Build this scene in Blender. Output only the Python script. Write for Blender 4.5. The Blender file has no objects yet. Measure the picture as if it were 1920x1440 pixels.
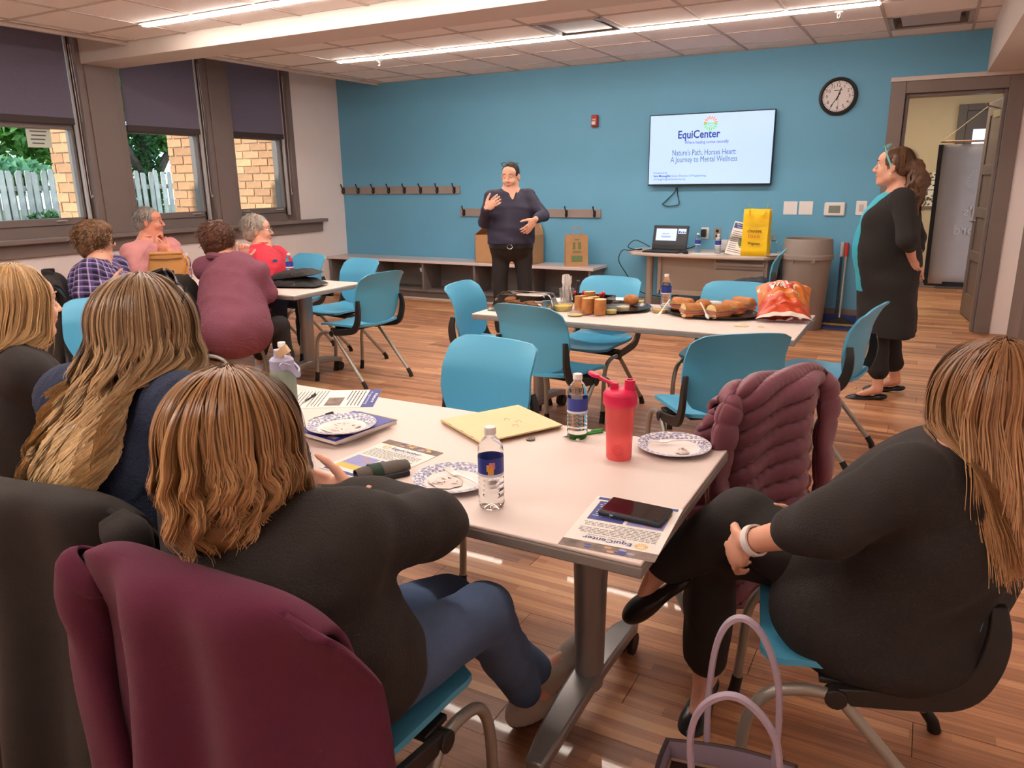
import bpy, math, random
import numpy as np
from mathutils import Vector, Matrix
S = bpy.context.scene
COL = S.collection
R = math.radians
rnd = random.Random(7)
PI = math.pi

# ------------------------------------------------------------------ camera
F = 1411.86
YAW, PITCH, ROLL = R(28.641), R(15.136), R(0.769)
HC = 1.5
def _rot():
    f = np.array([-math.sin(YAW)*math.cos(PITCH), math.cos(YAW)*math.cos(PITCH), -math.sin(PITCH)])
    r = np.array([math.cos(YAW), math.sin(YAW), 0.0]); d = np.cross(f, r)
    return np.array([math.cos(ROLL)*r+math.sin(ROLL)*d, -math.sin(ROLL)*r+math.cos(ROLL)*d, f])
CR = _rot()
CAMP = np.array([0, 0, HC])
cd = bpy.data.cameras.new('camera'); cam = bpy.data.objects.new('camera', cd); COL.objects.link(cam)
cd.sensor_width = 36; cd.lens = F/1920*36; cd.clip_start = .02; cd.clip_end = 200
mw = np.eye(4); mw[:3, 0] = CR[0]; mw[:3, 1] = -CR[1]; mw[:3, 2] = -CR[2]; mw[:3, 3] = CAMP
cam.matrix_world = Matrix(mw.tolist())
S.camera = cam
# measured points: a pixel of the photograph plus one known coordinate gives the place in the room
def ray(u, v): return CR.T @ np.array([(u-960)/F, (v-720)/F, 1.0])
def atz(u, v, z=0.0): d = ray(u, v); return CAMP + d*(z-HC)/d[2]
def aty(u, v, y): d = ray(u, v); return CAMP + d*y/d[1]
def atx(u, v, x): d = ray(u, v); return CAMP + d*x/d[0]
def dep(u, v, d): return CAMP + d*ray(u, v)

# ------------------------------------------------------------------ light and exposure
S.view_settings.view_transform = 'Standard'
S.view_settings.look = 'None'
S.view_settings.gamma = 1
S.view_settings.use_curve_mapping = False
S.view_settings.exposure = 0.12
LED = 62.0
SKY = 4.4
wd = bpy.data.worlds.new('sky'); S.world = wd; wd.use_nodes = True
wn = wd.node_tree.nodes; wl = wd.node_tree.links
bg = wn['Background']
sky = wn.new('ShaderNodeTexSky'); sky.sky_type = 'HOSEK_WILKIE'; sky.turbidity = 5; sky.ground_albedo = .4
sky.sun_direction = Vector((-.2, -.75, .62)).normalized()
mixn = wn.new('ShaderNodeMixRGB'); mixn.inputs[0].default_value = .6; mixn.inputs[2].default_value = (.55, .68, .85, 1)
wl.new(sky.outputs[0], mixn.inputs[1]); wl.new(mixn.outputs[0], bg.inputs[0]); bg.inputs[1].default_value = SKY
sl = bpy.data.lights.new('sun', 'SUN'); sl.energy = 5.0; sl.angle = R(3); sl.color = (1, .93, .82)
so = bpy.data.objects.new('sun', sl); COL.objects.link(so)
so.rotation_euler = Vector((-.2, -.75, .62)).to_track_quat('Z', 'Y').to_euler()
def area_light(name, loc, sx, sy, power, color, rot=(0, 0, 0)):
    l = bpy.data.lights.new(name, 'AREA'); l.shape = 'RECTANGLE'; l.size = sx; l.size_y = sy; l.energy = power; l.color = color
    o = bpy.data.objects.new(name, l); COL.objects.link(o); o.location = loc; o.rotation_euler = rot
    return o

# ------------------------------------------------------------------ materials
def lin(c):
    return tuple(((x/255)/12.92 if x <= 10 else ((x/255+.055)/1.055)**2.4) for x in c)
MATS = {}
def mat(name, rgb, rough=.6, metal=0, bump=None, var=0, vscale=8, emit=None, trans=0, ior=1.45, alpha=1, coat=0, spec=None, sheen=0, obj_random=0, lin_rgb=False):
    """procedural principled material; rgb is sRGB 0-255; bump=(scale,strength[,detail]); var = colour mottling"""
    if name in MATS: return MATS[name]
    m = bpy.data.materials.new(name); m.use_nodes = True
    n, l = m.node_tree.nodes, m.node_tree.links
    b = n['Principled BSDF']
    c = rgb if lin_rgb else lin(rgb)
    b.inputs['Base Color'].default_value = (*c, 1)
    b.inputs['Roughness'].default_value = rough
    b.inputs['Metallic'].default_value = metal
    b.inputs['IOR'].default_value = ior
    if spec is not None: b.inputs['Specular IOR Level'].default_value = spec
    if coat: b.inputs['Coat Weight'].default_value = coat
    if sheen: b.inputs['Sheen Weight'].default_value = sheen
    if trans: b.inputs['Transmission Weight'].default_value = trans
    if alpha < 1: b.inputs['Alpha'].default_value = alpha
    if emit:
        b.inputs['Emission Color'].default_value = (*lin(emit[0]), 1); b.inputs['Emission Strength'].default_value = emit[1]
    tc = n.new('ShaderNodeTexCoord')
    if var or obj_random:
        no = n.new('ShaderNodeTexNoise'); no.inputs['Scale'].default_value = vscale; no.inputs['Detail'].default_value = 6
        l.new(tc.outputs['Object'], no.inputs['Vector'])
        hs = n.new('ShaderNodeHueSaturation'); hs.inputs['Color'].default_value = (*c, 1)
        mr = n.new('ShaderNodeMapRange'); mr.inputs['From Min'].default_value = .3; mr.inputs['From Max'].default_value = .7
        mr.inputs['To Min'].default_value = 1-var; mr.inputs['To Max'].default_value = 1+var
        l.new(no.outputs[0], mr.inputs['Value'])
        out = mr.outputs[0]
        if obj_random:
            oi = n.new('ShaderNodeObjectInfo'); m2 = n.new('ShaderNodeMapRange')
            m2.inputs['To Min'].default_value = 1-obj_random; m2.inputs['To Max'].default_value = 1+obj_random
            l.new(oi.outputs['Random'], m2.inputs['Value'])
            mu = n.new('ShaderNodeMath'); mu.operation = 'MULTIPLY'; l.new(out, mu.inputs[0]); l.new(m2.outputs[0], mu.inputs[1]); out = mu.outputs[0]
        l.new(out, hs.inputs['Value']); l.new(hs.outputs[0], b.inputs['Base Color'])
    if bump:
        nb = n.new('ShaderNodeTexNoise'); nb.inputs['Scale'].default_value = bump[0]; nb.inputs['Detail'].default_value = bump[2] if len(bump) > 2 else 4
        l.new(tc.outputs['Object'], nb.inputs['Vector'])
        bp = n.new('ShaderNodeBump'); bp.inputs['Strength'].default_value = bump[1]; bp.inputs['Distance'].default_value = .01
        l.new(nb.outputs[0], bp.inputs['Height']); l.new(bp.outputs[0], b.inputs['Normal'])
    MATS[name] = m
    return m
def nodes(m): return m.node_tree.nodes, m.node_tree.links, m.node_tree.nodes['Principled BSDF']

# ------------------------------------------------------------------ mesh builder
_TXT = {}
def text_geom(s, bold=0.0):
    k = (s, bold)
    if k in _TXT: return _TXT[k]
    cu = bpy.data.curves.new('t', 'FONT'); cu.body = s; cu.size = 1; cu.resolution_u = 2; cu.offset = bold
    o = bpy.data.objects.new('t', cu); COL.objects.link(o)
    dg = bpy.context.evaluated_depsgraph_get(); me = o.evaluated_get(dg).to_mesh()
    vs = [(v.co.x, v.co.y) for v in me.vertices]; fs = [tuple(p.vertices) for p in me.polygons]
    o.evaluated_get(dg).to_mesh_clear(); bpy.data.objects.remove(o); bpy.data.curves.remove(cu)
    _TXT[k] = (np.array(vs) if vs else np.zeros((0, 2)), fs)
    return _TXT[k]
def rotm(rx=0, ry=0, rz=0): return np.array(Matrix.Rotation(rz, 3, 'Z') @ Matrix.Rotation(ry, 3, 'Y') @ Matrix.Rotation(rx, 3, 'X'))
def nrm(v): v = np.asarray(v, float); return v/(np.linalg.norm(v)+1e-12)
class MB:
    def __init__(s): s.v = []; s.f = []; s.m = []; s.n = 0
    def add(s, vs, fs, mi=0):
        vs = np.asarray(vs, float).reshape(-1, 3); s.v.append(vs)
        o = s.n; s.f += [tuple(i+o for i in f) for f in fs]; s.m += [mi]*len(fs); s.n += len(vs); return s
    def box(s, c, d, rot=None, mi=0):
        h = np.array(d, float)/2
        v = np.array([[x, y, z] for x in (-1, 1) for y in (-1, 1) for z in (-1, 1)])*h
        if rot is not None: v = v @ np.asarray(rot).T
        return s.add(v+np.array(c, float), [(0, 1, 3, 2), (4, 6, 7, 5), (0, 4, 5, 1), (2, 3, 7, 6), (0, 2, 6, 4), (1, 5, 7, 3)], mi)
    def bx(s, x0, x1, y0, y1, z0, z1, mi=0): return s.box(((x0+x1)/2, (y0+y1)/2, (z0+z1)/2), (abs(x1-x0), abs(y1-y0), abs(z1-z0)), None, mi)
    def tube(s, path, r, n=10, mi=0, caps=True, flat=1.0, up=(0, 0, 1)):
        P = np.array(path, float); k = len(P)
        rr = np.broadcast_to(np.asarray(r, float), (k,))
        T = np.gradient(P, axis=0); T /= np.linalg.norm(T, axis=1)[:, None]+1e-12
        u = np.array(up, float)
        if abs(T[0] @ u) > .95: u = np.array([1., 0, 0]) if abs(T[0][0]) < .9 else np.array([0, 1., 0])
        vs = []
        A = nrm(np.cross(u, T[0]))
        for i in range(k):
            A = nrm(A-T[i]*(A @ T[i])); B = np.cross(T[i], A)
            a = np.arange(n)*2*PI/n
            vs.append(P[i]+rr[i]*(np.cos(a)[:, None]*A+flat*np.sin(a)[:, None]*B))
        fs = [(i*n+j, i*n+(j+1) % n, (i+1)*n+(j+1) % n, (i+1)*n+j) for i in range(k-1) for j in range(n)]
        if caps: fs += [tuple(range(n))[::-1], tuple((k-1)*n+j for j in range(n))]
        return s.add(np.concatenate(vs), fs, mi)
    def cyl(s, a, b, r0, r1=None, n=16, mi=0): return s.tube([a, b], [r0, r0 if r1 is None else r1], n, mi)
    def bar(s, path, w, h, mi=0, up=(0, 0, 1), wv=None):
        """rectangular section swept along a path: w across, h along up"""
        P = np.array(path, float); T = np.gradient(P, axis=0)
        vs = []
        for i in range(len(P)):
            t = nrm(T[i]); A = nrm(np.cross(up, t)); B = np.cross(t, A)
            hw = (w if wv is None else wv[i])/2
            for sx, sy in ((-1, -1), (1, -1), (1, 1), (-1, 1)): vs.append(P[i]+A*hw*sx+B*h/2*sy)
        k = len(P)
        fs = [(i*4+j, i*4+(j+1) % 4, (i+1)*4+(j+1) % 4, (i+1)*4+j) for i in range(k-1) for j in range(4)]
        fs += [(3, 2, 1, 0), tuple((k-1)*4+j for j in range(4))]
        return s.add(vs, fs, mi)
    def lathe(s, prof, c=(0, 0, 0), n=24, mi=0, rot=None, sx=1, sy=1):
        a = np.arange(n)*2*PI/n; vs = []
        for r, z in prof: vs.append(np.stack([r*np.cos(a)*sx, r*np.sin(a)*sy, np.full(n, z)], 1))
        V = np.concatenate(vs)
        if rot is not None: V = V @ np.asarray(rot).T
        k = len(prof)
        fs = [(i*n+j, i*n+(j+1) % n, (i+1)*n+(j+1) % n, (i+1)*n+j) for i in range(k-1) for j in range(n)]
        if prof[0][0] > 1e-6: fs.append(tuple(range(n))[::-1])
        if prof[-1][0] > 1e-6: fs.append(tuple((k-1)*n+j for j in range(n)))
        return s.add(V+np.array(c, float), fs, mi)
    def open_lathe(s, prof, c=(0, 0, 0), n=24, mi=0):
        a = np.arange(n)*2*PI/n
        V = np.concatenate([np.stack([r*np.cos(a), r*np.sin(a), np.full(n, z)], 1) for r, z in prof])
        fs = [(i*n+j, i*n+(j+1) % n, (i+1)*n+(j+1) % n, (i+1)*n+j) for i in range(len(prof)-1) for j in range(n)]
        return s.add(V+np.array(c, float), fs, mi)
    def ell(s, c, r, rot=None, n=14, mi=0):
        k = n//2+1; a = np.linspace(0, 2*PI, n, endpoint=False); b = np.linspace(-PI/2, PI/2, k)
        V = np.array([[math.cos(q)*math.cos(p)*r[0], math.cos(q)*math.sin(p)*r[1], math.sin(q)*r[2]] for q in b for p in a])
        if rot is not None: V = V @ np.asarray(rot).T
        fs = [(i*n+j, i*n+(j+1) % n, (i+1)*n+(j+1) % n, (i+1)*n+j) for i in range(k-1) for j in range(n)]
        return s.add(V+np.array(c, float), fs, mi)
    def prism(s, poly, o, ux, uy, t, mi=0):
        """2D polygon in the plane (o,ux,uy) extruded by t along ux x uy"""
        o, ux, uy = np.array(o, float), nrm(ux), nrm(uy); w = np.cross(ux, uy); n = len(poly)
        a = [o+ux*p[0]+uy*p[1] for p in poly]; b = [p+w*t for p in a]
        fs = [tuple(range(n))[::-1], tuple(range(n, 2*n))]+[(i, (i+1) % n, n+(i+1) % n, n+i) for i in range(n)]
        return s.add(a+b, fs, mi)
    def grid(s, V, mi=0, closeu=False):
        nu, nv = V.shape[:2]
        idx = lambda i, j: (i % nu)*nv+j
        fs = [(idx(i, j), idx(i+1, j), idx(i+1, j+1), idx(i, j+1)) for i in range(nu if closeu else nu-1) for j in range(nv-1)]
        return s.add(V.reshape(-1, 3), fs, mi)
    def text(s, t, o, ux, uy, size, mi=0, align='c', bold=0.0, width=None):
        P, fs = text_geom(t, bold)
        if not len(P): return s
        P = P.copy(); w = P[:, 0].max()-P[:, 0].min(); P[:, 0] -= P[:, 0].min()
        k = size if width is None else width/w
        if align == 'c': P[:, 0] -= w/2
        elif align == 'r': P[:, 0] -= w
        ux, uy = nrm(ux), nrm(uy)
        sy = size
        return s.add(np.array(o, float)+P[:, :1]*k*ux+P[:, 1:]*sy*uy, fs, mi)
    def quad(s, o, ux, uy, x0, x1, y0, y1, mi=0):
        o, ux, uy = np.array(o, float), nrm(ux), nrm(uy)
        return s.add([o+ux*x0+uy*y0, o+ux*x1+uy*y0, o+ux*x1+uy*y1, o+ux*x0+uy*y1], [(0, 1, 2, 3)], mi)
    def xf(s, rot=None, t=None, scale=None):
        """transform everything so far"""
        V = np.concatenate(s.v)
        if scale is not None: V = V*np.array(scale)
        if rot is not None: V = V @ np.asarray(rot).T
        if t is not None: V = V+np.array(t)
        s.v = [V]; return s
    def mesh(s, name, mats, smooth=True, ang=40):
        me = bpy.data.meshes.new(name)
        me.from_pydata(np.concatenate(s.v).tolist() if s.v else [], [], s.f)
        for m in (mats if isinstance(mats, (list, tuple)) else [mats]): me.materials.append(m)
        me.polygons.foreach_set('material_index', s.m)
        if smooth:
            me.polygons.foreach_set('use_smooth', [True]*len(me.polygons))
            me.set_sharp_from_angle(angle=R(ang))
        me.update(); return me
    def build(s, name, mats, parent=None, loc=(0, 0, 0), bevel=0, smooth=True, ang=40, label=None, solid=0, seg=2, rz=0):
        o = bpy.data.objects.new(name, s.mesh(name, mats, smooth, ang)); COL.objects.link(o)
        o.location = loc; o.rotation_euler = (0, 0, rz)
        if parent: o.parent = parent
        if solid: q = o.modifiers.new('s', 'SOLIDIFY'); q.thickness = solid; q.offset = 0
        if bevel:
            q = o.modifiers.new('b', 'BEVEL'); q.width = bevel; q.segments = seg; q.limit_method = 'ANGLE'; q.angle_limit = R(35)
        if label: o['label'] = label
        return o
def tag(o, label=None, cat=None, group=None, kind=None):
    if label: o['label'] = label
    if cat: o['category'] = cat
    if group: o['group'] = group
    if kind: o['kind'] = kind
    return o
def thing(name, label, cat, loc=(0, 0, 0), rz=0, group=None):
    o = bpy.data.objects.new(name, None); COL.objects.link(o); o.empty_display_size = .05
    o.location = loc; o.rotation_euler = (0, 0, rz)
    return tag(o, label, cat, group)
def struct(mb, name, mats, **k): return tag(mb.build(name, mats, **k), kind='structure')
def copy_tree(o, parent=None):
    c = o.copy(); COL.objects.link(c); c.parent = parent
    for ch in list(o.children): copy_tree(ch, c)
    return c
def shared(me, name, parent, loc=(0, 0, 0), rz=0, rot=None):
    o = bpy.data.objects.new(name, me); COL.objects.link(o); o.parent = parent; o.location = loc
    o.rotation_euler = rot if rot is not None else (0, 0, rz)
    return o
def bez(pts, n=8):
    """Catmull-Rom through the points"""
    P = [np.array(p, float) for p in pts]; P = [2*P[0]-P[1]]+P+[2*P[-1]-P[-2]]; out = []
    for i in range(1, len(P)-2):
        a, b, c, d = P[i-1:i+3]
        for t in np.linspace(0, 1, n, endpoint=False):
            out.append(.5*((2*b)+(-a+c)*t+(2*a-5*b+4*c-d)*t*t+(-a+3*b-3*c+d)*t**3))
    out.append(P[-2]); return np.array(out)
X3, Y3, Z3 = np.eye(3)
# ================================================================== the room
D = 8.55; XL = -7.35; XR = .80; YB = -2.6; CZ = 2.765; CEX = -6.62
m_blue = mat('blue_wall_paint', (102, 166, 198), .55, bump=(220, .06), var=.02, vscale=3)
m_white = mat('wall_paint', (240, 229, 225), .7, bump=(200, .05), var=.015, vscale=3)
m_plaster = mat('beam_paint', (214, 202, 193), .7, bump=(160, .05), var=.01)
m_brown = mat('brown_trim_paint', (128, 113, 107), .45, bump=(60, .05), var=.03, vscale=5)
m_hall = mat('hall_paint', (190, 172, 140), .7, bump=(150, .05), var=.02)
m_black = mat('black_plastic', (28, 27, 28), .45, bump=(300, .05))
m_silver = mat('silver_paint', (176, 172, 164), .38, .55, bump=(200, .03))
m_lightgrey = mat('light_grey_plastic', (196, 192, 190), .45)
m_wplastic = mat('white_plastic', (236, 230, 226), .4)
m_steel = mat('steel', (190, 190, 190), .25, 1)
m_glass = mat('window_glass', (235, 245, 245), .02, trans=1, ior=1.01, spec=.3)

# ---- floor with single planks
PW, PL = .152, 1.22
def wood_mat(name, base):
    m = mat(name, base, .34, coat=.12); n, l, b = nodes(m)
    g = n.new('ShaderNodeNewGeometry'); sx = n.new('ShaderNodeSeparateXYZ'); l.new(g.outputs['Position'], sx.inputs[0])
    def ma(op, a, bb=None):
        q = n.new('ShaderNodeMath'); q.operation = op
        for i, x in enumerate((a, bb)):
            if x is None: continue
            if isinstance(x, (int, float)): q.inputs[i].default_value = x
            else: l.new(x, q.inputs[i])
        return q.outputs[0]
    row = ma('FLOOR', ma('DIVIDE', sx.outputs[1], PW))
    off = ma('MULTIPLY', ma('FRACT', ma('MULTIPLY', row, .377)), PL)
    colm = ma('FLOOR', ma('DIVIDE', ma('ADD', sx.outputs[0], off), PL))
    cv = n.new('ShaderNodeCombineXYZ'); l.new(row, cv.inputs[0]); l.new(colm, cv.inputs[1])
    wnz = n.new('ShaderNodeTexWhiteNoise'); wnz.noise_dimensions = '3D'; l.new(cv.outputs[0], wnz.inputs[0])
    # three to five narrow strips printed on a plank
    st = ma('FLOOR', ma('DIVIDE', sx.outputs[1], PW/4)); cv2 = n.new('ShaderNodeCombineXYZ'); l.new(st, cv2.inputs[0])
    seg = ma('FLOOR', ma('ADD', ma('DIVIDE', sx.outputs[0], .62), ma('MULTIPLY', ma('FRACT', ma('MULTIPLY', st, .61)), 3.0))); l.new(seg, cv2.inputs[1])
    wn2 = n.new('ShaderNodeTexWhiteNoise'); l.new(cv2.outputs[0], wn2.inputs[0])
    mp = n.new('ShaderNodeMapping'); mp.inputs['Scale'].default_value = (2.2, 60, 60); l.new(g.outputs['Position'], mp.inputs[0])
    gr = n.new('ShaderNodeTexNoise'); gr.inputs['Scale'].default_value = 1; gr.inputs['Detail'].default_value = 6; gr.inputs['Distortion'].default_value = 1.2
    l.new(mp.outputs[0], gr.inputs['Vector'])
    v = ma('ADD', ma('MULTIPLY', wnz.outputs[0], .30), ma('ADD', ma('MULTIPLY', wn2.outputs[0], .34), ma('MULTIPLY', gr.outputs[0], .62)))
    cr = n.new('ShaderNodeValToRGB'); e = cr.color_ramp.elements
    e[0].position = .3; e[0].color = (*lin((132, 84, 56)), 1); e[1].position = .92; e[1].color = (*lin((222, 168, 122)), 1)
    q = e.new(.62); q.color = (*lin((188, 130, 92)), 1)
    l.new(v, cr.inputs[0]); l.new(cr.outputs[0], b.inputs['Base Color'])
    bp = n.new('ShaderNodeBump'); bp.inputs['Strength'].default_value = .12; bp.inputs['Distance'].default_value = .004
    l.new(gr.outputs[0], bp.inputs['Height']); l.new(bp.outputs[0], b.inputs['Normal'])
    rr = ma('ADD', ma('MULTIPLY', gr.outputs[0], .14), .38); l.new(rr, b.inputs['Roughness'])
    return m
m_floor = wood_mat('wood_plank', (150, 104, 78))
floor = struct(MB().bx(XL-.3, 2.6, YB, 12.2, -.12, -.006), 'floor', mat('floor_base', (70, 46, 34), .6, bump=(30, .1)))
near, far = [], MB()
def visible(x, y, z=0, pad=60):
    q = CR @ (np.array([x, y, z])-CAMP)
    if q[2] < .2: return False
    u, v = 960+F*q[0]/q[2], 720+F*q[1]/q[2]
    return -pad < u < 1920+pad and -pad < v < 1440+pad*2
cand = []
for r in range(int(YB/PW)-1, int(12.1/PW)+1):
    y0 = r*PW; off = ((r*.377) % 1)*PL
    for c in range(int(math.floor((XL+off)/PL)), 4):
        x0, x1 = max(c*PL-off, XL), min((c+1)*PL-off, XR if y0 < D else 2.4)
        if y0 >= D and x0 < -2.4: continue
        if x1-x0 < .02 or y0 < YB or y0+PW > 12.1: continue
        vis = any(visible(x, y0+PW/2) for x in (x0, (x0+x1)/2, x1))
        d = math.hypot((x0+x1)/2, y0)
        cand.append((d if vis else d+100, x0, x1, y0))
cand.sort()
for i, (d, x0, x1, y0) in enumerate(cand):
    mb = MB() if i < 290 else far
    mb.bx(x0+.0011, x1-.0011, y0+.0009, y0+PW-.0009, -.006, rnd.uniform(-.0005, 0))
    if i < 290: mb.build('plank', m_floor, floor, smooth=False)
tag(far.build('planks', m_floor, floor, smooth=False), kind='stuff')

# ---- walls
DX0, DX1, DZ = -.335, .50, 2.25          # door opening
wb = MB().bx(XL-.3, DX0, D, D+.16, 0, 3.1).bx(DX0, DX1, D, D+.16, DZ, 3.1).bx(DX1, XR+.2, D, D+.16, 0, 3.1)
struct(wb, 'wall_back', m_blue, smooth=False)
WZ0, WZ1 = 1.10, 2.93
WIN = [(3.15, 4.83), (5.27, 6.30), (6.66, 7.58)]
wl_ = MB().bx(XL-.35, XL, YB, D, 0, 1.0).bx(XL-.35, XL, 7.655, D, 1.0, 3.1).bx(XL-.35, XL, YB, 3.0, 1.0, 3.1).bx(XL-.35, XL, 3.0, 7.655, WZ1, 3.1)
struct(wl_, 'wall_left', m_white, smooth=False)
struct(MB().bx(XR, XR+.2, YB, D, 0, 3.1), 'wall_right', m_white, smooth=False)
struct(MB().bx(XL-.3, XR+.2, YB-.2, YB, 0, 3.1), 'wall_rear', m_white, smooth=False)
struct(MB().bx(.63, XR, D-.012, D+.002, 0, 2.36), 'wall_door_side', m_white, smooth=False)
# brown piers between the windows
pm = MB()
for a, b in ((3.0, 3.15), (4.83, 5.27), (6.30, 6.66), (7.58, 7.655)): pm.bx(XL-.33, XL+.012, a, b, 1.0, WZ1)
for a, b in ((4.90, 5.20), (6.355, 6.60)): pm.bx(XL, XL+.026, a, b, 1.03, WZ1)
struct(pm, 'trim_1', m_brown, bevel=.004)
struct(MB().bx(XL-.05, XL+.12, 2.9, 8.06, .99, 1.032).bx(XL-.02, XL+.035, 2.9, 8.045, .86, .99), 'trim_2', m_brown, bevel=.006)
m_blind = mat('blind_fabric', (132, 126, 146), .85, bump=(900, .15), var=.05, vscale=40)
n, l, b = nodes(m_blind); tr = n.new('ShaderNodeBsdfTranslucent'); tr.inputs[0].default_value = (*lin((120, 118, 140)), 1); mx = n.new('ShaderNodeMixShader'); mx.inputs[0].default_value = .22
l.new(b.outputs[0], mx.inputs[1]); l.new(tr.outputs[0], mx.inputs[2]); l.new(mx.outputs[0], n['Material Output'].inputs[0])
m_blindbar = mat('blind_bar', (70, 58, 56), .6)
for i, (a, b) in enumerate(WIN):
    w = thing('window_%d' % (i+1), None, None, (XL-.16, (a+b)/2, WZ0)); w['kind'] = 'structure'
    h = (b-a)/2; x = 0
    fr = MB()
    fr.bx(-.03, .03, -h, -h+.05, 0, WZ1-WZ0).bx(-.03, .03, h-.05, h, 0, WZ1-WZ0).bx(-.03, .03, -h, h, -.1, .045).bx(-.03, .03, -h, h, WZ1-WZ0-.05, WZ1-WZ0)
    fr.bx(-.02, .05, -h+.05, -h+.075, .03, 1.8).bx(-.02, .05, h-.075, h-.05, .03, 1.8).bx(-.02, .05, -h+.05, h-.05, .035, .10)
    fr.bx(-.02, .045, -h+.05, h-.05, .93, .99)
    fr.build('window_frame', m_brown, w, bevel=.004)
    MB().bx(-.004, .004, -h+.06, h-.06, .09, 1.78).build('pane', m_glass, w, smooth=False)
    for q in (-1, 1):
        MB().tube(bez([(.05, q*h*.62-.05, .07), (.075, q*h*.62-.04, .075), (.075, q*h*.62+.04, .075), (.05, q*h*.62+.05, .07)], 4), .006, 6).build('window_handle', m_lightgrey, w)
    for q in (-1, 1):   # light grey jamb channels the blind runs past
        MB().bx(.06, .10, q*(h-.035)-.012, q*(h-.035)+.012, 0, WZ1-WZ0).build('side_channel', m_lightgrey, w, bevel=.003)
for i, (a, b, zb) in enumerate(((3.2, 4.77, 2.075), (5.325, 6.24, 2.045), (6.70, 7.53, 2.045))):
    t = thing('roller_blind', ('charcoal roller blind, leftmost and largest of the three', 'charcoal roller blind over the middle window', 'charcoal roller blind over the window nearest the blue wall')[i], 'blind', (XL-.055, (a+b)/2, zb), group='roller blinds')
    h = (b-a)/2
    MB().bx(-.002, .002, -h, h, .05, 2.90-zb).build('blind_fabric', m_blind, t, smooth=False)
    MB().bx(-.009, .009, -h, h, 0, .06).build('bottom_bar', m_blindbar, t, bevel=.004)
    MB().cyl((0, -h, 2.9-zb), (0, h, 2.9-zb), .03).build('roller', m_blind, t)
    MB().tube(bez([(.03, h+.03, 2.8-zb), (.03, h+.035, .1), (.03, h+.03, -.62), (.03, h+.05, -.66), (.03, h+.065, -.6), (.03, h+.06, .2), (.03, h+.05, 2.8-zb)], 6), .0022, 5).build('pull_cord', m_wplastic, t)
# notice stuck to the first pane
p = atx(73, 258, XL-.150)
nt = MB().bx(-.001, .001, -.115, .115, -.09, .09)
for k, (t, s) in enumerate((('Do not open', .034), ('This window', .034), ('after 4:00', .026), ('until further', .026))):
    pass
for k in range(4): nt.bx(.001, .0018, -.08+.01*(k % 2), .08-.012*k, .05-.036*k, .062-.036*k, 1)
tag(nt.build('window_notice', [mat('notice_paper', (225, 235, 220), .7), mat('notice_ink', (110, 110, 110), .8)], loc=tuple(p)), 'small white printed notice stuck high on the left window pane', 'notice')

# ---- ceiling: grid, single tiles, beam, soffit
m_tile = mat('ceiling_tile', (244, 234, 228), .9, bump=(140, .35, 8), var=.035, vscale=60)
m_grid = mat('ceiling_grid', (196, 180, 170), .6)
struct(MB().bx(XL-.3, XR+.2, YB-.2, D+.16, 3.05, 3.2), 'ceiling_slab', mat('slab_paint', (170, 160, 155), .8, bump=(40, .1)), smooth=False)
ceil = MB()
T = .665; GX = [-.515+k*T for k in range(-9, 3)]
GY1 = [7.49+k*T for k in range(-3, 2)]; GY0 = [4.46-T*k for k in range(-0, 11)]
for x in GX:
    if CEX < x < XR: ceil.bx(x-.012, x+.012, 5.283, D, CZ-.004, CZ+.02).bx(x-.012, x+.012, YB, 4.88, CZ-.004, CZ+.02)
for y in GY1+GY0:
    ceil.bx(CEX, XR, y-.012, y+.012, CZ-.004, CZ+.02)
ceil.bx(CEX-.03, CEX, 5.283, D, CZ-.03, CZ+.12).bx(CEX-.03, CEX, YB, 4.88, CZ-.03, CZ+.12).bx(CEX, XR, D-.02, D, CZ-.004, CZ+.02)
ceiling = struct(ceil, 'ceiling', m_grid, smooth=False)
xs = [CEX]+[x for x in GX if CEX < x < XR]+[XR]
VENT = [(-3.175, -2.51, 6.16, 6.825), (-.515, .15, 7.49, 8.155)]
LEDS = [(6.77, 6.87, -5.80, -.515), (4.41, 4.51, -5.80, -.515), (2.08, 2.18, -5.8, -.515), (-.25, -.15, -5.8, -.515)]
def tiles(ys):
    for i in range(len(xs)-1):
        for j in range(len(ys)-1):
            x0, x1, y0, y1 = xs[i], xs[i+1], ys[j], ys[j+1]
            if any(abs(x0-v[0]) < .05 and abs(y0-v[2]) < .05 for v in VENT): continue
            for (a, b, c, d) in LEDS:          # tiles stop short of the recessed light strips
                if x1 > c+.05 and x0 < d-.05:
                    if abs(y1-(a+b)/2) < .06: y1 = a
                    if abs(y0-(a+b)/2) < .06: y0 = b
            MB().bx(x0+.012, x1-.012, y0+.012, y1-.012, CZ+.002+rnd.uniform(0, .002), CZ+.02).build('ceiling_tile', m_tile, ceiling, smooth=False)
tiles([5.283]+GY1+[D])
tiles(sorted(GY0+[4.88]))
struct(MB().bx(XL-.3, XR, 4.88, 5.283, 2.635, 3.05), 'beam', m_plaster, bevel=.004)
# soffit over the door side
p1 = atz(1920, 67, 2.39)
so_ = MB().add([(.31, D, 2.39), (XR, D, 2.39), (XR, 4.0, 2.39), (.36, 4.0, 2.39), (.31, D, 3.05), (XR, D, 3.05), (XR, 4.0, 3.05), (.31, 4.0, 3.05)],
               [(3, 2, 1, 0), (0, 4, 7, 3), (3, 7, 6, 2), (0, 1, 5, 4), (1, 2, 6, 5), (4, 5, 6, 7)])
struct(so_, 'soffit', m_plaster, smooth=False)
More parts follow.
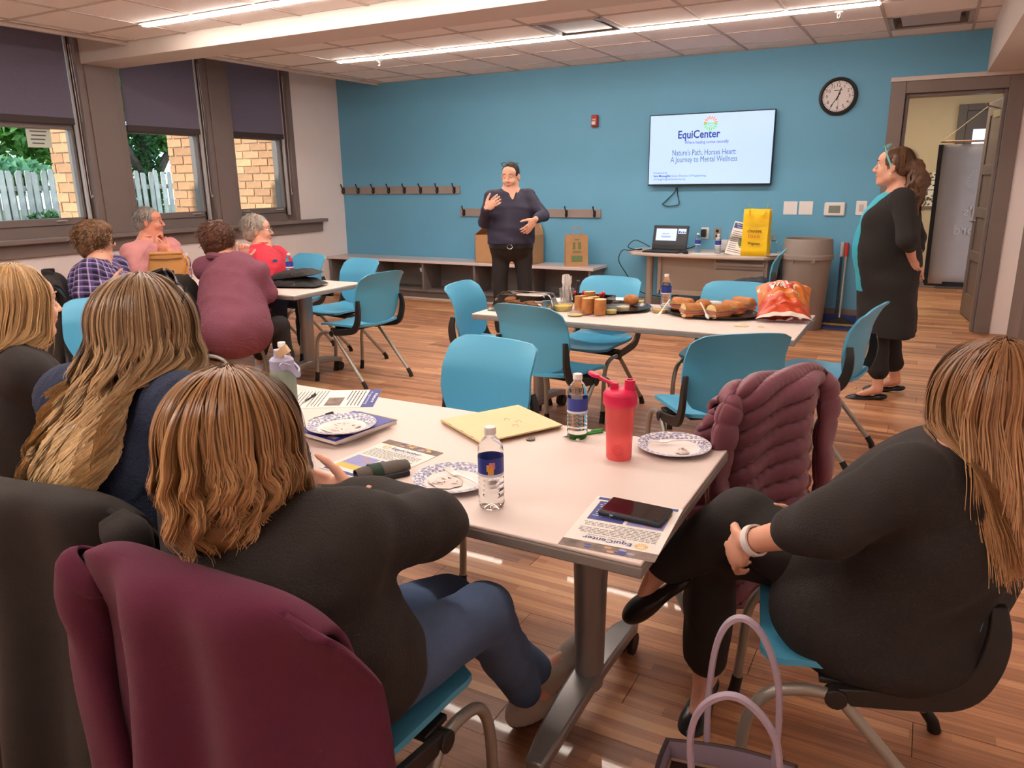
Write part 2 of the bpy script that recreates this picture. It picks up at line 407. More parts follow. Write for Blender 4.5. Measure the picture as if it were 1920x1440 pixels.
# light strips: a diffuser that glows, in a slim housing
for i, (y0, y1, x0, x1) in enumerate(LEDS):
    t = thing('ceiling_light', ('long white ceiling light strip nearest the blue wall', 'white ceiling light strip on the window side, in front of the beam', 'ceiling light strip above the near table', 'ceiling light strip behind the viewer')[i], 'light', ((x0+x1)/2, (y0+y1)/2, CZ), group='recessed ceiling light strips')
    h = (x1-x0)/2
    m = mat('led_diffuser', (255, 246, 236), .5, emit=((255, 243, 232), LED))
    MB().bx(-h, h, -.027, .027, -.018, .004).build('diffuser', m, t, smooth=False)
    MB().bx(-h-.01, h+.01, -.05, -.028, -.004, .03).bx(-h-.01, h+.01, .028, .05, -.004, .03).bx(-h-.01, -h, -.05, .05, -.008, .03).bx(h, h+.01, -.05, .05, -.008, .03).build('housing', m_wplastic, t, smooth=False)
for i, (x0, x1, y0, y1) in enumerate(VENT):
    t = thing('air_vent', ('square ceiling air vent in the middle, beside the light strip', 'square ceiling air vent near the door corner')[i], 'vent', ((x0+x1)/2, (y0+y1)/2, CZ), group='ceiling vents')
    h = .32
    MB().bx(-h, h, -h, -h+.04, -.006, .01).bx(-h, h, h-.04, h, -.006, .01).bx(-h, -h+.04, -h, h, -.006, .01).bx(h-.04, h, -h, h, -.006, .01).build('frame', mat('vent_frame', (176, 166, 160), .5), t, bevel=.003)
    MB().add([(-.28, -.28, 0), (.28, -.28, 0), (.28, .28, 0), (-.28, .28, 0), (-.23, -.23, .06), (.23, -.23, .06), (.23, .23, .06), (-.23, .23, .06)], [(0, 1, 5, 4), (1, 2, 6, 5), (2, 3, 7, 6), (3, 0, 4, 7)]).add([(-.23, -.23, .06), (.23, -.23, .06), (.23, .23, .06), (-.23, .23, .06)], [(0, 1, 2, 3)]).build('throat', mat('vent_dark', (110, 100, 94), .6), t, smooth=False)
    MB().bx(-.22, .22, -.22, .22, .004, .012).build('plaque', mat('vent_plaque', (190, 182, 180), .5), t, bevel=.004)
for i, (u, v) in enumerate(((711, 120), (1573, 28))):
    p = atz(u, v-6, CZ)
    t = thing('sprinkler_head', ('small ceiling sprinkler at the left, over the coat hooks', 'small ceiling sprinkler above the clock')[i], 'sprinkler', tuple(p), group='ceiling sprinklers')
    MB().lathe([(.035, 0), (.03, -.006), (.012, -.01), (.01, -.02)], n=14).build('escutcheon', m_wplastic, t)
    MB().cyl((-.012, 0, -.015), (-.004, 0, -.045), .003, n=6).cyl((.012, 0, -.015), (.004, 0, -.045), .003, n=6).lathe([(.003, -.044), (.018, -.047), (.018, -.049)], n=10).build('deflector', m_steel, t)

# ---- skirting
struct(MB().bx(-3.4, DX0-.13, D-.015, D, 0, .15), 'baseboard_back', m_brown, bevel=.004)
struct(MB().bx(XL, XL+.015, YB, 7.9, 0, .15), 'baseboard_left', m_brown, bevel=.004)
# ---- door way, door and hall
fr = MB().bx(DX0-.13, DX0, D-.03, D+.02, 0, 2.36).bx(DX1, DX1+.13, D-.03, D+.02, 0, 2.36).bx(DX0, DX1, D-.03, D+.02, DZ, 2.36)
fr.bx(DX0, DX0+.03, D+.02, D+.2, 0, DZ).bx(DX1-.03, DX1, D+.02, D+.2, 0, DZ).bx(DX0+.03, DX1-.03, D+.02, D+.2, DZ-.03, DZ)
struct(fr, 'trim_3', m_brown, bevel=.005)
struct(MB().bx(DX0-.14, XR, D-.045, D+.01, 2.36, 2.40), 'trim_4', m_plaster, bevel=.004)
struct(MB().bx(XR-.07, XR, 7.15, 8.02, 0, 2.3), 'trim_5', m_brown, bevel=.008)
a = atz(1838, 617, 0); bq = atz(1800, 586, 0)
dv = nrm((bq-a)*[1, 1, 0]); dl = .93; dn = np.array([-dv[1], dv[0], 0])
dr = thing('door_1', None, None, (a[0]+.0, a[1], .012)); dr['kind'] = 'structure'
dr.rotation_euler = (0, 0, math.atan2(dv[1], dv[0]))
DH = 2.2; lf = MB()
rails = [(0, .25), (.62, .74), (1.02, 1.14), (1.42, 1.54), (1.82, 1.92)]; zs = [0, .24, .60, .70, 1.06, 1.16, 1.50, 1.60, 1.92, DH]
lf.bx(0, .13, -.022, .022, 0, DH).bx(dl-.13, dl, -.022, .022, 0, DH)
for z0, z1 in ((0, .24), (.60, .70), (1.05, 1.15), (1.48, 1.58), (2.06, DH)): lf.bx(.13, dl-.13, -.022, .022, z0, z1)
lf.build('door_leaf', m_brown, dr, bevel=.003)
for z0, z1 in ((.24, .60), (.70, 1.05), (1.15, 1.48), (1.58, 2.06)): MB().bx(.13, dl-.13, -.009, .009, z0, z1).build('panel', m_brown, dr, smooth=False)
for s in (-1, 1): MB().cyl((dl-.07, s*.022, 1.0), (dl-.07, s*.06, 1.0), .012).tube([(dl-.07, s*.06, 1.0), (dl-.12, s*.062, 1.0), (dl-.19, s*.06, 1.0)], .009, 8).build('door_handle', m_steel, dr)
for z in (.2, 1.1, 1.98): MB().bx(-.03, .002, -.03, .03, z-.055, z+.055).cyl((-.012, .028, z-.055), (-.012, .028, z+.055), .008).build('hinge', m_steel, dr, smooth=False)
MB().bx(.12, .42, .022, .075, 2.02, 2.085).tube([(.2, .06, 2.09), (.05, .2, 2.11), (-.1, .25, 2.12)], .008, 8).build('door_closer', mat('closer_tan', (190, 176, 140), .5), dr, bevel=.004)
# hall
HY = 11.86
struct(MB().bx(-2.4, 2.4, HY, HY+.15, 0, 2.75), 'wall_hall', m_hall, smooth=False)
struct(MB().bx(-2.6, -2.4, D+.16, HY+.15, 0, 2.75).bx(2.4, 2.6, D+.16, HY+.15, 0, 2.75), 'wall_hall_side', m_hall, smooth=False)
struct(MB().bx(-2.6, 2.6, D+.16, HY+.15, 2.75, 2.85), 'ceiling_hall', m_tile, smooth=False)
struct(MB().bx(-2.4, 2.4, HY-.02, HY, 0, .16), 'baseboard_hall', m_brown, bevel=.004)
struct(MB().bx(-2.4, 2.4, HY-.02, HY, 1.05, 1.09), 'trim_6', mat('rail_dark', (110, 92, 70), .5), bevel=.004)
area_light('hall_lamp', (-.3, 10.2, 2.7), 1.2, .5, 42, (1, .86, .66))
p = aty(1815, 205, HY); q = aty(1836, 260, HY)
hd = thing('door_2', None, None, (p[0], HY, 0)); hd['kind'] = 'structure'
MB().bx(0, 1.0, -.05, .0, 0, p[2]-.02).bx(-.1, 0, -.07, 0, 0, p[2]+.06).bx(0, 1.1, -.07, 0, p[2]-.02, p[2]+.06).build('door_leaf', mat('hall_door', (84, 74, 70), .5, bump=(40, .05)), hd, bevel=.004)
MB().bx(q[0]-p[0]-.08, q[0]-p[0]+.28, -.056, -.05, q[2]-.45, p[2]-.25).build('pane', mat('bright_pane', (225, 235, 250), .2, emit=((215, 230, 255), 1.6)), hd, smooth=False)
# pinboard in the hall
p = aty(1750, 350, HY-.02)
t = thing('paper_strip', 'narrow strip of white papers pinned on the hall wall', 'paper', (p[0], HY-.012, p[2]))
for k, (x, z, w, h) in enumerate(((.02, .14, .10, .10), (0, .02, .13, .11), (-.02, -.1, .12, .1), (-.03, -.24, .11, .12))):
    MB().bx(x-w/2, x+w/2, -.002, .0, z-h/2, z+h/2).build('sheet', mat('pin_paper', (214, 206, 190), .8), t, smooth=False)
pk = MB()
for k in range(26): x, z = rnd.uniform(-.09, .05), rnd.uniform(-.3, .18); pk.bx(x, x+.022, -.004, -.002, z, z+.014)
tag(pk.build('print', mat('pin_ink', (60, 56, 50), .8), t, smooth=False), kind='stuff')
# hanging banner seen from its back
p = aty(1768, 266, 9.98); qb = aty(1737, 526, 9.98)
bw = .62
t = thing('hanging_banner', 'grey fabric banner with dark edge hanging by a cord behind the open door', 'banner', (p[0], 9.98, p[2]))
hb = p[2]-qb[2]; dx = qb[0]-p[0]
m_ban = mat('banner_cloth', (186, 172, 166), .9, bump=(300, .2), var=.03)
V = np.array([[[dx*j/12+bw*i/8, .012*math.sin(i*1.1+j*.3), -.03-hb*j/12] for j in range(13)] for i in range(9)])
MB().grid(V).build('banner_cloth', m_ban, t, solid=.003)
MB().tube([(-.02, 0, 0), (bw+.03, 0, 0)], .012, 8).build('dowel', mat('dowel_wood', (170, 128, 96), .6), t)
mb = MB()
mb.bar([(dx*j/12-.012, -.006, -.03-hb*j/12) for j in range(13)], .045, .008, up=(0, 1, 0)); mb.bar([(dx-.02, -.004, -.03-hb), (dx+bw, .0, -.03-hb)], .05, .008, up=(0, 1, 0))
mb.build('dark_edge', m_black, t)
c2 = aty(1856, 197, 9.75)
MB().tube([(-.01, 0, .0), tuple(c2-p-np.array([0, 0, 0])+np.array([0, -.0, 0]))], .004, 6).build('cord', mat('cord_cream', (214, 196, 160), .8), t)
mi = mat('banner_print', (206, 194, 186), .9)
mb = MB(); mb.text("ll's", (.36, -.014, -.80), (-1, 0, 0), (0, 0, 1), .15, bold=.01); mb.text('tsford', (.40, -.014, -1.0), (-1, 0, 0), (0, 0, 1), .15, align='c', bold=.01)
for k in range(24):
    a = k*PI/12; mb.box((.42+.13*math.cos(a), -.014, -.42+.13*math.sin(a)), (.02, .001, .012), rotm(0, -a, 0))
tag(mb.build('print', mi, t, smooth=False), kind='stuff')
# ================================================================== outside the windows
m_brick = mat('brick', (206, 150, 112), .9, bump=(60, .4), var=.12, vscale=14, obj_random=.22)
m_mortar = mat('mortar', (212, 196, 170), .95, bump=(120, .4))
BRICK_ME = {}
def brick_wall(name, label, x0, x1, y, z0, z1, depth):
    """wall whose -Y face is laid in bricks, each its own piece"""
    t = thing(name, label, 'wall', ((x0+x1)/2, y+depth/2, z0))
    cx, cy = (x0+x1)/2, y+depth/2
    MB().bx(x0-cx, x1-cx, -depth/2+.01, depth/2, 0, z1-z0).build('mortar_core', m_mortar, t, smooth=False)
    bh, bl, j = .098, .30, .014
    for r in range(int((z1-z0)/(bh))):
        off = 0 if r % 2 else bl/2
        x = x1-off
        first = True
        while x > x0+.04:
            l = min(bl, x-x0)
            if first and off: xa = x1; l2 = off
            pts = [(x-l+j/2, x-j/2)]
            if first and off: pts.append((x1-off+j/2, x1))
            first = False
            for a, b in pts:
                if b-a < .03: continue
                k = round(b-a, 3)
                if k not in BRICK_ME: BRICK_ME[k] = MB().bx(-k/2, k/2, -.012, .03, -bh/2+j/2, bh/2-j/2).mesh('brick', m_brick, False)
                shared(BRICK_ME[k], 'brick', t, ((a+b)/2-cx, -depth/2+.005+rnd.uniform(-.003, .003), (r+.5)*bh))
            x -= bl
    return t
GZ = -.15
brick_wall('brick_pilaster', 'sunlit brick pilaster at the right edge of the left window', -8.06, XL-.35, 4.88, .75, 2.35, .38)
brick_wall('brick_pilaster', 'brick pilaster at the right edge of the middle window', -8.10, XL-.35, 6.33, .75, 2.35, .30)
brick_wall('brick_wing', 'brick wall filling the view of the window nearest the blue wall', -9.0, XL-.35, 7.66, .75, 2.45, .4)
m_grass = mat('outside_ground', (96, 110, 70), .95, bump=(20, .6), var=.3, vscale=4)
struct(MB().bx(-60, XL-.35, -30, 45, GZ-.2, GZ), 'ground', m_grass, smooth=False)
# board-on-board fence
m_pick = mat('fence_board', (196, 186, 176), .85, bump=(30, .5), var=.18, vscale=6, obj_random=.16)
FX = -14.6
ft = thing('wooden_fence', 'weathered grey board fence beyond the windows', 'fence', (FX, 9.5, GZ))
PM = [MB().prism([(-.047, 0), (.047, 0), (.047, h-.03), (.03, h), (-.03, h), (-.047, h-.03)], (0, 0, 0), (0, 1, 0), (0, 0, 1), .02).mesh('picket', m_pick, False) for h in (1.92, 1.9, 1.95)]
for k in range(56):
    y = -4.2+k*.15
    shared(PM[k % 3], 'picket', ft, (.03, y, rnd.uniform(-.02, .02)), rot=(rnd.uniform(-.015, .015), 0, 0))
    shared(PM[(k+1) % 3], 'picket', ft, (-.06, y+.075, rnd.uniform(-.03, .0)), rot=(rnd.uniform(-.01, .01), 0, 0))
for z in (.45, 1.0, 1.62): MB().bx(-.035, .005, -4.4, 4.4, z-.045, z+.045).build('rail', m_pick, ft, smooth=False)
# trees, shrubs, ivy: leaves nobody could count
def leaves(name, parent, blobs, n, size, m, loc=(0, 0, 0), seed=1):
    g = np.random.default_rng(seed); vs, fs = [], []
    w = np.array([b[1][0]*b[1][1]*b[1][2] for b in blobs])**.67; w /= w.sum()
    ks = g.choice(len(blobs), n, p=w)
    C = np.array([b[0] for b in blobs])[ks]; Rr = np.array([b[1] for b in blobs])[ks]
    d = g.normal(size=(n, 3)); d /= np.linalg.norm(d, axis=1)[:, None]
    P = C+Rr*d*(g.random((n, 1))**.45)
    A = g.normal(size=(n, 3)); A /= np.linalg.norm(A, axis=1)[:, None]
    B = np.cross(A, g.normal(size=(n, 3))); B /= np.linalg.norm(B, axis=1)[:, None]
    s = size*(.6+.8*g.random((n, 1)))
    V = np.stack([P-A*s, P+B*s*.45-A*s*.1, P+A*s, P-B*s*.45-A*s*.1], 1).reshape(-1, 3)
    mb = MB(); mb.add(V, [(4*i, 4*i+1, 4*i+2, 4*i+3) for i in range(n)])
    return tag(mb.build(name, m, parent, loc, smooth=False), kind='stuff')
def leaf_mat(name, c):
    m = mat(name, c, .6, var=.35, vscale=3); n, l, b = nodes(m)
    b.inputs['Subsurface Weight'].default_value = 0
    tr = n.new('ShaderNodeBsdfTranslucent'); tr.inputs[0].default_value = (*lin((min(255, c[0]*1.25), min(255, c[1]*1.2), c[2])), 1)
    mx = n.new('ShaderNodeMixShader'); mx.inputs[0].default_value = .4; o = n['Material Output']
    l.new(b.outputs[0], mx.inputs[1]); l.new(tr.outputs[0], mx.inputs[2]); l.new(mx.outputs[0], o.inputs[0]); return m
lg1, lg2, lg3 = leaf_mat('leaf_mid', (96, 140, 72)), leaf_mat('leaf_blue', (120, 165, 130)), leaf_mat('leaf_dark', (66, 104, 58))
m_bark = mat('bark', (92, 78, 66), .95, bump=(30, .8), var=.2)
def tree(label, x, y, h, blobs, n, lm, tr=.12, seed=1, cat='tree', name='tree', lean=(0, 0)):
    t = thing(name, label, cat, (x, y, GZ), group='trees beyond the fence' if cat == 'tree' else 'shrubs at the fence')
    MB().tube(bez([(0, 0, 0), (lean[0]*.4, lean[1]*.4, h*.4), (lean[0], lean[1], h)], 5), np.linspace(tr, tr*.5, 11), 10).tube(bez([(lean[0]*.4, lean[1]*.4, h*.4), (.1, .5, h*.62), (0, 1.0, h*.75)], 4), np.linspace(tr*.6, tr*.2, 9), 8).tube(bez([(lean[0]*.5, lean[1]*.5, h*.5), (.1, -.5, h*.7), (0, -.9, h*.9)], 4), np.linspace(tr*.5, tr*.2, 9), 8).build('trunk', m_bark, t)
    leaves('foliage', t, blobs, n, .13, lm, seed=seed)
    return t
tree('slender tree with thin trunk seen through the left window', -17.2, 9.3, 3.2, [((0, 0, 3.0), (1.5, 1.5, .9)), ((.3, -1.2, 2.7), (.9, 1.0, .6)), ((0, 1.2, 2.6), (.9, .9, .6)), ((0, 0, 4.2), (1.6, 1.9, .9))], 5200, lg1, .10, 3)
tree('broad tree filling the far left of the left window', -23, 8.5, 4.0, [((0, 0, 3.4), (2, 2.2, 1.2)), ((0, 1.8, 2.9), (1.2, 1.4, .8)), ((0, 0, 5), (2.5, 3, 1.2))], 5200, lg3, .16, 5)
tree('tall pale tree standing behind the others', -25, 12.0, 5.0, [((0, 0, 4.2), (3, 4.5, 1.6)), ((0, -3.5, 3.0), (2, 2, 1.3)), ((0, 3.5, 3.2), (2, 2.2, 1.4)), ((0, 0, 6.5), (3, 6, 1.8))], 7000, leaf_mat('leaf_pale', (150, 185, 105)), .2, 7)
tv = tree('thick ivy-covered trunk seen through the middle window', -17.0, 12.55, 3.6, [((0, 0, 4.2), (1.6, 1.8, .8)), ((0, .9, 2.75), (.7, .6, .4)), ((0, -.9, 3.4), (.7, .6, .4))], 3600, lg1, .26, 9)
leaves('ivy', tv, [((0, 0, z), (.42, .42, .35)) for z in (1.2, 1.6, 2.0, 2.4, 2.8, 3.2)], 2600, .07, lg3, seed=11)
tree('pale blue-green shrub hanging over the fence on the left', -15.5, 7.75, 1.4, [((0, 0, 1.95), (.6, .9, .35)), ((0, .9, 1.85), (.5, .6, .3))], 2600, lg2, .05, 13, 'shrub', 'shrub')
for i, (y, r, l) in enumerate(((8.4, .55, 'low ivy clump at the fence foot, left window'), (9.6, .5, 'low ivy clump at the fence foot beside the brick'), (12.2, .6, 'low ivy clump at the fence foot, middle window'))):
    o = leaves('ivy_clump', None, [((0, 0, .72), (.16, r, .50)), ((0, .5, .62), (.16, r*.8, .42))], 2200, .07, lg3, (FX+.28, y, GZ), 20+i); tag(o, l, 'shrub', 'ivy along the fence')
# ================================================================== tables and chairs
m_teal = mat('teal_plastic', (84, 170, 206), .42, bump=(500, .06))
m_ttop = mat('table_top', (224, 208, 199), .55, bump=(250, .02))
m_tedge = mat('table_edge', (138, 130, 126), .5)
m_tleg = mat('table_leg_silver', (150, 146, 144), .35, .5)
m_bracket = mat('chair_bracket', (38, 35, 34), .42, bump=(300, .05))
m_ctube = mat('chair_tube', (164, 160, 150), .36, .45)
m_rubber = mat('rubber', (26, 24, 24), .6, bump=(200, .05))
def shellback():
    """curved backrest: concave to the front, flared lip at the top, bottom corners pulled in"""
    mb = MB(); nu, nv = 22, 20; z0, z1 = .475, .86
    vs = np.linspace(0, 1, nv)
    def prof(t):   # distance behind the seat centre
        return -.205-.045*t-.05*max(0, t-.62)**1.5*3.4
    def halfw(t):
        w = .236-.012*max(0, t-.5)*2
        if t < .42: w -= .062*(1-t/.42)**1.5
        if t < .10: q = 1-t/.10; w -= .05*(1-math.sqrt(max(0, 1-q*q)))
        if t > .86: q = (t-.86)/.14; w -= .045*(1-math.sqrt(max(0, 1-q*q)))
        return w
    def surf(u, t, off):
        hw = halfw(t); x = u*hw
        top = -.008*abs(u)**3*max(0, t-.5)*2
        y = prof(t)+.30*x*x*(1-.5*max(0, t-.7)/.3)*2.2*(.5 if t > .9 else 1)
        return (x, y+off, z0+(z1-z0)*t+top+.012*(u*u)*(1-t))
    Fr = np.array([[surf(-1+2*i/(nu-1), t, .007) for t in vs] for i in range(nu)])
    Bk = np.array([[surf(-1+2*i/(nu-1), t, -.006) for t in vs] for i in range(nu)])
    mb.grid(Fr[::-1]); mb.grid(Bk)
    rim = [(i, 0) for i in range(nu)]+[(nu-1, j) for j in range(1, nv)]+[(i, nv-1) for i in range(nu-2, -1, -1)]+[(0, j) for j in range(nv-2, 0, -1)]
    a = [Fr[i, j] for i, j in rim]; b = [Bk[i, j] for i, j in rim]; n = len(rim)
    mb.add(a+b, [(k, (k+1) % n, n+(k+1) % n, n+k) for k in range(n)])
    return mb
def shellseat():
    mb = MB(); nu, nv = 20, 18
    def surf(u, t, off):
        y = -.225+.45*t
        hw = .232-.03*(1-t)**2
        if t < .15: q = 1-t/.15; hw -= .05*(1-math.sqrt(max(0, 1-q*q)))
        if t > .88: q = (t-.88)/.12; hw -= .045*(1-math.sqrt(max(0, 1-q*q)))
        x = u*hw
        z = .455-.020*(1-u*u)*math.sin(PI*min(1, t*1.1))-.045*max(0, t-.72)**1.6*9*.25+.035*max(0, .22-t)*2+.012*u*u
        return (x, y, z+off)
    Tp = np.array([[surf(-1+2*i/(nu-1), j/(nv-1), .006) for j in range(nv)] for i in range(nu)])
    Bt = np.array([[surf(-1+2*i/(nu-1), j/(nv-1), -.010) for j in range(nv)] for i in range(nu)])
    mb.grid(Tp); mb.grid(Bt[::-1])
    rim = [(i, 0) for i in range(nu)]+[(nu-1, j) for j in range(1, nv)]+[(i, nv-1) for i in range(nu-2, -1, -1)]+[(0, j) for j in range(nv-2, 0, -1)]
    a = [Tp[i, j] for i, j in rim]; b = [Bt[i, j] for i, j in rim]; n = len(rim)
    mb.add(a+b, [(k, n+k, n+(k+1) % n, (k+1) % n) for k in range(n)])
    return mb
def make_chair():
    t = thing('chair', 'x', 'chair', group='teal shell chairs')
    shellseat().build('seat', m_teal, t, ang=60)
    shellback().build('backrest', m_teal, t, ang=60)
    for s in (-1, 1):
        x = s*.236
        path = bez([(s*.226, -.215, .665), (x, -.222, .60), (x, -.212, .52), (x, -.175, .452), (x, -.10, .425), (x, .06, .402)], 5)
        w = np.full(len(path), .016); h = np.interp(np.linspace(0, 1, len(path)), [0, .25, .55, .7, 1], [.030, .046, .052, .05, .04])
        mb = MB(); T = np.gradient(path, axis=0); vs = []
        for i in range(len(path)):
            tt = nrm(T[i]); A = X3; B = nrm(np.cross(tt, A))
            for p, q in ((-1, -1), (1, -1), (1, 1), (-1, 1)): vs.append(path[i]+A*.009*p+B*h[i]/2*q)
        k = len(path)
        mb.add(vs, [(i*4+j, i*4+(j+1) % 4, (i+1)*4+(j+1) % 4, (i+1)*4+j) for i in range(k-1) for j in range(4)]+[(3, 2, 1, 0), tuple((k-1)*4+j for j in range(4))])
        mb.cyl((x-s*.02, .065, .398), (x+s*.016, .065, .398), .024, n=14)
        mb.build('side_bracket', m_bracket, t, bevel=.003)
        fl = bez([(x, .065, .40), (x, .13, .402), (s*.236, .205, .375), (s*.238, .245, .30), (s*.24, .255, .17), (s*.241, .262, .07)], 6)
        lg = MB().tube(fl, .0135, 12).build('front_leg', m_ctube, t)
        MB().tube([(s*.241, .2615, .075), (s*.242, .268, .03), (s*.242, .274, 0)], [.0155, .0165, .018], 12).build('foot', m_rubber, lg)
        rl = MB().tube([(x, .055, .395), (s*.248, -.245, .055)], .0135, 12).build('rear_leg', m_ctube, t)
        MB().tube([(s*.2478, -.238, .063), (s*.2485, -.262, .03), (s*.249, -.27, 0)], [.0155, .0165, .018], 12).build('foot', m_rubber, rl)
    MB().cyl((-.226, .062, .400), (.226, .062, .400), .010).bx(-.226, .226, .02, .10, .418, .432).bx(-.16, .16, -.12, .12, .428, .436).build('under_frame', m_bracket, t, bevel=.003)
    return t
chair0 = make_chair(); chair_used = [False]
CH = {}
def place_chair(key, x, y, rz, label, z=0):
    t = chair0 if not chair_used[0] else copy_tree(chair0)
    chair_used[0] = True
    t.location = (x, y, z); t.rotation_euler = (0, 0, R(rz)); t['label'] = label; CH[key] = t
    return t
# rz: 0 faces the blue wall, 90 faces the windows, 180 faces the viewer, -90 faces the door
place_chair('c1', -3.785, 4.50, 84, 'empty teal chair at the door-side end of the window-side table')
place_chair('c2', -4.36, 4.93, 168, 'empty teal chair behind the window-side table, beside the bench')
place_chair('c3', -5.13, 5.12, 172, 'teal chair behind the man in the red jacket')
place_chair('c4', -6.02, 4.25, -72, 'teal chair behind the man in the pink sweater')
place_chair('c5', -5.30, 3.42, -35, 'teal chair under the woman in the plaid shirt')
place_chair('c6', -4.27, 3.50, -70, 'teal chair under the woman in the knitted mauve sweater')
place_chair('c7', -4.07, 2.61, 232, 'teal chair seen between the blonde woman and the wavy-haired woman')
place_chair('c8', -2.78, 1.36, -62, 'teal chair under the blonde woman at the left edge')
place_chair('c9', -1.65, 1.08, 10, 'teal chair under the wavy-haired woman, hidden by a black jacket')
place_chair('c10', -.99, 1.0, 0, 'teal chair in the foreground, hidden by a maroon fleece')
place_chair('c11', -1.59, 2.43, 172, 'empty teal chair on the far side of the near table, facing the viewer')
place_chair('c12', -1.80, 3.80, -10, 'empty teal chair at the near left of the food table, back turned')
place_chair('c13', -2.40, 4.22, -84, 'teal chair at the window-side end of the food table')
place_chair('c14', -1.89, 4.58, 172, 'teal chair behind the food table, left of its water bottle')
place_chair('c15', -1.02, 4.62, 178, 'teal chair behind the food table, right of its water bottle')
place_chair('c16', -.80, 3.46, 36, 'empty teal chair at the near right of the food table, back turned')
place_chair('c17', -.45, 4.33, 80, 'empty teal chair at the door-side end of the food table')
place_chair('c18', -1.42, 7.35, 95, 'teal chair pulled up to the grey desk with a dark jacket on it')
place_chair('c19', -.61, 2.51, 62, 'teal chair under the quilted mauve puffer jacket')
place_chair('c20', -.044, 1.82, 101, 'teal chair under the woman with long reddish hair')
def caster(mb, x, y, r=.036):
    for s in (-1, 1): mb.cyl((x+s*.008, y, r), (x+s*.024, y, r), r, n=18)
    mb.box((x, y, r+.02), (.014, .05, .05))
def make_table(label, x0, x1, y0, y1, top=.73, name='folding_table'):
    cx, cy = (x0+x1)/2, (y0+y1)/2; hx, hy = (x1-x0)/2, (y1-y0)/2
    t = thing(name, label, 'table', (cx, cy, 0), group='white flip-top tables')
    MB().bx(-hx+.003, hx-.003, -hy+.003, hy-.003, top-.008, top).build('tabletop', m_ttop, t, bevel=.003)
    MB().bx(-hx, hx, -hy, hy, top-.034, top-.008).build('edge_band', m_tedge, t, bevel=.004)
    MB().bx(-hx+.25, hx-.25, -.03, .03, top-.075, top-.035).bx(-hx+.2, hx-.2, hy-.16, hy-.13, top-.10, top-.034).build('under_beam', m_black, t, bevel=.003)
    for s in (-1, 1):
        x = s*(hx-.27)
        mb = MB()
        mb.lathe([(.038, .10), (.043, .4), (.05, top-.05)], (x, 0, 0), 20, sx=1.0, sy=1.35).bx(x-.09, x+.09, -.16, .16, top-.05, top-.034)
        mb.build('column', m_tleg, t, ang=50)
        ft = MB(); P = bez([(x, -hy*.92, .085), (x, -hy*.6, .115), (x, 0, .135), (x, hy*.6, .115), (x, hy*.92, .085)], 5)
        ft.bar(P, .062, .04, wv=[.05+.03*math.sin(PI*i/(len(P)-1)) for i in range(len(P))])
        fo = ft.build('foot', m_tleg, t, bevel=.008)
        for q in (-1, 1):
            cm = MB(); caster(cm, x, q*hy*.86); cm.build('caster', m_rubber, fo)
    return t
make_table('white table in the foreground with plates, flyers and bottles on it', -2.27, -.44, 1.355, 2.125)
make_table('white table in the middle laid with sandwiches and snacks', -2.36, -.51, 3.82, 4.59)
make_table('white table by the windows with a black pouch and tan handbag on it', -5.73, -3.9, 3.93, 4.70)
make_table('white table mostly out of frame at the left edge', -5.67, -3.84, 1.32, 2.09)

# ================================================================== along the blue wall
# bench with open cubbies
BX0, BX1, BY, BZ = XL+.005, -3.34, 8.12, .51
m_lam = mat('grey_laminate', (112, 104, 100), .5, bump=(80, .06), var=.03)
m_btop = mat('bench_top', (216, 200, 196), .25, coat=.2)
t = thing('bench', 'long low storage bench with white top and grey open cubbies under the coat hooks', 'bench', ((BX0+BX1)/2, (BY+D)/2, 0))
hx, hy = (BX1-BX0)/2, (D-BY)/2-.004
MB().bx(-hx, hx, -hy-.02, hy, BZ-.035, BZ).build('bench_top', m_btop, t, bevel=.003)
MB().bx(-hx+.02, hx-.04, hy-.02, hy, .1, BZ-.036).build('back_panel', m_lam, t, smooth=False)
MB().bx(-hx+.02, hx-.04, -hy+.01, hy-.02, .10, .125).build('shelf', m_lam, t, bevel=.002)
MB().bx(-hx+.02, hx-.04, -hy+.06, hy-.02, .0, .10).build('kick', m_lam, t, smooth=False)
MB().bx(-hx+.02, hx-.04, -hy+.045, -hy+.06, .0, .016).build('kick_strip', m_lightgrey, t, smooth=False)
nd = 5
for k in range(nd+1):
    x = -hx+.035+(2*hx-.09)*k/nd
    MB().bx(x-.015, x+.015, -hy, hy-.02, .125, BZ-.036).build('divider', m_lam, t, bevel=.002)
MB().bx(-hx+.035+(2*hx-.09)*2/nd-.05, -hx+.035+(2*hx-.09)*2/nd-.015, -hy+.01, -hy+.04, .36, .41).build('latch', m_lightgrey, t, bevel=.002)
# coat hook rails
m_rail = mat('rail_board', (146, 134, 128), .55, bump=(60, .08), var=.04)
def hook_rail(label, p0, p1, zc, n, h):
    x0, x1 = p0, p1
    t = thing('hook_rail', label, 'coat rack', ((x0+x1)/2, D, zc), group='coat hook rails')
    MB().bx(x0-(x0+x1)/2, (x1-x0)/2, -.022, 0, -h/2, h/2).build('board', m_rail, t, bevel=.003)
    for k in range(n):
        x = (x0-(x0+x1)/2)+.07+(x1-x0-.14)*k/(n-1)
        MB().bx(x-.012, x+.012, -.027, -.021, -.035, .035).tube(bez([(x, -.026, -.025), (x, -.045, -.04), (x, -.065, -.02), (x, -.055, .02), (x, -.075, .055), (x, -.085, .075)], 4), .008, 8).ell((x, -.085, .077), (.011, .011, .011), n=8).build('hook', m_black, t)
a, b = aty(640, 356, D), aty(863, 358, D); hook_rail('longer coat hook rail with eight black hooks, high on the left of the blue wall', a[0], b[0], a[2]-.01, 8, .10)
a, b = aty(864, 398, D), aty(1127, 399, D); hook_rail('coat hook rail with black hooks behind the presenter', a[0], b[0], a[2], 6, .10)
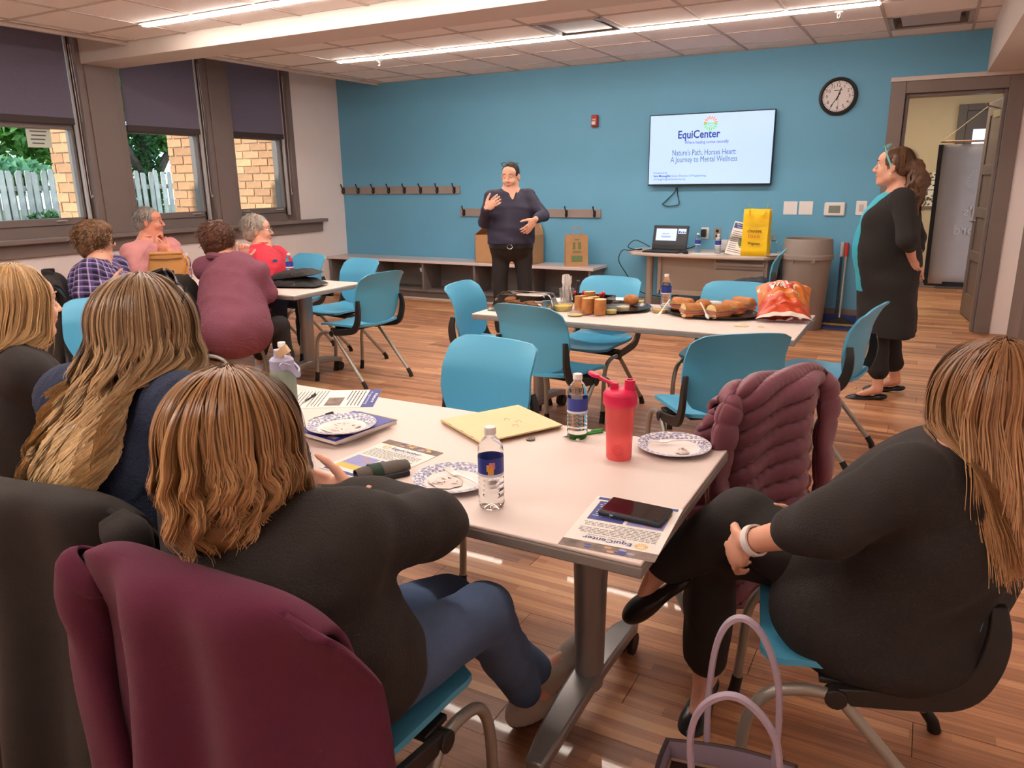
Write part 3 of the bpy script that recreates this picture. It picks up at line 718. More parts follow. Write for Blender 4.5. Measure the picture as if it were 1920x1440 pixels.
# red fire alarm strobe
p = aty(1117, 227, D)
t = thing('fire_alarm', 'small red fire alarm strobe high on the blue wall', 'alarm', tuple(p))
m_red = mat('alarm_red', (160, 44, 40), .45)
MB().bx(-.038, .038, -.05, 0, -.065, .065).build('body', m_red, t, bevel=.008)
MB().bx(-.022, .022, -.075, -.048, -.045, -.005).build('strobe_lens', mat('strobe', (225, 220, 215), .15), t, bevel=.006)
mb = MB().text('FIRE', (0, -.051, .005), X3, Z3, .025); mb.build('lettering', m_wplastic, t, smooth=False)
# wall mounted screen
t0 = aty(1217, 217, 8.47); t1 = aty(1455, 203, 8.47); b0 = aty(1216, 349, 8.47); b1 = aty(1446, 346, 8.47)
x0, x1 = (t0[0]+b0[0])/2, (t1[0]+b1[0])/2; z1, z0 = (t0[2]+t1[2])/2, (b0[2]+b1[2])/2
cx, cz = (x0+x1)/2, (z0+z1)/2; hw, hh = (x1-x0)/2, (z1-z0)/2
t = thing('television', 'large wall-mounted screen showing a title slide', 'television', (cx, 8.47, cz))
MB().bx(-hw, hw, 0, .035, -hh, hh).bx(-hw*.7, hw*.7, .03, .05, -hh*.7, hh*.6).build('housing', m_black, t, bevel=.004)
MB().bx(-.2, .2, .05, D-8.47, -.15, .15).build('wall_mount', m_black, t)
fbz = .011
MB().bx(-hw+fbz, hw-fbz, -.002, .001, -hh+fbz+.006, hh-fbz).build('screen', mat('slide_background', (150, 180, 225), .25, emit=((176, 202, 244), .72)), t, smooth=False)
mb = MB(); o = -.0035
W2 = 2*hw; H2 = 2*hh
def sx(f): return (f-.5)*W2
def sz(f): return (.5-f)*H2
def emis(name, c, s=.8): return mat(name, c, .4, emit=(c, s))
navy, orange, green, slate = emis('slide_navy', (26, 58, 140), .5), emis('slide_orange', (226, 130, 84), .7), emis('slide_green', (104, 190, 96), .7), emis('slide_slate', (66, 94, 130), .55)
mb.text('EquiCenter', (sx(.415), o, sz(.34)), X3, Z3, .115, 0, bold=.022, width=.34*W2)
mb.text('Where healing comes naturally', (sx(.478), o, sz(.418)), X3, Z3, .046, 0, width=.355*W2)
mb.text("Nature's Path, Horses Heart:", (sx(.46), o, sz(.575)), X3, Z3, .085, 3, width=.515*W2)
mb.text('A Journey to Mental Wellness', (sx(.46), o, sz(.67)), X3, Z3, .085, 3, width=.54*W2)
mb.text('Presented by', (sx(.05), o, sz(.83)), X3, Z3, .032, 3, 'l', width=.115*W2)
mb.text('Sara McLaughlin', (sx(.05), o, sz(.875)), X3, Z3, .032, 0, 'l', bold=.02, width=.145*W2)
mb.text('Senior Director of Programming', (sx(.203), o, sz(.875)), X3, Z3, .032, 3, 'l', width=.285*W2)
mb.text('smclaughlin@equicenterny.org', (sx(.05), o, sz(.92)), X3, Z3, .032, 3, 'l', width=.27*W2)
lcx, lcz = sx(.505), sz(.15)
def sunlogo(mb, c, ux, uy, r, mu, md, n=8):
    c = np.array(c, float); ux, uy = nrm(ux), nrm(uy)
    for k in range(n):
        a = PI*(k+.5)/n
        for s, m in ((1, mu), (-1, md)):
            d = ux*math.cos(a)+uy*math.sin(a)*s; e = np.cross(d, np.cross(ux, uy))
            mb.add([c+d*r*.56-e*r*.06, c+d*r*.56+e*r*.06, c+d*r+e*r*.10, c+d*r-e*r*.10], [(0, 1, 2, 3)], m)
    mb.add([c-ux*r-uy*r*.06, c+ux*r-uy*r*.06, c+ux*r+uy*r*.06, c-ux*r+uy*r*.06], [(0, 1, 2, 3)], md)
    arc = [c+(ux*math.cos(a)+uy*math.sin(a))*r*q for q in (.34, .44) for a in np.linspace(PI*1.02, PI*1.9, 9)]
    mb.add(arc, [(i, i+1, i+10, i+9) for i in range(8)], md)
sunlogo(mb, (lcx, o, lcz), X3, Z3, .075*W2*.74, 1, 2)
tag(mb.build('slide_text', [navy, orange, green, slate], t, smooth=False), kind='stuff')
# cable loop hanging under the screen
p = aty(1268, 352, 8.53)
MBc = MB().tube(bez([(0, 0, 0), (-.02, 0, -.05), (-.12, 0, -.15), (-.15, 0, -.18), (-.10, 0, -.20), (.0, 0, -.195), (.04, 0, -.17), (.02, 0, -.08), (.012, 0, .0)], 6), .0055, 6)
tag(MBc.build('cable', m_black, loc=tuple(p)), 'black cable looping out below the wall screen', 'cable')
# clock
c = aty(1572, 181, D); r = (aty(1608, 181, D)-aty(1535, 181, D))[0]/2
t = thing('wall_clock', 'round wall clock with black rim and white face', 'clock', tuple(c))
rx = rotm(PI/2, 0, 0)
MB().lathe([(r*.98, .0), (r, -.0), (r, .02), (r*.96, .045), (r*.86, .05), (r*.80, .036), (r*.80, .02)], n=48, rot=rx).build('rim', m_black, t)
MB().lathe([(r*.82, .018), (r*.82, .026)], n=48, rot=rx).build('face', mat('clock_face', (226, 218, 216), .5), t, smooth=False)
mb = MB(); yk = -.0275
for k in range(60):
    a = k*PI/30; l = .09 if k % 5 == 0 else .055
    mb.box((math.sin(a)*r*.74, yk, math.cos(a)*r*.74), (.006 if k % 5 == 0 else .003, .0008, r*l), rotm(0, a, 0))
for k in range(1, 13):
    a = k*PI/6; mb.text(str(k), (math.sin(a)*r*.58, yk, math.cos(a)*r*.58-.016), X3, Z3, .046)
mb.bx(-.04, .04, yk-.0005, yk, r*.30, r*.33)
tag(mb.build('dial_marks', m_black, t, smooth=False), kind='stuff')
def hand(name, a, l, w, m=m_black):
    b = MB().box((0, 0, l/2-.02), (w, .002, l+.04)); b.xf(rotm(0, a, 0), (0, -.031, 0)); b.build(name, m, t, smooth=False)
hand('hour_hand', R(17), r*.46, .009); hand('minute_hand', R(213), r*.66, .007); hand('second_hand', R(176), r*.68, .0025)
MB().cyl((0, -.026, 0), (0, -.035, 0), .008).build('hub', m_black, t)
# plates, thermostat, switch, outlets
for i, (u, v) in enumerate(((1482, 390), (1511, 390))):
    p = aty(u, v, D)
    MBp = MB().bx(-.068, .068, -.007, 0, -.068, .068).cyl((0, -.0075, .042), (0, -.006, .042), .005, n=8).cyl((0, -.0075, -.042), (0, -.006, -.042), .005, n=8)
    tag(MBp.build('wall_plate', m_wplastic, loc=tuple(p), bevel=.003), ('blank white wall plate right of the screen, the left of two', 'blank white wall plate right of the screen, next to the thermostat')[i], 'plate', 'blank wall plates')
p = aty(1565, 392, D)
t = thing('thermostat', 'white thermostat with grey display below the clock', 'thermostat', tuple(p))
MB().bx(-.10, .10, -.028, 0, -.068, .068).build('case', m_wplastic, t, bevel=.016, seg=3)
MB().bx(-.055, .055, -.031, -.027, -.038, .036).build('display', mat('lcd', (128, 136, 122), .3), t, bevel=.002)
p = aty(1615, 390, D)
t = thing('light_switch', 'white light switch plate beside the woman in black', 'switch', tuple(p))
MB().bx(-.05, .05, -.007, 0, -.07, .07).build('plate', m_wplastic, t, bevel=.003)
MB().bx(-.02, .02, -.012, -.006, -.035, .035).build('rocker', m_lightgrey, t, bevel=.003)
for i, (u, v) in enumerate(((1322, 437), (1345, 438))):
    p = aty(u, v, D)
    t = thing('power_outlet', ('white power outlet behind the desk with a black plug in it', 'metal-faced power outlet behind the desk')[i], 'outlet', tuple(p), group='outlets above the desk')
    MB().bx(-.042, .042, -.006, 0, -.062, .062).build('plate', (m_wplastic, mat('outlet_metal', (150, 146, 140), .4, .5))[i], t, bevel=.002)
    for s in (-1, 1): MB().cyl((0, -.009, s*.028), (0, -.004, s*.028), .018, n=14).build('socket', (m_wplastic, m_black)[i], t)
p = aty(1320, 437, D-.03)
tag(MB().bx(-.024, .024, -.05, .02, -.042, .042).build('power_adapter', m_black, loc=tuple(p), bevel=.006), 'black power adapter plugged into the white outlet', 'adapter')
# ================================================================== small things
m_pet = mat('clear_plastic', (250, 252, 252), .03, trans=1, ior=1.22, spec=.4)
m_cup = mat('clear_cup', (245, 246, 246), .08, trans=.92, ior=1.12); m_box = mat('clear_box', (250, 251, 251), .03, trans=1, ior=1.04)
m_lblue = mat('label_blue', (52, 66, 150), .35)
m_lwhite = mat('label_white', (226, 228, 236), .35)
m_paper = mat('paper_white', (236, 230, 222), .7)
m_ink = mat('ink', (70, 66, 70), .8)
m_navyp = mat('print_navy', (62, 72, 136), .6)
TT = .73
def bottle(label, x, y, z, h=.205, water=.6, photo=False, rz=0, cap=True):
    t = thing('water_bottle', label, 'bottle', (x, y, z), rz, 'water bottles')
    k = h/.205; pr = [(.0, .004), (.020, .0), (.029, .004)]
    zz = .012
    while zz < .075: pr += [(.0315, zz), (.0315, zz+.006), (.0296, zz+.009)]; zz += .012
    pr += [(.031, .085), (.031, .135), (.0315, .137), (.0295, .142), (.0315, .146), (.029, .158), (.022, .172), (.014, .182), (.0125, .186), (.0135, .188), (.012, .190), (.012, .196)]
    s = [(r*k, q*k) for r, q in pr]
    MB().lathe(s, n=28).build('bottle_body', m_pet, t, ang=50)
    mb = MB().open_lathe([(.0318*k, .088*k), (.0318*k, .134*k)], n=28)
    n0 = len(mb.f)
    mb.m = [1 if i in (3, 4, 5) else 0 for i in range(n0)]
    mb.open_lathe([(.0321*k, .088*k), (.0321*k, .095*k)], n=28, mi=1)
    if photo:
        for j, (a, zc, c) in enumerate(((-1.15, .112, 2), (-.95, .118, 3), (-1.05, .104, 2))):
            mb.box((.0322*k*math.cos(a), .0322*k*math.sin(a), zc*k), (.001, .014*k, .016*k), rotm(0, 0, a), c)
    mb.build('label', [m_lblue, m_lwhite, mat('label_yellow', (232, 170, 70), .4), mat('label_pink', (220, 130, 150), .4)], t)
    if cap: MB().lathe([(.0145*k, .190*k), (.0145*k, .203*k), (.013*k, .206*k), (0, .206*k)], n=20).build('cap', m_wplastic, t)
    return t
def on(u, v, z=TT): p = atz(u, v, z); return p[0], p[1], z
bottle('clear water bottle with blue label nearest the viewer, beside a patterned plate', *on(922, 950), photo=True)
bottle('clear half-full water bottle with blue label left of the pink shaker', *on(1082, 822), rz=1.0)
bottle('water bottle standing at the far left end of the near table, behind the green tumbler', *on(537, 742))
bottle('water bottle with blue label standing among the sandwiches on the food table', *on(1248, 577))
bottle('water bottle right of the tan handbag on the window-side table', *on(354, 521))
bottle('water bottle in front of the man in red, beside the black pouch', *on(545, 521))
bottle('water bottle half hidden behind the woman in the mauve sweater', *on(466, 521))
bottle('water bottle on the grey desk, left one, near the white outlet', *(aty(1308, 465, 8.05)[:2]), .73)
bottle('water bottle on the grey desk beside the leaning flyer holder', *(aty(1346, 466, 8.0)[:2]), .73, rz=2)
# pink shaker
m_shk = mat('shaker_pink', (255, 120, 120), .25, trans=.45, ior=1.15); m_lid = mat('shaker_lid', (222, 36, 84), .35)
x, y, z = on(1160, 858)
t = thing('shaker_bottle', 'pink shaker bottle with flip-top lid on the near table', 'bottle', (x, y, z), .25)
MB().lathe([(0, .003), (.033, 0), (.036, .004), (.0375, .06), (.040, .12), (.0435, .165), (.0445, .168)], n=32).build('cup', m_shk, t)
MB().lathe([(.0465, .160), (.048, .163), (.048, .190), (.045, .197), (.034, .205), (0, .207)], n=32).build('lid', m_lid, t)
MB().lathe([(.015, .200), (.0145, .232), (.0105, .232), (.0105, .21)], (.026, 0, 0), 18).build('spout', m_lid, t)
MB().bx(-.028, -.006, -.010, .010, .198, .222).bar(bez([(-.017, 0, .218), (-.04, 0, .226), (-.066, 0, .238)], 4), .016, .007).lathe([(.017, -.004), (.018, .0), (.016, .005), (0, .006)], (-.075, 0, .242), 16, rot=rotm(0, R(22), 0)).build('flip_cap', m_lid, t, bevel=.002)
mb = MB()
for r in (.006, .011, .016):
    a = np.arange(25)*2*PI/24
    mb.tube([(r*math.cos(q), -.0372, .035+r*math.sin(q)) for q in a], .0009, 4)
mb.build('embossed_rings', m_shk, t)
# tumbler with lavender lid and peach loop
m_sage = mat('tumbler_sage', (150, 164, 146), .5); m_lav = mat('lavender_plastic', (178, 176, 202), .45); m_peach = mat('peach_plastic', (226, 190, 150), .5)
x, y, z = on(541, 815)
t = thing('tumbler', 'tall sage green tumbler with lavender lid and peach loop on the near table', 'tumbler', (x, y, z), -.2)
MB().lathe([(0, 0), (.034, 0), (.037, .01), (.040, .20), (.036, .215), (.033, .22)], n=28).build('body', m_sage, t)
MB().lathe([(.036, .215), (.037, .22), (.037, .245), (.03, .252), (0, .252)], n=28).lathe([(.016, .25), (.015, .275), (.012, .275)], (-.012, 0, 0), 16).build('lid', m_lav, t)
MB().bar(bez([(.037, -.02, .235), (.05, .0, .225), (.045, .02, .20), (.03, .04, .205), (-.02, .045, .225), (-.037, .02, .235)], 5), .006, .018).cyl((.036, -.022, .235), (.044, -.024, .235), .010).build('handle', m_lav, t)
a = np.linspace(0, 2*PI, 25)
MB().bar([(.02*math.cos(q), .02*math.sin(q), 0) for q in a], .003, .024).xf(rotm(R(20), R(-25), 0), (.012, 0, .272)).build('peach_loop', m_peach, t)

# plates with scroll pattern
m_plate = mat('paper_plate', (236, 226, 220), .45); n, l, b = nodes(m_plate)
tc = n.new('ShaderNodeTexCoord'); sep = n.new('ShaderNodeSeparateXYZ'); l.new(tc.outputs['Object'], sep.inputs[0])
def mth(n, l, op, a, c=None, d=None):
    q = n.new('ShaderNodeMath'); q.operation = op
    for i, x in enumerate((a, c, d)):
        if x is None: continue
        if isinstance(x, (int, float)): q.inputs[i].default_value = x
        else: l.new(x, q.inputs[i])
    return q.outputs[0]
M_ = lambda *a: mth(n, l, *a)
an = M_('ARCTAN2', sep.outputs[1], sep.outputs[0]); rad = M_('SQRT', M_('ADD', M_('MULTIPLY', sep.outputs[0], sep.outputs[0]), M_('MULTIPLY', sep.outputs[1], sep.outputs[1])))
w1 = M_('SINE', M_('ADD', M_('MULTIPLY', an, 22), M_('MULTIPLY', rad, 160)))
w2 = M_('SINE', M_('SUBTRACT', M_('MULTIPLY', an, 11), M_('MULTIPLY', rad, 420)))
w3 = M_('SINE', M_('MULTIPLY', an, 33))
vz = n.new('ShaderNodeTexVoronoi'); vz.inputs['Scale'].default_value = 52; vz.feature = 'DISTANCE_TO_EDGE'; l.new(tc.outputs['Object'], vz.inputs['Vector'])
edge = M_('LESS_THAN', vz.outputs['Distance'], .11)
pat = M_('MAXIMUM', M_('MULTIPLY', M_('GREATER_THAN', M_('MULTIPLY', w1, w2), .28), .8), M_('MULTIPLY', edge, .55))
msk = M_('MULTIPLY', M_('GREATER_THAN', rad, .076), M_('LESS_THAN', rad, .106))
mx = n.new('ShaderNodeMixRGB'); mx.inputs[1].default_value = (*lin((238, 228, 222)), 1); mx.inputs[2].default_value = (*lin((72, 92, 168)), 1)
l.new(M_('MULTIPLY', pat, msk), mx.inputs[0]); l.new(mx.outputs[0], b.inputs['Base Color'])
m_napkin = mat('napkin', (236, 222, 214), .9, bump=(120, .3)); m_fork = mat('fork_plastic', (240, 232, 228), .3)
def fork(mb, o, rz, tilt=0, s=1.0, mi=0):
    w = MB()
    w.bar([(-.085, 0, .004), (-.03, 0, .007), (.015, 0, .006), (.03, 0, .003)], .009, .0022, wv=[.011, .008, .008, .018])
    w.bar([(.03, 0, .003), (.045, 0, .0035), (.05, 0, .004)], .019, .002)
    for q in (-.0072, -.0024, .0024, .0072): w.bar([(.05, q, .004), (.065, q, .006), (.078, q, .009)], .0032, .0018)
    w.xf(rotm(0, tilt, rz), o, s); V = np.concatenate(w.v); mb.add(V, w.f, mi)
def crumple(mb, c, r, seed, mi=0, h=.6):
    g = np.random.default_rng(seed); n = 15
    V = np.array([[[math.cos(a)*q*r, math.sin(a)*q*r*.8, 0] for q in np.linspace(.02, 1, 9)] for a in np.linspace(0, 2*PI, n, endpoint=False)])
    V[..., 2] = (g.random(V.shape[:2])*.5+.5)*h*r*(1-np.linspace(0, 1, 9)**2)[None]*.8+.002
    V[..., :2] += g.normal(size=V.shape[:2]+(2,))*r*.07
    mb.grid(V+np.array(c), mi, closeu=True)
def plate(label, x, y, z, rz, fk=None, nap=None):
    t = thing('paper_plate', label, 'plate', (x, y, z), rz, 'patterned paper plates')
    MB().lathe([(0, .003), (.07, .003), (.078, .006), (.088, .014), (.107, .018), (.108, .0165), (.089, .0125), (.078, .003), (.070, 0), (0, 0)], n=48).build('plate', m_plate, t, ang=60)
    return t
def napkin(label, t, c, r, seed, h=.3):
    x, y, z = t.location; mb = MB(); crumple(mb, (0, 0, 0), r, seed, 0, h)
    a = t.rotation_euler.z
    o = mb.build('napkin', m_napkin, None, (x+c[0], y+c[1], z+.004), ang=80); tag(o, label, 'napkin')
def forkthing(label, t, c, rz, tilt=0):
    x, y, z = t.location; mb = MB(); fork(mb, (0, 0, 0), rz, tilt)
    tag(mb.build('plastic_fork', m_fork, None, (x+c[0], y+c[1], z+c[2])), label, 'fork', 'plastic forks on plates')
x, y, z = on(850, 905); pl = plate('blue-patterned paper plate with napkin and fork beside the nearest water bottle', x, y, z, .4)
napkin('crumpled napkin on the plate beside the nearest water bottle', pl, (-.015, -.02), .05, 3); forkthing('clear plastic fork on the plate beside the nearest water bottle', pl, (.02, .02, .008), R(160))
x, y, z = on(1263, 842); pl = plate('blue-patterned paper plate at the right end of the near table', x, y, z, 1.2)
napkin('small crumpled wrapper on the right-hand plate', pl, (.035, -.03), .02, 5, .9); forkthing('white plastic fork lying across the right-hand plate', pl, (-.0, .03, .012), R(200), R(4))
NZ = TT+.026
x, y, z = on(641, 803, NZ); pl = plate('blue-patterned paper plate resting on the blue notebook', x, y, NZ, 2.2)
napkin('folded napkin on the plate resting on the notebook', pl, (0.01, 0), .075, 8, .22)
# flyers lying on the near table
def flat(name, label, cat, tl, tr, bl, z, th=.0012, mats=None, parent=None):
    """sheet given by three corner pixels; local x to its right, local y up its page"""
    a, b_, c = atz(*tl, z), atz(*tr, z), atz(*bl, z)
    ux = nrm((b_-a)); w = np.linalg.norm(b_-a); h = np.linalg.norm(c-a); ang = math.atan2(ux[1], ux[0])
    ctr = (b_+c)/2
    t = thing(name, label, cat, (ctr[0], ctr[1], z), ang)
    return t, w, h
m_photo = [mat('print_brown', (120, 100, 88), .6, var=.5, vscale=30), mat('print_skin', (200, 150, 120), .6), mat('print_yellow', (218, 190, 90), .6), m_navyp, mat('print_sun', (222, 178, 70), .6), mat('print_green', (150, 160, 90), .6), mat('print_lilac', (150, 150, 200), .6)]
def sheet(t, w, h, th=.001): MB().bx(-w/2, w/2, -h/2, h/2, 0, th).build('sheet', m_paper, t, smooth=False)
def lines(mb, x0, x1, y0, y1, n, z, mi, seed=0, hh=.24):
    g = random.Random(seed); dy = (y1-y0)/n
    for k in range(n):
        y = y1-dy*(k+.5); x = x0; e = x1 if k % 5 < 4 else x0+(x1-x0)*.6
        while x < e-.006:
            l_ = min(g.uniform(.008, .02), e-x); mb.bx(x, x+l_, y-dy*hh/2, y+dy*hh/2, z-.0002, z, mi); x += l_+.003
def flyer_front(t, w, h, seed=1):
    sheet(t, w, h); z = .0016; mb = MB(); ms = [m_ink]+m_photo
    mb.bx(-w/2, w/2, h*.38, h/2, .0009, z-.0002, 1)
    g = random.Random(seed)
    for k in range(9): mb.ell((w*g.uniform(-.3, .34), h*g.uniform(.41, .48), z-.0004), (w*.05, h*.02, .0006), n=8, mi=g.choice((2, 3, 4, 7, 2)))
    mb.text('EquiCenter', (w*.06, h*.285, z), X3, Y3, h*.075, 4, bold=.02, width=w*.52)
    mb.text('Where healing comes naturally', (w*.08, h*.25, z), X3, Y3, h*.026, 0, width=w*.42)
    sunlogo(mb, (-w*.30, h*.305, z), X3, Y3, h*.052, 5, 5)
    lines(mb, -w*.42, w*.42, h*.02, h*.23, 8, z, 0, seed)
    mb.bx(-w*.42, -w*.02, -h*.36, -h*.02, .0009, z-.0003, 7); mb.bx(-w*.42, -w*.02, -h*.36, -h*.26, .0009, z-.0002, 3)
    mb.ell((-w*.25, -h*.15, z-.0003), (w*.09, h*.09, .0006), n=10, mi=7).ell((-w*.24, -h*.07, z-.0001), (w*.035, h*.03, .0006), n=10, mi=2).ell((-w*.1, -h*.13, z-.0001), (w*.04, h*.03, .0006), n=10, mi=2)
    mb.bx(.02*w, w*.42, -h*.40, -h*.02, .0009, z-.0003, 4); lines(mb, w*.05, w*.39, -h*.38, -h*.08, 8, z+.0001, 8, seed+3)
    mb.bx(-w*.46, w*.46, -h*.48, -h*.43, .0009, z-.0003, 4)
    tag(mb.build('print', ms+[m_lwhite], t, smooth=False), kind='stuff')
t, w, h = flat('flyer', 'colour flyer under the phone at the right end of the near table', 'flyer', (1234, 1056), (1052, 1021), (1275, 955), TT+.0003)
t['group'] = 'flyers on the near table'; flyer_front(t, w, h, 4)
t, w, h = flat('flyer', 'colour flyer between the notebook and the two middle plates', 'flyer', (727, 824), (828, 849), (602, 878), TT+.0003)
t['group'] = 'flyers on the near table'; flyer_front(t, w, h, 9)
t, w, h = flat('flyer', 'flyer with navy heading at the far left edge of the near table', 'flyer', (715, 733), (697, 766), (562, 731), TT+.0003)
t['group'] = 'flyers on the near table'
sheet(t, w, h); mb = MB(); z = .0016
mb.bx(-w/2, w/2, h*.36, h/2, .0009, z-.0002, 4)
mb.text('Nature', (w*.0, h*.445, z), X3, Y3, h*.05, 8, bold=.02, width=w*.5); mb.text('Programming', (w*.0, h*.385, z), X3, Y3, h*.04, 8, width=w*.7)
lines(mb, -w*.44, w*.44, h*.14, h*.34, 5, z, 0, 31, .3); mb.bx(-.05*w, w*.4, -h*.06, h*.12, .0009, z-.0003, 1); lines(mb, -w*.44, w*.44, -h*.46, -h*.10, 9, z, 0, 37)
tag(mb.build('print', [m_ink]+m_photo+[m_lwhite], t, smooth=False), kind='stuff')
# phone on the flyer
t, w, h = flat('phone', 'black phone in a dark case lying on the flyer', 'phone', (1141, 937), (1257, 961), (1125, 967), TT+.003)
w, h = w*.98, h*.98
MB().bx(-w/2, w/2, -h/2, h/2, 0, .012).build('case', mat('phone_case', (40, 44, 56), .5), t, bevel=.005, seg=3)
MB().bx(-w/2+.005, w/2-.005, -h/2+.005, h/2-.005, .011, .0135).build('screen', mat('phone_glass', (22, 20, 22), .06, spec=.8), t, bevel=.001)
MB().bx(-w*.3, -w*.24, -h/2-.001, -h/2+.001, .004, .009).build('button', m_steel, t)
# notebooks under the plate
m_nb = mat('notebook_blue', (44, 48, 150), .4)
t, w, h = flat('notebook', 'grey-covered folder lying under the blue notebook', 'notebook', (672, 778), (742, 794), (572, 815), TT)
MB().bx(-w/2, w/2, -h/2, h/2, 0, .012).build('pages', m_paper, t, smooth=False); MB().bx(-w/2-.002, w/2+.002, -h/2-.002, h/2+.002, .0118, .0135).build('cover', mat('folder_grey', (120, 108, 104), .6), t, smooth=False)
t, w, h = flat('notebook', 'blue notebook under a patterned plate on the near table', 'notebook', (655, 775), (728, 793), (564, 815), TT+.0137)
MB().bx(-w/2, w/2, -h/2, h/2, 0, .011).build('pages', m_paper, t, smooth=False); MB().bx(-w/2-.001, w/2+.001, -h/2-.001, h/2+.001, .0108, .0122).build('cover', m_nb, t, smooth=False)
MB().bx(w*.24, w*.42, -h*.46, -h*.38, .0122, .0127).build('sticker', m_paper, t, smooth=False)
# manila folders
m_man = mat('manila', (236, 206, 158), .65, var=.03)
for k in range(4):
    d = (rnd.uniform(-.8, .8), rnd.uniform(-.8, .8))
    t, w, h = flat('manila_folder', ('manila folder, lowest of the stack on the near table', 'manila folder, second from the bottom of the stack', 'manila folder, second from the top of the stack', 'top manila folder of the stack, with pencil scribbles')[k], 'folder', (960+d[0], 757+d[1]), (1042+d[0], 794+d[1]), (836, 793), TT+k*.0045)
    t['group'] = 'stack of manila folders'
    MB().bx(-w/2, w/2, -h/2, h/2, 0, .0018).bx(-w/2+.003, w/2, -h/2+.002, h/2, .0024, .0042).build('cover', m_man, t, smooth=False)
    MB().bx(-w/2+.004, w/2-.003, -h/2+.004, h/2-.004, .0017, .0025).build('papers', m_paper, t, smooth=False)
    if k == 3:
        mb = MB()
        for x0, y0 in ((.03, .05), (.06, .02), (-.01, .03)):
            mb.tube([(x0+.012*math.cos(a), y0+.008*math.sin(a), .0044) for a in np.linspace(0, 5.2, 9)], .0006, 4)
        for q in (-.3, 0, .25): mb.bx(w*q, w*q+.02, -h*.49, -h*.485, .0040, .0046)
        mb.build('pencil_marks', mat('pencil', (150, 130, 104), .8), t, smooth=False)
def pen(label, a, b_, z, m, r=.005):
    p, q = atz(*a, z), atz(*b_, z); o = (p+q)/2; d = nrm(q-p); ln = np.linalg.norm(q-p)/2
    t = thing('pen', label, 'pen', (o[0], o[1], z+r), math.atan2(d[1], d[0]))
    MB().cyl((-ln*.6, 0, 0), (ln, 0, 0), r, n=10).bx(ln*.4, ln*.98, -.002, .002, r, r+.003).build('barrel', m, t)
    MB().tube([(-ln*.6, 0, 0), (-ln*.85, 0, 0), (-ln, 0, 0)], [r*.95, r*.6, .001], 10).build('tip', m_silver, t)
pen('green and grey pen behind the half-full water bottle', (1055, 822), (1130, 811), TT, mat('pen_green', (70, 160, 70), .4))
pen('dark pen beside the plate on the notebook', (578, 792), (625, 778), TT, m_black)
pen('thin black pen on the flyer with navy heading', (566, 757), (592, 741), TT+.002, m_black, .003)
x, y, z = on(995, 825)
tag(MB().lathe([(.009, 0), (.0145, 0), (.0145, .006), (.0115, .006), (.0115, .001)], n=20).build('bottle_ring', m_cup, loc=(x, y, z)), 'small clear bottle cap lying beside the manila folders', 'cap')
# woven glasses case
p, q = atz(668, 905, TT), atz(765, 884, TT); o = (p+q)/2; d = q-p; ln = np.linalg.norm(d)
t = thing('glasses_case', 'grey woven glasses case with a green band lying across a flyer', 'case', (o[0], o[1], TT), math.atan2(d[1], d[0]))
mb = MB(); V = []
for i in range(13):
    f = i/12; r = .022*(1-.25*abs(2*f-1)**4)
    V.append([[ln*(f-.5)*1.0, r*1.3*math.cos(a), .02+r*.85*math.sin(a)] for a in np.linspace(0, 2*PI, 14)])
m_wov = mat('woven_grey', (104, 96, 90), .8, bump=(600, .6)); mb.grid(np.array(V)); mb.bx(-ln*.46, -ln*.44, -.01, .01, .01, .03)
mb.build('pouch', m_wov, t); MB().bx(-ln*.42, ln*.46, -.036, -.01, 0, .016).build('flap', m_black, t, bevel=.006)
MB().open_lathe([(.0265, -.016), (.0265, .016)], n=18).xf(rotm(0, PI/2, 0)).xf(None, (-.02, 0, .02), (1, 1.12, .82)).build('band', mat('band_green', (30, 56, 40), .7), t)

# ================================================================== the food table
m_black_tray = mat('tray_black', (38, 34, 33), .22, spec=.6)
def tray(label, u, v, rx, ry):
    x, y, z = on(u, v)
    t = thing('serving_tray', label, 'tray', (x, y, z), group='black oval serving trays')
    MB().lathe([(0, .004), (.80, .004), (.86, .006), (.93, .018), (1.0, .022), (1.0, .019), (.94, .014), (.87, .001), (.8, 0), (0, 0)], n=48).xf(None, None, (rx, ry, 1)).build('tray', m_black_tray, t, ang=60)
    return x, y
tx1, ty1 = tray('black tray of bread slices and dips on the food table', 1150, 579, .235, .205)
tx2, ty2 = tray('black tray of cut sandwiches on the food table', 1335, 591, .275, .185)
m_crust = mat('bread_crust', (186, 120, 66), .65, bump=(60, .4), var=.22, vscale=22); m_crumb = mat('bread_crumb', (236, 204, 148), .85, bump=(140, .6), var=.06)
m_ham = mat('ham', (206, 128, 122), .5, var=.12, vscale=40); m_lett = mat('lettuce', (150, 170, 80), .6, var=.2)
TZ = TT+.007
def bread_slice(label, x, y, rz, r=.036, th=.06):
    t = thing('bread_slice', label, 'bread', (x, y, TZ), rz, 'upright bread pieces on the left tray')
    prof = [(r*math.cos(a), r*.95*math.sin(a)+r*.93) for a in np.linspace(0, 2*PI, 22, endpoint=False)]
    mb = MB(); ms = []
    V = np.array([[[th*(f-.5), p[0]*s, p[1]*1.3] for p in prof+prof[:1]] for f, s in ((0, .96), (.15, 1), (.5, 1.03), (.85, 1), (1, .96))])
    mb.grid(V)
    n = len(prof)
    for f, fl in ((0, 1), (1, 0)):
        mb.add([(th*(f-.5), p[0]*.96, p[1]*1.3) for p in prof], [tuple(range(n))[::-1] if fl else tuple(range(n))], 1)
    mb.xf(rotm(0, 0, 0), (0, 0, -r*.93*1.3)); mb.xf(rotm(0, R(90), 0)); mb.xf(rotm(rnd.uniform(-.1, .1), rnd.uniform(-.1, .1), 0), (0, 0, th*.5+.003)); mb.build('loaf', [m_crust, m_crumb], t)
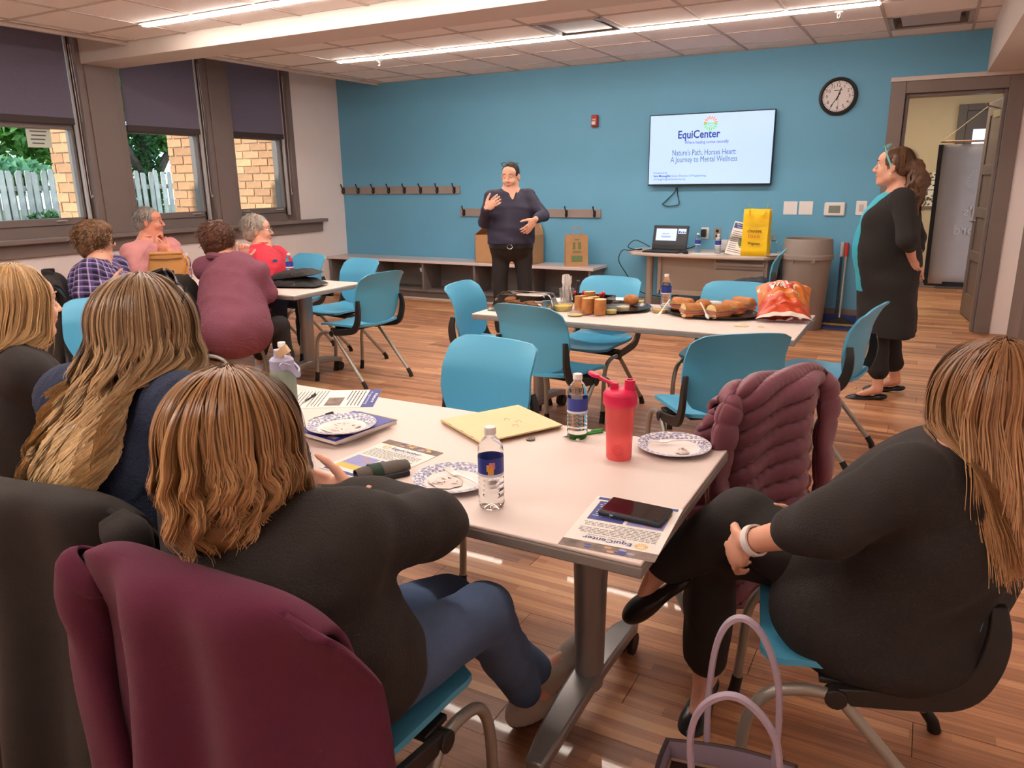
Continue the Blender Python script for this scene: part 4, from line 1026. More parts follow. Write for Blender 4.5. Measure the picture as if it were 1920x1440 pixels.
for k, (u, v, rz) in enumerate(((1088, 583, 1.0), (1101, 588, 1.15), (1113, 585, .95), (1125, 590, 1.1), (1106, 574, .9))):
    x, y, _ = on(u, v, TZ); bread_slice(('bread piece at the far left of the dip tray', 'second bread piece from the left on the dip tray', 'third bread piece from the left on the dip tray', 'bread piece at the right of the row, next to the yellow dip', 'bread piece standing behind the row on the dip tray')[k], x, y, rz, .030, .088)
def sandwich(label, u, v, rz, l=.13, cut=True, tilt=0):
    x, y, _ = on(u, v, TZ)
    t = thing('sandwich', label, 'sandwich', (x, y, TZ), rz, 'cut sandwiches on the right tray')
    def half(z0, sgn, name):
        V = []; nx = 12
        for i in range(nx+1):
            f = i/nx; e = 1 if (cut and f > .97) else math.sqrt(max(0.02, 1-abs(2*f-1)**(5 if f < .5 or not cut else 30)))
            V.append([[l*(f-.5), .042*e*math.cos(a), z0+(sgn*.034*e*max(0, math.sin(a)) if sgn > 0 else .018*e*math.sin(a))] for a in np.linspace(0, 2*PI, 17)])
        V = np.array(V); mb = MB().grid(V); k = 17
        mb.add(V[-1], [tuple(range(k))], 1); mb.add(V[0], [tuple(range(k))[::-1]], 0)
        mb.build(name, [m_crust, m_crumb], t, ang=50)
    half(.018, -1, 'bottom_bread'); half(.046, 1, 'top_bread')
    mb = MB(); g = random.Random(int(u))
    for k in range(4):
        zz = .028+.0045*k
        V = np.array([[[(l*(f-.48)), w*(.040+.004*g.random()), zz+.002*g.random()] for w in (-1, -.4, .3, 1)] for f in np.linspace(.04, 1.04, 6)]); mb.grid(V)
    mb.build('ham', m_ham, t, solid=.003)
    mb = MB(); V = np.array([[[(l*(f-.48)), w*(.043+.006*g.random()), .045+.003*g.random()] for w in (-1, -.3, .4, 1)] for f in np.linspace(.05, 1.03, 7)]); mb.grid(V).build('lettuce', m_lett, t, solid=.002)
for a in (('sandwich half at the far left of the sandwich tray', 1282, 583, 2.9), ('sandwich half with ham in front at the left of the sandwich tray', 1301, 594, -2.5), ('cut sandwich half showing ham, in the middle of the tray front', 1350, 596, -2.2), ('whole crusty sandwich half right of the middle', 1376, 590, 2.55), ('sandwich half at the far right of the sandwich tray', 1396, 582, 2.8)): sandwich(a[0], a[1], a[2], a[3])
def roll(label, u, v, z, r):
    x, y, _ = on(u, v, z)
    mb = MB().ell((0, 0, r[2]*.8), r, n=18)
    tag(mb.build('bread_roll', m_crust, loc=(x, y, z)), label, 'bread', 'round bread pieces')
roll('round bread roll at the back of the sandwich tray', 1318, 579, TZ+.005, (.05, .045, .033))
roll('torn bread end at the back of the dip tray', 1183, 571, TZ+.004, (.05, .036, .036))
def dip(label, u, v, z, r, h, rgb, fill=.7):
    x, y, _ = on(u, v, z)
    t = thing('dip_cup', label, 'cup', (x, y, z), group='clear dip cups')
    MB().open_lathe([(.001, .001), (r*.85, .001), (r*.98, h), (r*1.03, h), (r*1.03, h-.002)], n=24).build('cup', m_cup, t, solid=.0012)
    MB().lathe([(0, .003), (r*.83, .003), (r*(.85+.11*fill), h*fill), (r*.5, h*fill+.002), (0, h*fill+.001)], n=24).build('dip', mat('dip_%d_%d_%d' % rgb, rgb, .35), t)
dip('clear cup of yellow mustard on the table between the two trays', 1238, 586, TT, .052, .034, (224, 170, 50), .6)
dip('cup of yellow-green dip on the dip tray', 1146, 588, TZ, .036, .05, (220, 204, 90), .45)
dip('cup of creamy white dip on the dip tray', 1168, 585, TZ, .04, .042, (240, 222, 180), .8)
dip('cup of yellow relish behind the dip tray', 1197, 571, TT, .038, .034, (236, 214, 70), .7)
dip('small cup of mayonnaise on the sandwich tray', 1325, 591, TZ, .034, .034, (238, 226, 200), .7)
dip('clear tub of yellow fruit left of the bread pieces', 1056, 582, TT, .062, .045, (242, 212, 70), .7)
dip('shallow clear tub in front of the yellow fruit', 1078, 592, TT, .05, .03, (238, 214, 120), .25)
dip('white dip bowl at the back of the sandwich tray', 1337, 575, TT, .06, .035, (238, 230, 220), .8)
def spoon(label, u, v, z, rz, tilt):
    x, y, _ = on(u, v, z)
    mb = MB().bar([(0, 0, 0), (.04, 0, .002), (.085, 0, .0)], .008, .002).ell((-.015, 0, 0), (.02, .012, .004), n=10)
    mb.xf(rotm(0, -tilt, rz)); tag(mb.build('plastic_spoon', m_fork, loc=(x, y, z)), label, 'spoon', 'white plastic spoons')
spoon('white plastic spoon standing in the mustard cup', 1240, 584, TT+.03, .9, R(50)); spoon('white plastic spoon leaning in the mayonnaise cup', 1324, 589, TZ+.035, 2.4, R(42))
# cookie box
x, y, z = on(985, 580)
t = thing('cookie_box', 'clear plastic cookie box with domed lid at the left of the food table', 'container', (x, y, z), R(4))
MB().bx(-.19, .19, -.13, .13, 0, .004).bx(-.195, .195, -.135, -.128, 0, .02).bx(-.195, .195, .128, .135, 0, .02).bx(-.195, -.188, -.13, .13, 0, .02).bx(.188, .195, -.13, .13, 0, .02).build('base', m_cup, t, bevel=.003)
mb = MB(); P = [(.19, .13, .02), (.165, .105, .09), (.155, .095, .098)]
ring = lambda a, b_, zz: [(a*c_/max(abs(c_), abs(s_))**.75, b_*s_/max(abs(c_), abs(s_))**.75, zz) for c_, s_ in ((math.cos(q), math.sin(q)) for q in np.linspace(0, 2*PI, 33))]
V = np.array([ring(*p) for p in P]+[ring(.002, .002, .098)]); mb.grid(V.transpose(1, 0, 2)).build('lid', m_box, t, solid=.001, ang=30)
m_cook = mat('cookie', (160, 112, 72), .85, bump=(60, .7), var=.2, vscale=30); m_icing = mat('icing', (240, 232, 220), .6, bump=(50, .5))
for k in range(11):
    cx, cy = -.13+.062*(k % 4)+rnd.uniform(-.01, .01), -.07+.06*(k//4)+rnd.uniform(-.01, .01); zz = .006+.004*rnd.random()
    c_, s_ = math.cos(R(4)), math.sin(R(4))
    mb = MB().lathe([(0, .0), (.034, .0), (.038, .006), (.034, .012), (0, .014)], n=18); mb.xf(rotm(rnd.uniform(-.25, .25), rnd.uniform(-.2, .2), 0))
    tag(mb.build('cookie', m_cook, loc=(x+cx*c_-cy*s_, y+cy*c_+cx*s_, z+zz+.010+.014*(k % 3))), 'round brown cookie in the clear cookie box', 'cookie', 'brown cookies in the cookie box')
for k in range(5):
    cx, cy = .10+.035*(k % 2)+rnd.uniform(-.01, .01), -.08+.035*k
    mb = MB()
    for r_ in (.012, .024): mb.tube([(r_*math.cos(a), r_*math.sin(a), .012) for a in np.linspace(0, 2*PI, 13)], .006, 6)
    tag(mb.build('iced_cookie', m_icing, loc=(x+cx, y+cy, z+.006)), 'white iced cookie at the right of the clear cookie box', 'cookie', 'white iced cookies in the cookie box')
# cutlery cup
x, y, z = on(1062, 572)
t = thing('cutlery_cup', 'clear cup holding upright plastic forks on the food table', 'cup', (x, y, z))
MB().open_lathe([(.001, .002), (.034, .002), (.046, .105), (.048, .105)], n=26).build('cup', m_cup, t, solid=.0015)
for k in range(12):
    a = k*2*PI/12+.3; mb = MB(); fork(mb, (0, 0, 0), 0); rr = .012+.012*(k % 3)
    mb.xf(rotm(0, -PI/2, 0)); mb.xf(rotm(rnd.uniform(-.13, .13), rnd.uniform(-.16, .16), a), (rr*math.cos(a), rr*math.sin(a), .10+rnd.uniform(0, .02)))
    tag(mb.build('plastic_fork', m_fork, loc=(x, y, z)), 'white plastic fork standing in the clear cutlery cup', 'fork', 'plastic forks in the cutlery cup')
x, y, z = on(1030, 566)
for k in range(3): tag(MB().bx(-.10, .10, -.09, .09, 0, .004).build('napkin', m_napkin, loc=(x, y, z+.0045*k), rz=.2*k, bevel=.001), ('folded white napkin at the bottom of the pile beside the cutlery', 'folded white napkin in the middle of the pile beside the cutlery', 'folded white napkin on top of the pile beside the cutlery')[k], 'napkin', 'napkins by the cutlery')
# berry tray
x, y, z = on(1108, 567)
t = thing('berry_tray', 'black rectangular tray of berries behind the bread pieces', 'tray', (x, y, z))
MB().bx(-.13, .13, -.07, .07, 0, .006).bx(-.14, .14, -.08, -.07, 0, .045).bx(-.14, .14, .07, .08, 0, .045).bx(-.14, -.13, -.07, .07, 0, .045).bx(.13, .14, -.07, .07, 0, .045).build('tray', m_black_tray, t, bevel=.003)
mr, mbk = mat('berry_red', (178, 34, 44), .35), mat('berry_dark', (34, 28, 48), .35)
for k in range(26):
    tag(MB().ell((0, 0, 0), (.016, .016, .015), n=10).build('berry', (mr, mbk)[k % 3 == 0], loc=(x+rnd.uniform(-.11, .11), y+rnd.uniform(-.055, .055), z+.02+.018*(k % 3))), ('red berry in the black berry tray', 'dark berry in the black berry tray')[k % 3 == 0], 'berry', ('red berries in the black tray', 'dark berries in the black tray')[k % 3 == 0])
x, y, z = on(1078, 568)
tag(MB().tube([(0, 0, 0), (.0, .03, .06), (.002, .04, .10)], .004, 6).tube([(.02, 0, 0), (.015, .03, .06), (.006, .04, .10)], .004, 6).lathe([(.006, .10), (.012, .105), (.006, .112)], (.004, .04, 0), 8).build('tongs', m_black, loc=(x, y, z+.03)), 'black serving tongs beside the cutlery cup', 'tongs')
x, y, z = on(1158, 566)
tag(MB().lathe([(0, .004), (.06, .004), (.09, .016), (.09, .014), (.06, .001), (0, .001)], n=32).build('white_plate', m_wplastic, loc=(x, y, z)), 'plain white plate behind the dip tray', 'plate')
mb = MB(); crumple(mb, (0, 0, 0), .04, 31, 0, .25); crumple(mb, (.1, .01, 0), .02, 32, 0, .3); x, y, z = on(1390, 611)
tag(mb.build('scrap_paper', mat('wax_paper', (238, 214, 160), .6), loc=(x, y, z)), 'crumpled yellowish paper scrap in front of the sandwich tray', 'paper')
# crisp bag: a pillow lying on its side, top end lifted
x, y, z = on(1468, 600)
m_bagc = mat('crisp_bag_orange', (222, 120, 40), .3, coat=.3, bump=(24, .35)); m_bagr = mat('crisp_bag_red', (206, 74, 36), .3, coat=.3, bump=(24, .35)); m_bagw = mat('crisp_bag_white', (240, 226, 214), .35)
t = thing('crisp_bag', 'large orange crisp bag lying at the door-side end of the food table', 'bag', (x, y, z), R(12))
def bagpt(u, v, s):
    th = max(0.0, (1-abs(2*u-1)**2.6))*(math.sin(PI*min(1, v*.92+.02))**.55)
    px = (u-.5)*.30*(1-.10*math.sin(PI*v)); base = np.array([px, -.11+.30*v, .02+.16*max(0, v-.15)**1.1])
    nrmv = np.array([0, -.42, .9]) if v > .2 else np.array([0, -.2, .97])
    wob = .008*math.sin(u*23+v*11)+.006*math.sin(v*31-u*9)
    return base+nrmv*s*(.062*th+wob*th)+np.array([0, 0, .04*th])
nu, nv = 36, 36
for s, nm in ((1, 'front'), (-1, 'back')):
    V = np.array([[bagpt(i/nu, j/nv, s) for j in range(nv+1)] for i in range(nu+1)])
    V[..., 2] = np.maximum(V[..., 2], .002)
    mb = MB().grid(V if s > 0 else V[::-1]); mi = []
    for i in range(nu):
        for j in range(nv):
            v_, u_ = (j+.5)/nv, (i+.5)/nu if s > 0 else 1-(i+.5)/nu
            mi.append(2 if v_ < .05 else (1 if v_ < .40+.08*math.sin(u_*5+1) or (.56 < v_ < .9 and abs(u_-.42) < .27-.2*abs(v_-.72)) else 0))
    mb.m = mi; mb.build('bag_'+nm, [m_bagc, m_bagr, m_bagw], t, ang=60)
def bagtext(s, u0, u1, v0, v1, bold):
    P, fs = text_geom(s, bold); P = P.copy(); lo, hi = P.min(0), P.max(0); q = (P-lo)/(hi-lo)
    V = [bagpt(u0+(u1-u0)*a, v0+(v1-v0)*b_, 1)+np.array([0, -.002, .0035]) for a, b_ in q]
    return MB().add(V, fs)
bagtext('WAVY', .20, .74, .56, .77, .05).build('lettering', m_bagw, t, smooth=False); bagtext('POTATO CHIPS', .24, .78, .42, .47, .02).build('lettering', m_bagw, t, smooth=False)
# ================================================================== desk and the things at the blue wall
m_desk = mat('desk_laminate', (196, 178, 166), .45, bump=(90, .04), var=.02); m_dmetal = mat('desk_metal', (158, 144, 132), .45, .2)
a, b = atz(1175, 469, .73), atz(1480, 474, .73)
DXL, DXR, DYF, DYB = a[0], -1.30, 7.80, 8.50
cx, cy = (DXL+DXR)/2, (DYF+DYB)/2
t = thing('desk', 'grey desk with drawers and rounded top below the wall screen', 'desk', (cx, cy, 0))
hx, hy = (DXR-DXL)/2, (DYB-DYF)/2
poly = [(-hx+.02, hy), (-hx, hy-.12), (-hx+.02, -hy+.28), (-hx+.12, -hy+.12), (-hx+.4, -hy+.03), (-hx+.8, -hy), (hx-.3, -hy), (hx-.1, -hy+.04), (hx, -hy+.18), (hx, hy)]
MB().prism(poly, (0, 0, .695), X3, Y3, .035).build('desktop', m_desk, t, bevel=.010)
MB().cyl((-hx+.30, -hy+.22, .0), (-hx+.30, -hy+.22, .695), .04, n=20).lathe([(.10, 0), (.07, .02), (.042, .05)], (-hx+.30, -hy+.22, 0), 20).build('post_leg', m_dmetal, t)
MB().bx(-hx+.42, hx-.62, -hy+.20, -hy+.22, .30, .69).bx(-hx+.42, hx-.62, -hy+.18, -hy+.24, .28, .33).bx(-hx+.40, -hx+.44, -hy+.18, -hy+.24, .28, .69).build('modesty_panel', m_dmetal, t, bevel=.003)
px0, px1 = hx-.62, hx-.08
MB().bx(px0, px1, -hy+.13, hy-.02, .02, .69).build('pedestal', m_dmetal, t, bevel=.003)
for z0, z1 in ((.62, .67), (.47, .60), (.05, .45)):
    d = MB().bx(px0+.02, px1-.03, -hy+.108, -hy+.13, z0, z1).build('drawer', m_dmetal, t, bevel=.004)
    MB().bx(px0+.03, px1-.04, -hy+.098, -hy+.112, z1-.02, z1-.006).build('drawer_pull', mat('pull_dark', (104, 92, 86), .5), d, bevel=.002)
ZD = .73
# laptop
p = aty(1245, 467, 8.02)
t = thing('laptop', 'open black laptop on the grey desk', 'laptop', (p[0], 8.03, ZD), R(-4))
MB().bx(-.20, .20, -.13, .13, 0, .016).bx(-.17, .17, -.02, .10, .0155, .0175).build('base', m_black, t, bevel=.004)
sc = rotm(R(-14), 0, 0); o_ = np.array([0, .135, .016])
MB().bx(-.20, .20, -.004, .006, 0, .26).xf(sc, o_).build('lid', m_black, t, bevel=.003)
MB().bx(-.185, .185, -.0055, -.004, .05, .245).xf(sc, o_).build('display', mat('laptop_dark', (24, 24, 28), .3, emit=((30, 32, 38), .5)), t, smooth=False)
mb = MB().bx(-.165, .07, -.0065, -.0056, .095, .225).bx(.085, .175, -.0065, -.0056, .175, .225)
mb.xf(sc, o_).build('slide', mat('laptop_slide', (176, 200, 244), .3, emit=((186, 206, 244), .75)), t, smooth=False)
mb = MB().text('EquiCenter', (-.05, -.007, .165), X3, Z3, .018, bold=.02); mb.bx(-.11, .01, -.0072, -.0066, .142, .147).bx(-.10, .0, -.0072, -.0066, .130, .135)
for k, (a_, w_) in enumerate(((.09, .022), (.118, .014), (.14, .012), (.158, .012))): mb.bx(a_, a_+w_, -.0072, -.0066, .18, .20-.004*(k % 2))
tag(mb.xf(sc, o_).build('slide_text', emis('laptop_ink', (40, 56, 90), .3), t, smooth=False), kind='stuff')
p = aty(1285, 472, 7.93); tag(MB().ell((0, 0, .012), (.03, .05, .024), n=14).build('mouse', m_black, loc=(p[0], 7.93, ZD), rz=R(30)), 'small black computer mouse in front of the laptop', 'mouse')
p = aty(1320, 473, 7.95)
for k in range(2): tag(MB().bx(-.14, .14, -.09, .09, 0, .002).build('paper_sheet', m_paper, loc=(p[0]+.05*k, 7.96+.03*k, ZD+.0025*k), rz=.25*k), ('white sheet lying on the desk in front of the bottles', 'upper white sheet lying on the desk in front of the bottles')[k], 'paper')
# leaning flyer holder
p = aty(1376, 470, 7.94)
t = thing('flyer_holder', 'flyer with navy heading leaning in a holder beside the yellow bag', 'flyer', (p[0], 7.95, ZD), R(-6))
rt = rotm(R(-18), R(10), 0)
w, h = .20, .34
MB().bx(-w/2, w/2, 0, .004, 0, h).xf(rt).build('sheet', m_paper, t, smooth=False)
mb = MB().bx(-w/2+.008, w/2-.008, -.001, 0, h*.80, h*.96).text('Nature Advance', (0, -.0015, h*.90), X3, Z3, .022, 1, width=w*.7).text('Opportunities', (0, -.0015, h*.83), X3, Z3, .02, 1, width=w*.6).bx(.0, w*.38, -.001, 0, h*.34, h*.52, 2)
for k in range(11): mb.bx(-w*.42, (-w*.05 if 3 < k < 9 else w*.40), -.001, 0, h*(.70-.062*k), h*(.715-.062*k), 3)
tag(mb.xf(rt).build('print', [m_navyp, m_lwhite, m_photo[0], m_ink], t, smooth=False), kind='stuff')
MB().bx(-w/2, w/2, .06, .066, 0, h*.6).xf(rotm(R(8), R(4), 0)).build('stand', m_cup, t)
# rounded white tissue dispenser behind it
p = aty(1360, 460, 8.25)
tag(MB().bx(-.11, .11, -.06, .06, 0, .13).build('napkin_box', m_lightgrey, loc=(p[0], 8.25, ZD), bevel=.045, seg=4), 'pale rounded box behind the leaning flyer holder', 'box')
p = aty(1388, 468, 7.98)
t = thing('small_bottle', 'small green bottle between the flyer holder and the yellow bag', 'bottle', (p[0], 8.0, ZD))
MB().lathe([(0, 0), (.028, 0), (.03, .01), (.03, .11), (.014, .13), (.014, .15), (0, .15)], n=20).build('body', mat('bottle_green', (60, 110, 60), .35), t); MB().open_lathe([(.0305, .03), (.0305, .09)], n=20).build('label', mat('label_olive', (190, 190, 90), .5), t)
# yellow shopping bag
p = aty(1415, 472, 7.95)
m_yel = mat('bag_yellow', (240, 196, 20), .55, bump=(40, .2), var=.05, vscale=5)
t = thing('shopping_bag', 'bright yellow tote bag with printed slogan standing on the desk', 'bag', (p[0], 7.98, ZD), R(-4))
bw, bd, bh = .135, .075, .46
V = []
for z in np.linspace(0, 1, 9):
    r = []
    for q in np.linspace(0, 2*PI, 33):
        c_, s_ = math.cos(q), math.sin(q); m_ = max(abs(c_), abs(s_))
        fx = 1-.03*z+.01*math.sin(z*9); fy = 1-.35*z+.04*math.sin(z*7+q)
        r.append((bw*fx*c_/m_**.85, bd*fy*s_/m_**.85, bh*z))
    V.append(r)
MB().grid(np.array(V)).add(V[0], [tuple(range(33))[::-1]]).build('bag_body', m_yel, t, solid=.003, ang=50)
for s in (-1, 1): MB().bar(bez([(-.07, s*bd*.66, bh-.02), (-.075, s*bd*.8, bh+.0), (-.07, s*(bd+.02), bh-.06), (.0, s*(bd+.03), bh-.10), (.07, s*(bd+.02), bh-.06), (.075, s*bd*.8, bh), (.07, s*bd*.66, bh-.02)], 5), .022, .003).build('handle', m_yel, t)
for x in (-.09, .09): MB().bar(bez([(x, 0, bh-.01), (x, 0, bh+.03), (x+.01, 0, bh+.05)], 3), .012, .003).build('loop', mat('loop_lime', (196, 214, 60), .5), t)
mb = MB(); yk = -bd-.009
mb.text('choose', (0, yk, .235), X3, Z3, .05, 0, bold=.015, width=.14).text('love', (0, yk+.001, .18), X3, Z3, .062, 1, width=.115).text('Wegmans', (0, yk-.002, .115), X3, Z3, .036, 0, bold=.02, width=.12)
mb.build('lettering', [mat('bag_ink', (70, 46, 24), .6), mat('bag_red', (216, 86, 40), .6)], t, smooth=False)['kind'] = 'stuff'
# pump bottle and plate right of the bag
p = aty(1450, 463, 8.15)
t = thing('pump_bottle', 'clear hand pump bottle right of the yellow bag', 'bottle', (p[0], 8.15, ZD))
MB().lathe([(0, 0), (.04, 0), (.042, .01), (.042, .12), (.02, .14), (.02, .15), (0, .15)], n=22).build('body', m_pet, t); MB().lathe([(.021, .148), (.021, .165), (.006, .168), (.006, .20), (0, .20)], n=14).bar([(.01, 0, .20), (-.05, 0, .203), (-.055, 0, .19)], .014, .010).build('pump', m_lightgrey, t)
p = aty(1452, 465, 7.95)
tag(MB().lathe([(0, .004), (.06, .004), (.10, .018), (.10, .015), (.06, .001), (0, .001)], n=32).build('white_plate', m_wplastic, loc=(p[0]-.01, 7.97, ZD)), 'white plate on the right end of the desk', 'plate')
# cords
def cord(name, label, pts, r=.005):
    P = bez(pts, 6); o = P[0].copy(); tag(MB().tube(P-o, r, 6).build(name, m_black, loc=tuple(o)), label, 'cable')
lx = aty(1207, 468, 8.1)[0]
cord('cable', 'black cable hanging from the left end of the desk to the floor', [(lx-.02, 8.1, ZD+.02), (lx-.12, 8.0, ZD+.008), (DXL-.01, 7.98, ZD+.005), (DXL-.05, 7.98, ZD-.10), (DXL+.02, 8.0, .50), (DXL+.16, 8.1, .28), (DXL+.45, 8.2, .22), (DXL+.75, 8.3, .30)])
p = aty(1316, 440, D-.05)
cord('cable', 'black cable running from the outlet plug down to the laptop', [(p[0], D-.07, p[2]-.03), (p[0]-.02, D-.08, ZD+.06), (p[0]-.15, 8.35, ZD+.006), (p[0]-.4, 8.2, ZD+.006), (lx+.36, 8.12, ZD+.012)])
cord('cable', 'black cable looping left of the laptop', [(lx+.04, 8.18, ZD+.04), (lx-.15, 8.25, ZD+.10), (lx-.22, 8.2, ZD+.03), (lx-.10, 8.12, ZD+.006), (lx-.02, 8.1, ZD+.01)])
# bin
m_bin = mat('bin_grey', (146, 134, 126), .55, bump=(200, .06))
x, y = aty(1508, 540, 8.12)[0], 8.12
t = thing('trash_bin', 'large round grey trash bin with collar lid beside the desk', 'bin', (x, y, 0))
MB().lathe([(0, 0), (.185, 0), (.195, .02), (.232, .72), (.222, .72), (.19, .05), (0, .05)], n=40).build('bin_body', m_bin, t)
MB().lathe([(.228, .70), (.25, .705), (.25, .745), (.24, .755), (.232, .88), (.222, .905), (.21, .90), (.215, .76), (.222, .70)], n=40).build('collar_lid', m_bin, t)
for a_ in (.6, 1.0): MB().bx(-.02, .02, -.004, .004, -.02, .02).xf(rotm(0, 0, PI/2-a_*PI), (.242*math.cos(-a_*2), .242*math.sin(-a_*2), .70)).build('clip', m_bin, t)
# broom, second pole and dustpan
p0, p1 = aty(1573, 597, 8.36), aty(1588, 462, 8.50)
t = thing('broom', 'straw broom with silver handle and red grip leaning on the blue wall', 'broom', (p0[0], 8.36, 0))
hd = np.array([0, 0, p0[2]]); tp = p1-np.array([p0[0], 8.36, 0])
MB().cyl(hd, tp*.86+hd*.14, .013, n=12).build('handle', m_silver, t); MB().cyl(tp*.86+hd*.14, tp*1.05-hd*.05, .019, n=12).build('grip', mat('grip_red', (190, 50, 40), .5), t)
MB().add([(-.03, -.025, p0[2]+.01), (.03, -.025, p0[2]+.01), (.03, .025, p0[2]+.01), (-.03, .025, p0[2]+.01), (-.13, -.03, p0[2]-.05), (.15, -.03, p0[2]-.05), (.15, .03, p0[2]-.05), (-.13, .03, p0[2]-.05)], [(0, 1, 2, 3), (4, 7, 6, 5), (0, 4, 5, 1), (1, 5, 6, 2), (2, 6, 7, 3), (3, 7, 4, 0)]).build('head', m_black, t, bevel=.006)
g = np.random.default_rng(5); mb = MB(); zt = p0[2]-.05
for k in range(420):
    u = g.random(); v = g.uniform(-.026, .026); xa = -.125+.27*u; xb = -.19+.36*u-.03
    mb.bar([(xa, v, zt), ((xa+xb)/2, v*1.2-.01, zt*.55), (xb, v*1.5-.03, .012+.012*g.random())], .0028, .0028)
tag(mb.build('straw', mat('straw', (206, 176, 112), .8, var=.2, vscale=30), t, smooth=False), kind='stuff')
p = aty(1580, 460, 8.51); q = aty(1572, 590, 8.46)
t = thing('dustpan', 'dark blue dustpan under the broom with a tall grey-topped pole', 'dustpan', (q[0]-.02, 8.30, 0))
MB().bx(-.20, .22, -.18, .12, .003, .010).bx(-.20, .22, .10, .12, .0, .11).bx(-.20, -.19, -.15, .11, .0, .08).bx(.21, .22, -.15, .11, .0, .08).build('pan', mat('dustpan_blue', (46, 60, 120), .45), t, bevel=.003)
o_ = np.array([q[0]-.02, 8.30, 0]); MB().cyl((0.0, .12, .09), (p-o_)*[1, 1, .86]+[0, 0, 0], .012).build('pole', mat('pole_blue', (50, 66, 96), .5), t); MB().cyl((p-o_)*[1, 1, .86], (p-o_)*[1, 1, 1.04], .018).build('grip', m_lightgrey, t)
# jacket folded over chair seat by the desk is built with the clothes
# cardboard box on the bench
m_card = mat('cardboard', (186, 142, 100), .85, bump=(60, .15), var=.06, vscale=6)
a, b = aty(893, 495, 8.20), aty(1000, 490, 8.20)
x0, x1 = a[0], b[0]; cx = (x0+x1)/2; w = x1-x0
t = thing('cardboard_box', 'open brown cardboard box on the bench behind the presenter', 'box', (cx, 8.33, BZ))
hz = .34
MB().bx(-w/2, w/2, -.15, -.146, 0, hz).bx(-w/2, w/2, .15, .154, 0, hz).bx(-w/2, -w/2+.004, -.15, .15, 0, hz).bx(w/2-.004, w/2, -.15, .15, 0, hz).bx(-w/2, w/2, -.15, .15, 0, .004).build('box_body', m_card, t, smooth=False)
for sx_, ang in ((-1, R(38)), (1, R(-58))):
    d = np.array([-sx_*math.cos(abs(ang)), 0, math.sin(abs(ang))]); e = np.array([sx_*w/2, 0, hz])
    mb = MB(); mb.add([e+[0, -.148, 0], e+[0, .15, 0], e+d*.20+[0, .15, 0], e+d*.20+[0, -.148, 0]], [(0, 1, 2, 3)]); mb.build('side_flap', m_card, t, solid=.004, smooth=False)
MB().add([(-w/2, .152, hz), (w/2, .152, hz), (w/2-.05, .19, hz+.12), (-w/2+.05, .19, hz+.12)], [(0, 1, 2, 3)]).build('back_flap', m_card, t, solid=.004, smooth=False)
# paper bag on the bench
m_kraft = mat('kraft_paper', (182, 140, 100), .85, bump=(26, .5), var=.08, vscale=9)
p = aty(1076, 498, 8.22)
t = thing('paper_bag', 'brown paper shopping bag with handles standing on the bench', 'bag', (p[0], 8.28, BZ), R(32))
bw, bd, bh = .13, .085, .36
pts = lambda f: [(-bw*(1-.02*f), -bd*(1-.35*f)), (bw*(1-.02*f), -bd*(1-.35*f)), (bw*(1-.02*f), -.0), (bw*(1-.02*f), bd*(1-.35*f)), (-bw*(1-.02*f), bd*(1-.35*f)), (-bw*(1-.02*f), 0), (-bw*(1-.02*f), -bd*(1-.35*f))]
V = np.array([[(x_*(1-.25*f if abs(y_) < 1e-6 else 1), y_, bh*f) for x_, y_ in pts(f)] for f in np.linspace(0, 1, 7)])
MB().grid(V).add(V[0][:6], [tuple(range(6))[::-1]]).build('bag_body', m_kraft, t, solid=.002, smooth=False)
for s in (-1, 1): MB().tube(bez([(-.05, s*bd*.64, bh-.03), (-.05, s*bd*.66, bh+.05), (0, s*bd*.7, bh+.10), (.05, s*bd*.66, bh+.05), (.05, s*bd*.64, bh-.03)], 5), .0035, 6).build('handle', m_kraft, t)
mb = MB(); gy = -bd*.72
yb = lambda z: -bd*(1-.35*z/bh)-.004
for x_, z_, w_, h_ in ((0, .09, .13, .07), (-.035, .24, .03, .08), (.03, .24, .035, .08), (0, .17, .10, .014), (0, .31, .06, .012)): mb.box((x_, yb(z_), z_), (w_, .002, h_), rotm(R(-4.7), 0, 0))
tag(mb.build('print', mat('bag_green', (110, 128, 84), .8), t, smooth=False), kind='stuff')
# ================================================================== things on the window-side table
m_tan = mat('tan_leather', (196, 138, 74), .5, bump=(120, .3), var=.06)
x, y, z = on(314, 531)
t = thing('handbag', 'tan leather handbag standing on the window-side table', 'bag', (x, y+.02, z), R(48))
V = []
for f in np.linspace(0, 1, 9):
    hw, hd_ = .150-.02*f+.008*math.sin(f*5), .055*(1-.65*f)
    V.append([(hw*c_/max(abs(c_), abs(s_))**.8, hd_*s_/max(abs(c_), abs(s_))**.6, .245*f) for c_, s_ in ((math.cos(q), math.sin(q)) for q in np.linspace(0, 2*PI, 29))])
MB().grid(np.array(V)).add(V[0], [tuple(range(29))[::-1]]).build('bag_body', m_tan, t, solid=.004, ang=60)
MB().bx(-.125, .125, -.03, .03, .225, .25).build('zip_top', m_tan, t, bevel=.01); MB().bar([(-.12, -.037, .20), (0, -.041, .192), (.12, -.037, .20)], .004, .01).build('seam', mat('tan_dark', (130, 84, 40), .6), t)
MB().bar(bez([(.13, 0, .22), (.165, -.04, .16), (.13, -.075, .06), (.06, -.08, .015), (.10, -.07, .05), (.15, -.02, .18)], 5), .018, .004).build('strap', m_tan, t); MB().ell((.085, -.085, .03), (.008, .006, .014), n=8).build('buckle', mat('brass', (206, 170, 100), .25, 1), t)
m_pouch = mat('black_nylon', (30, 27, 27), .55, bump=(90, .5), var=.1)
p, q = atz(505, 545, TT), atz(590, 531, TT); o_ = (p+q)/2
t = thing('pouch_bag', 'black zipped pouch bag lying on the corner of the window-side table', 'bag', (o_[0], o_[1]+.03, TT), R(14))
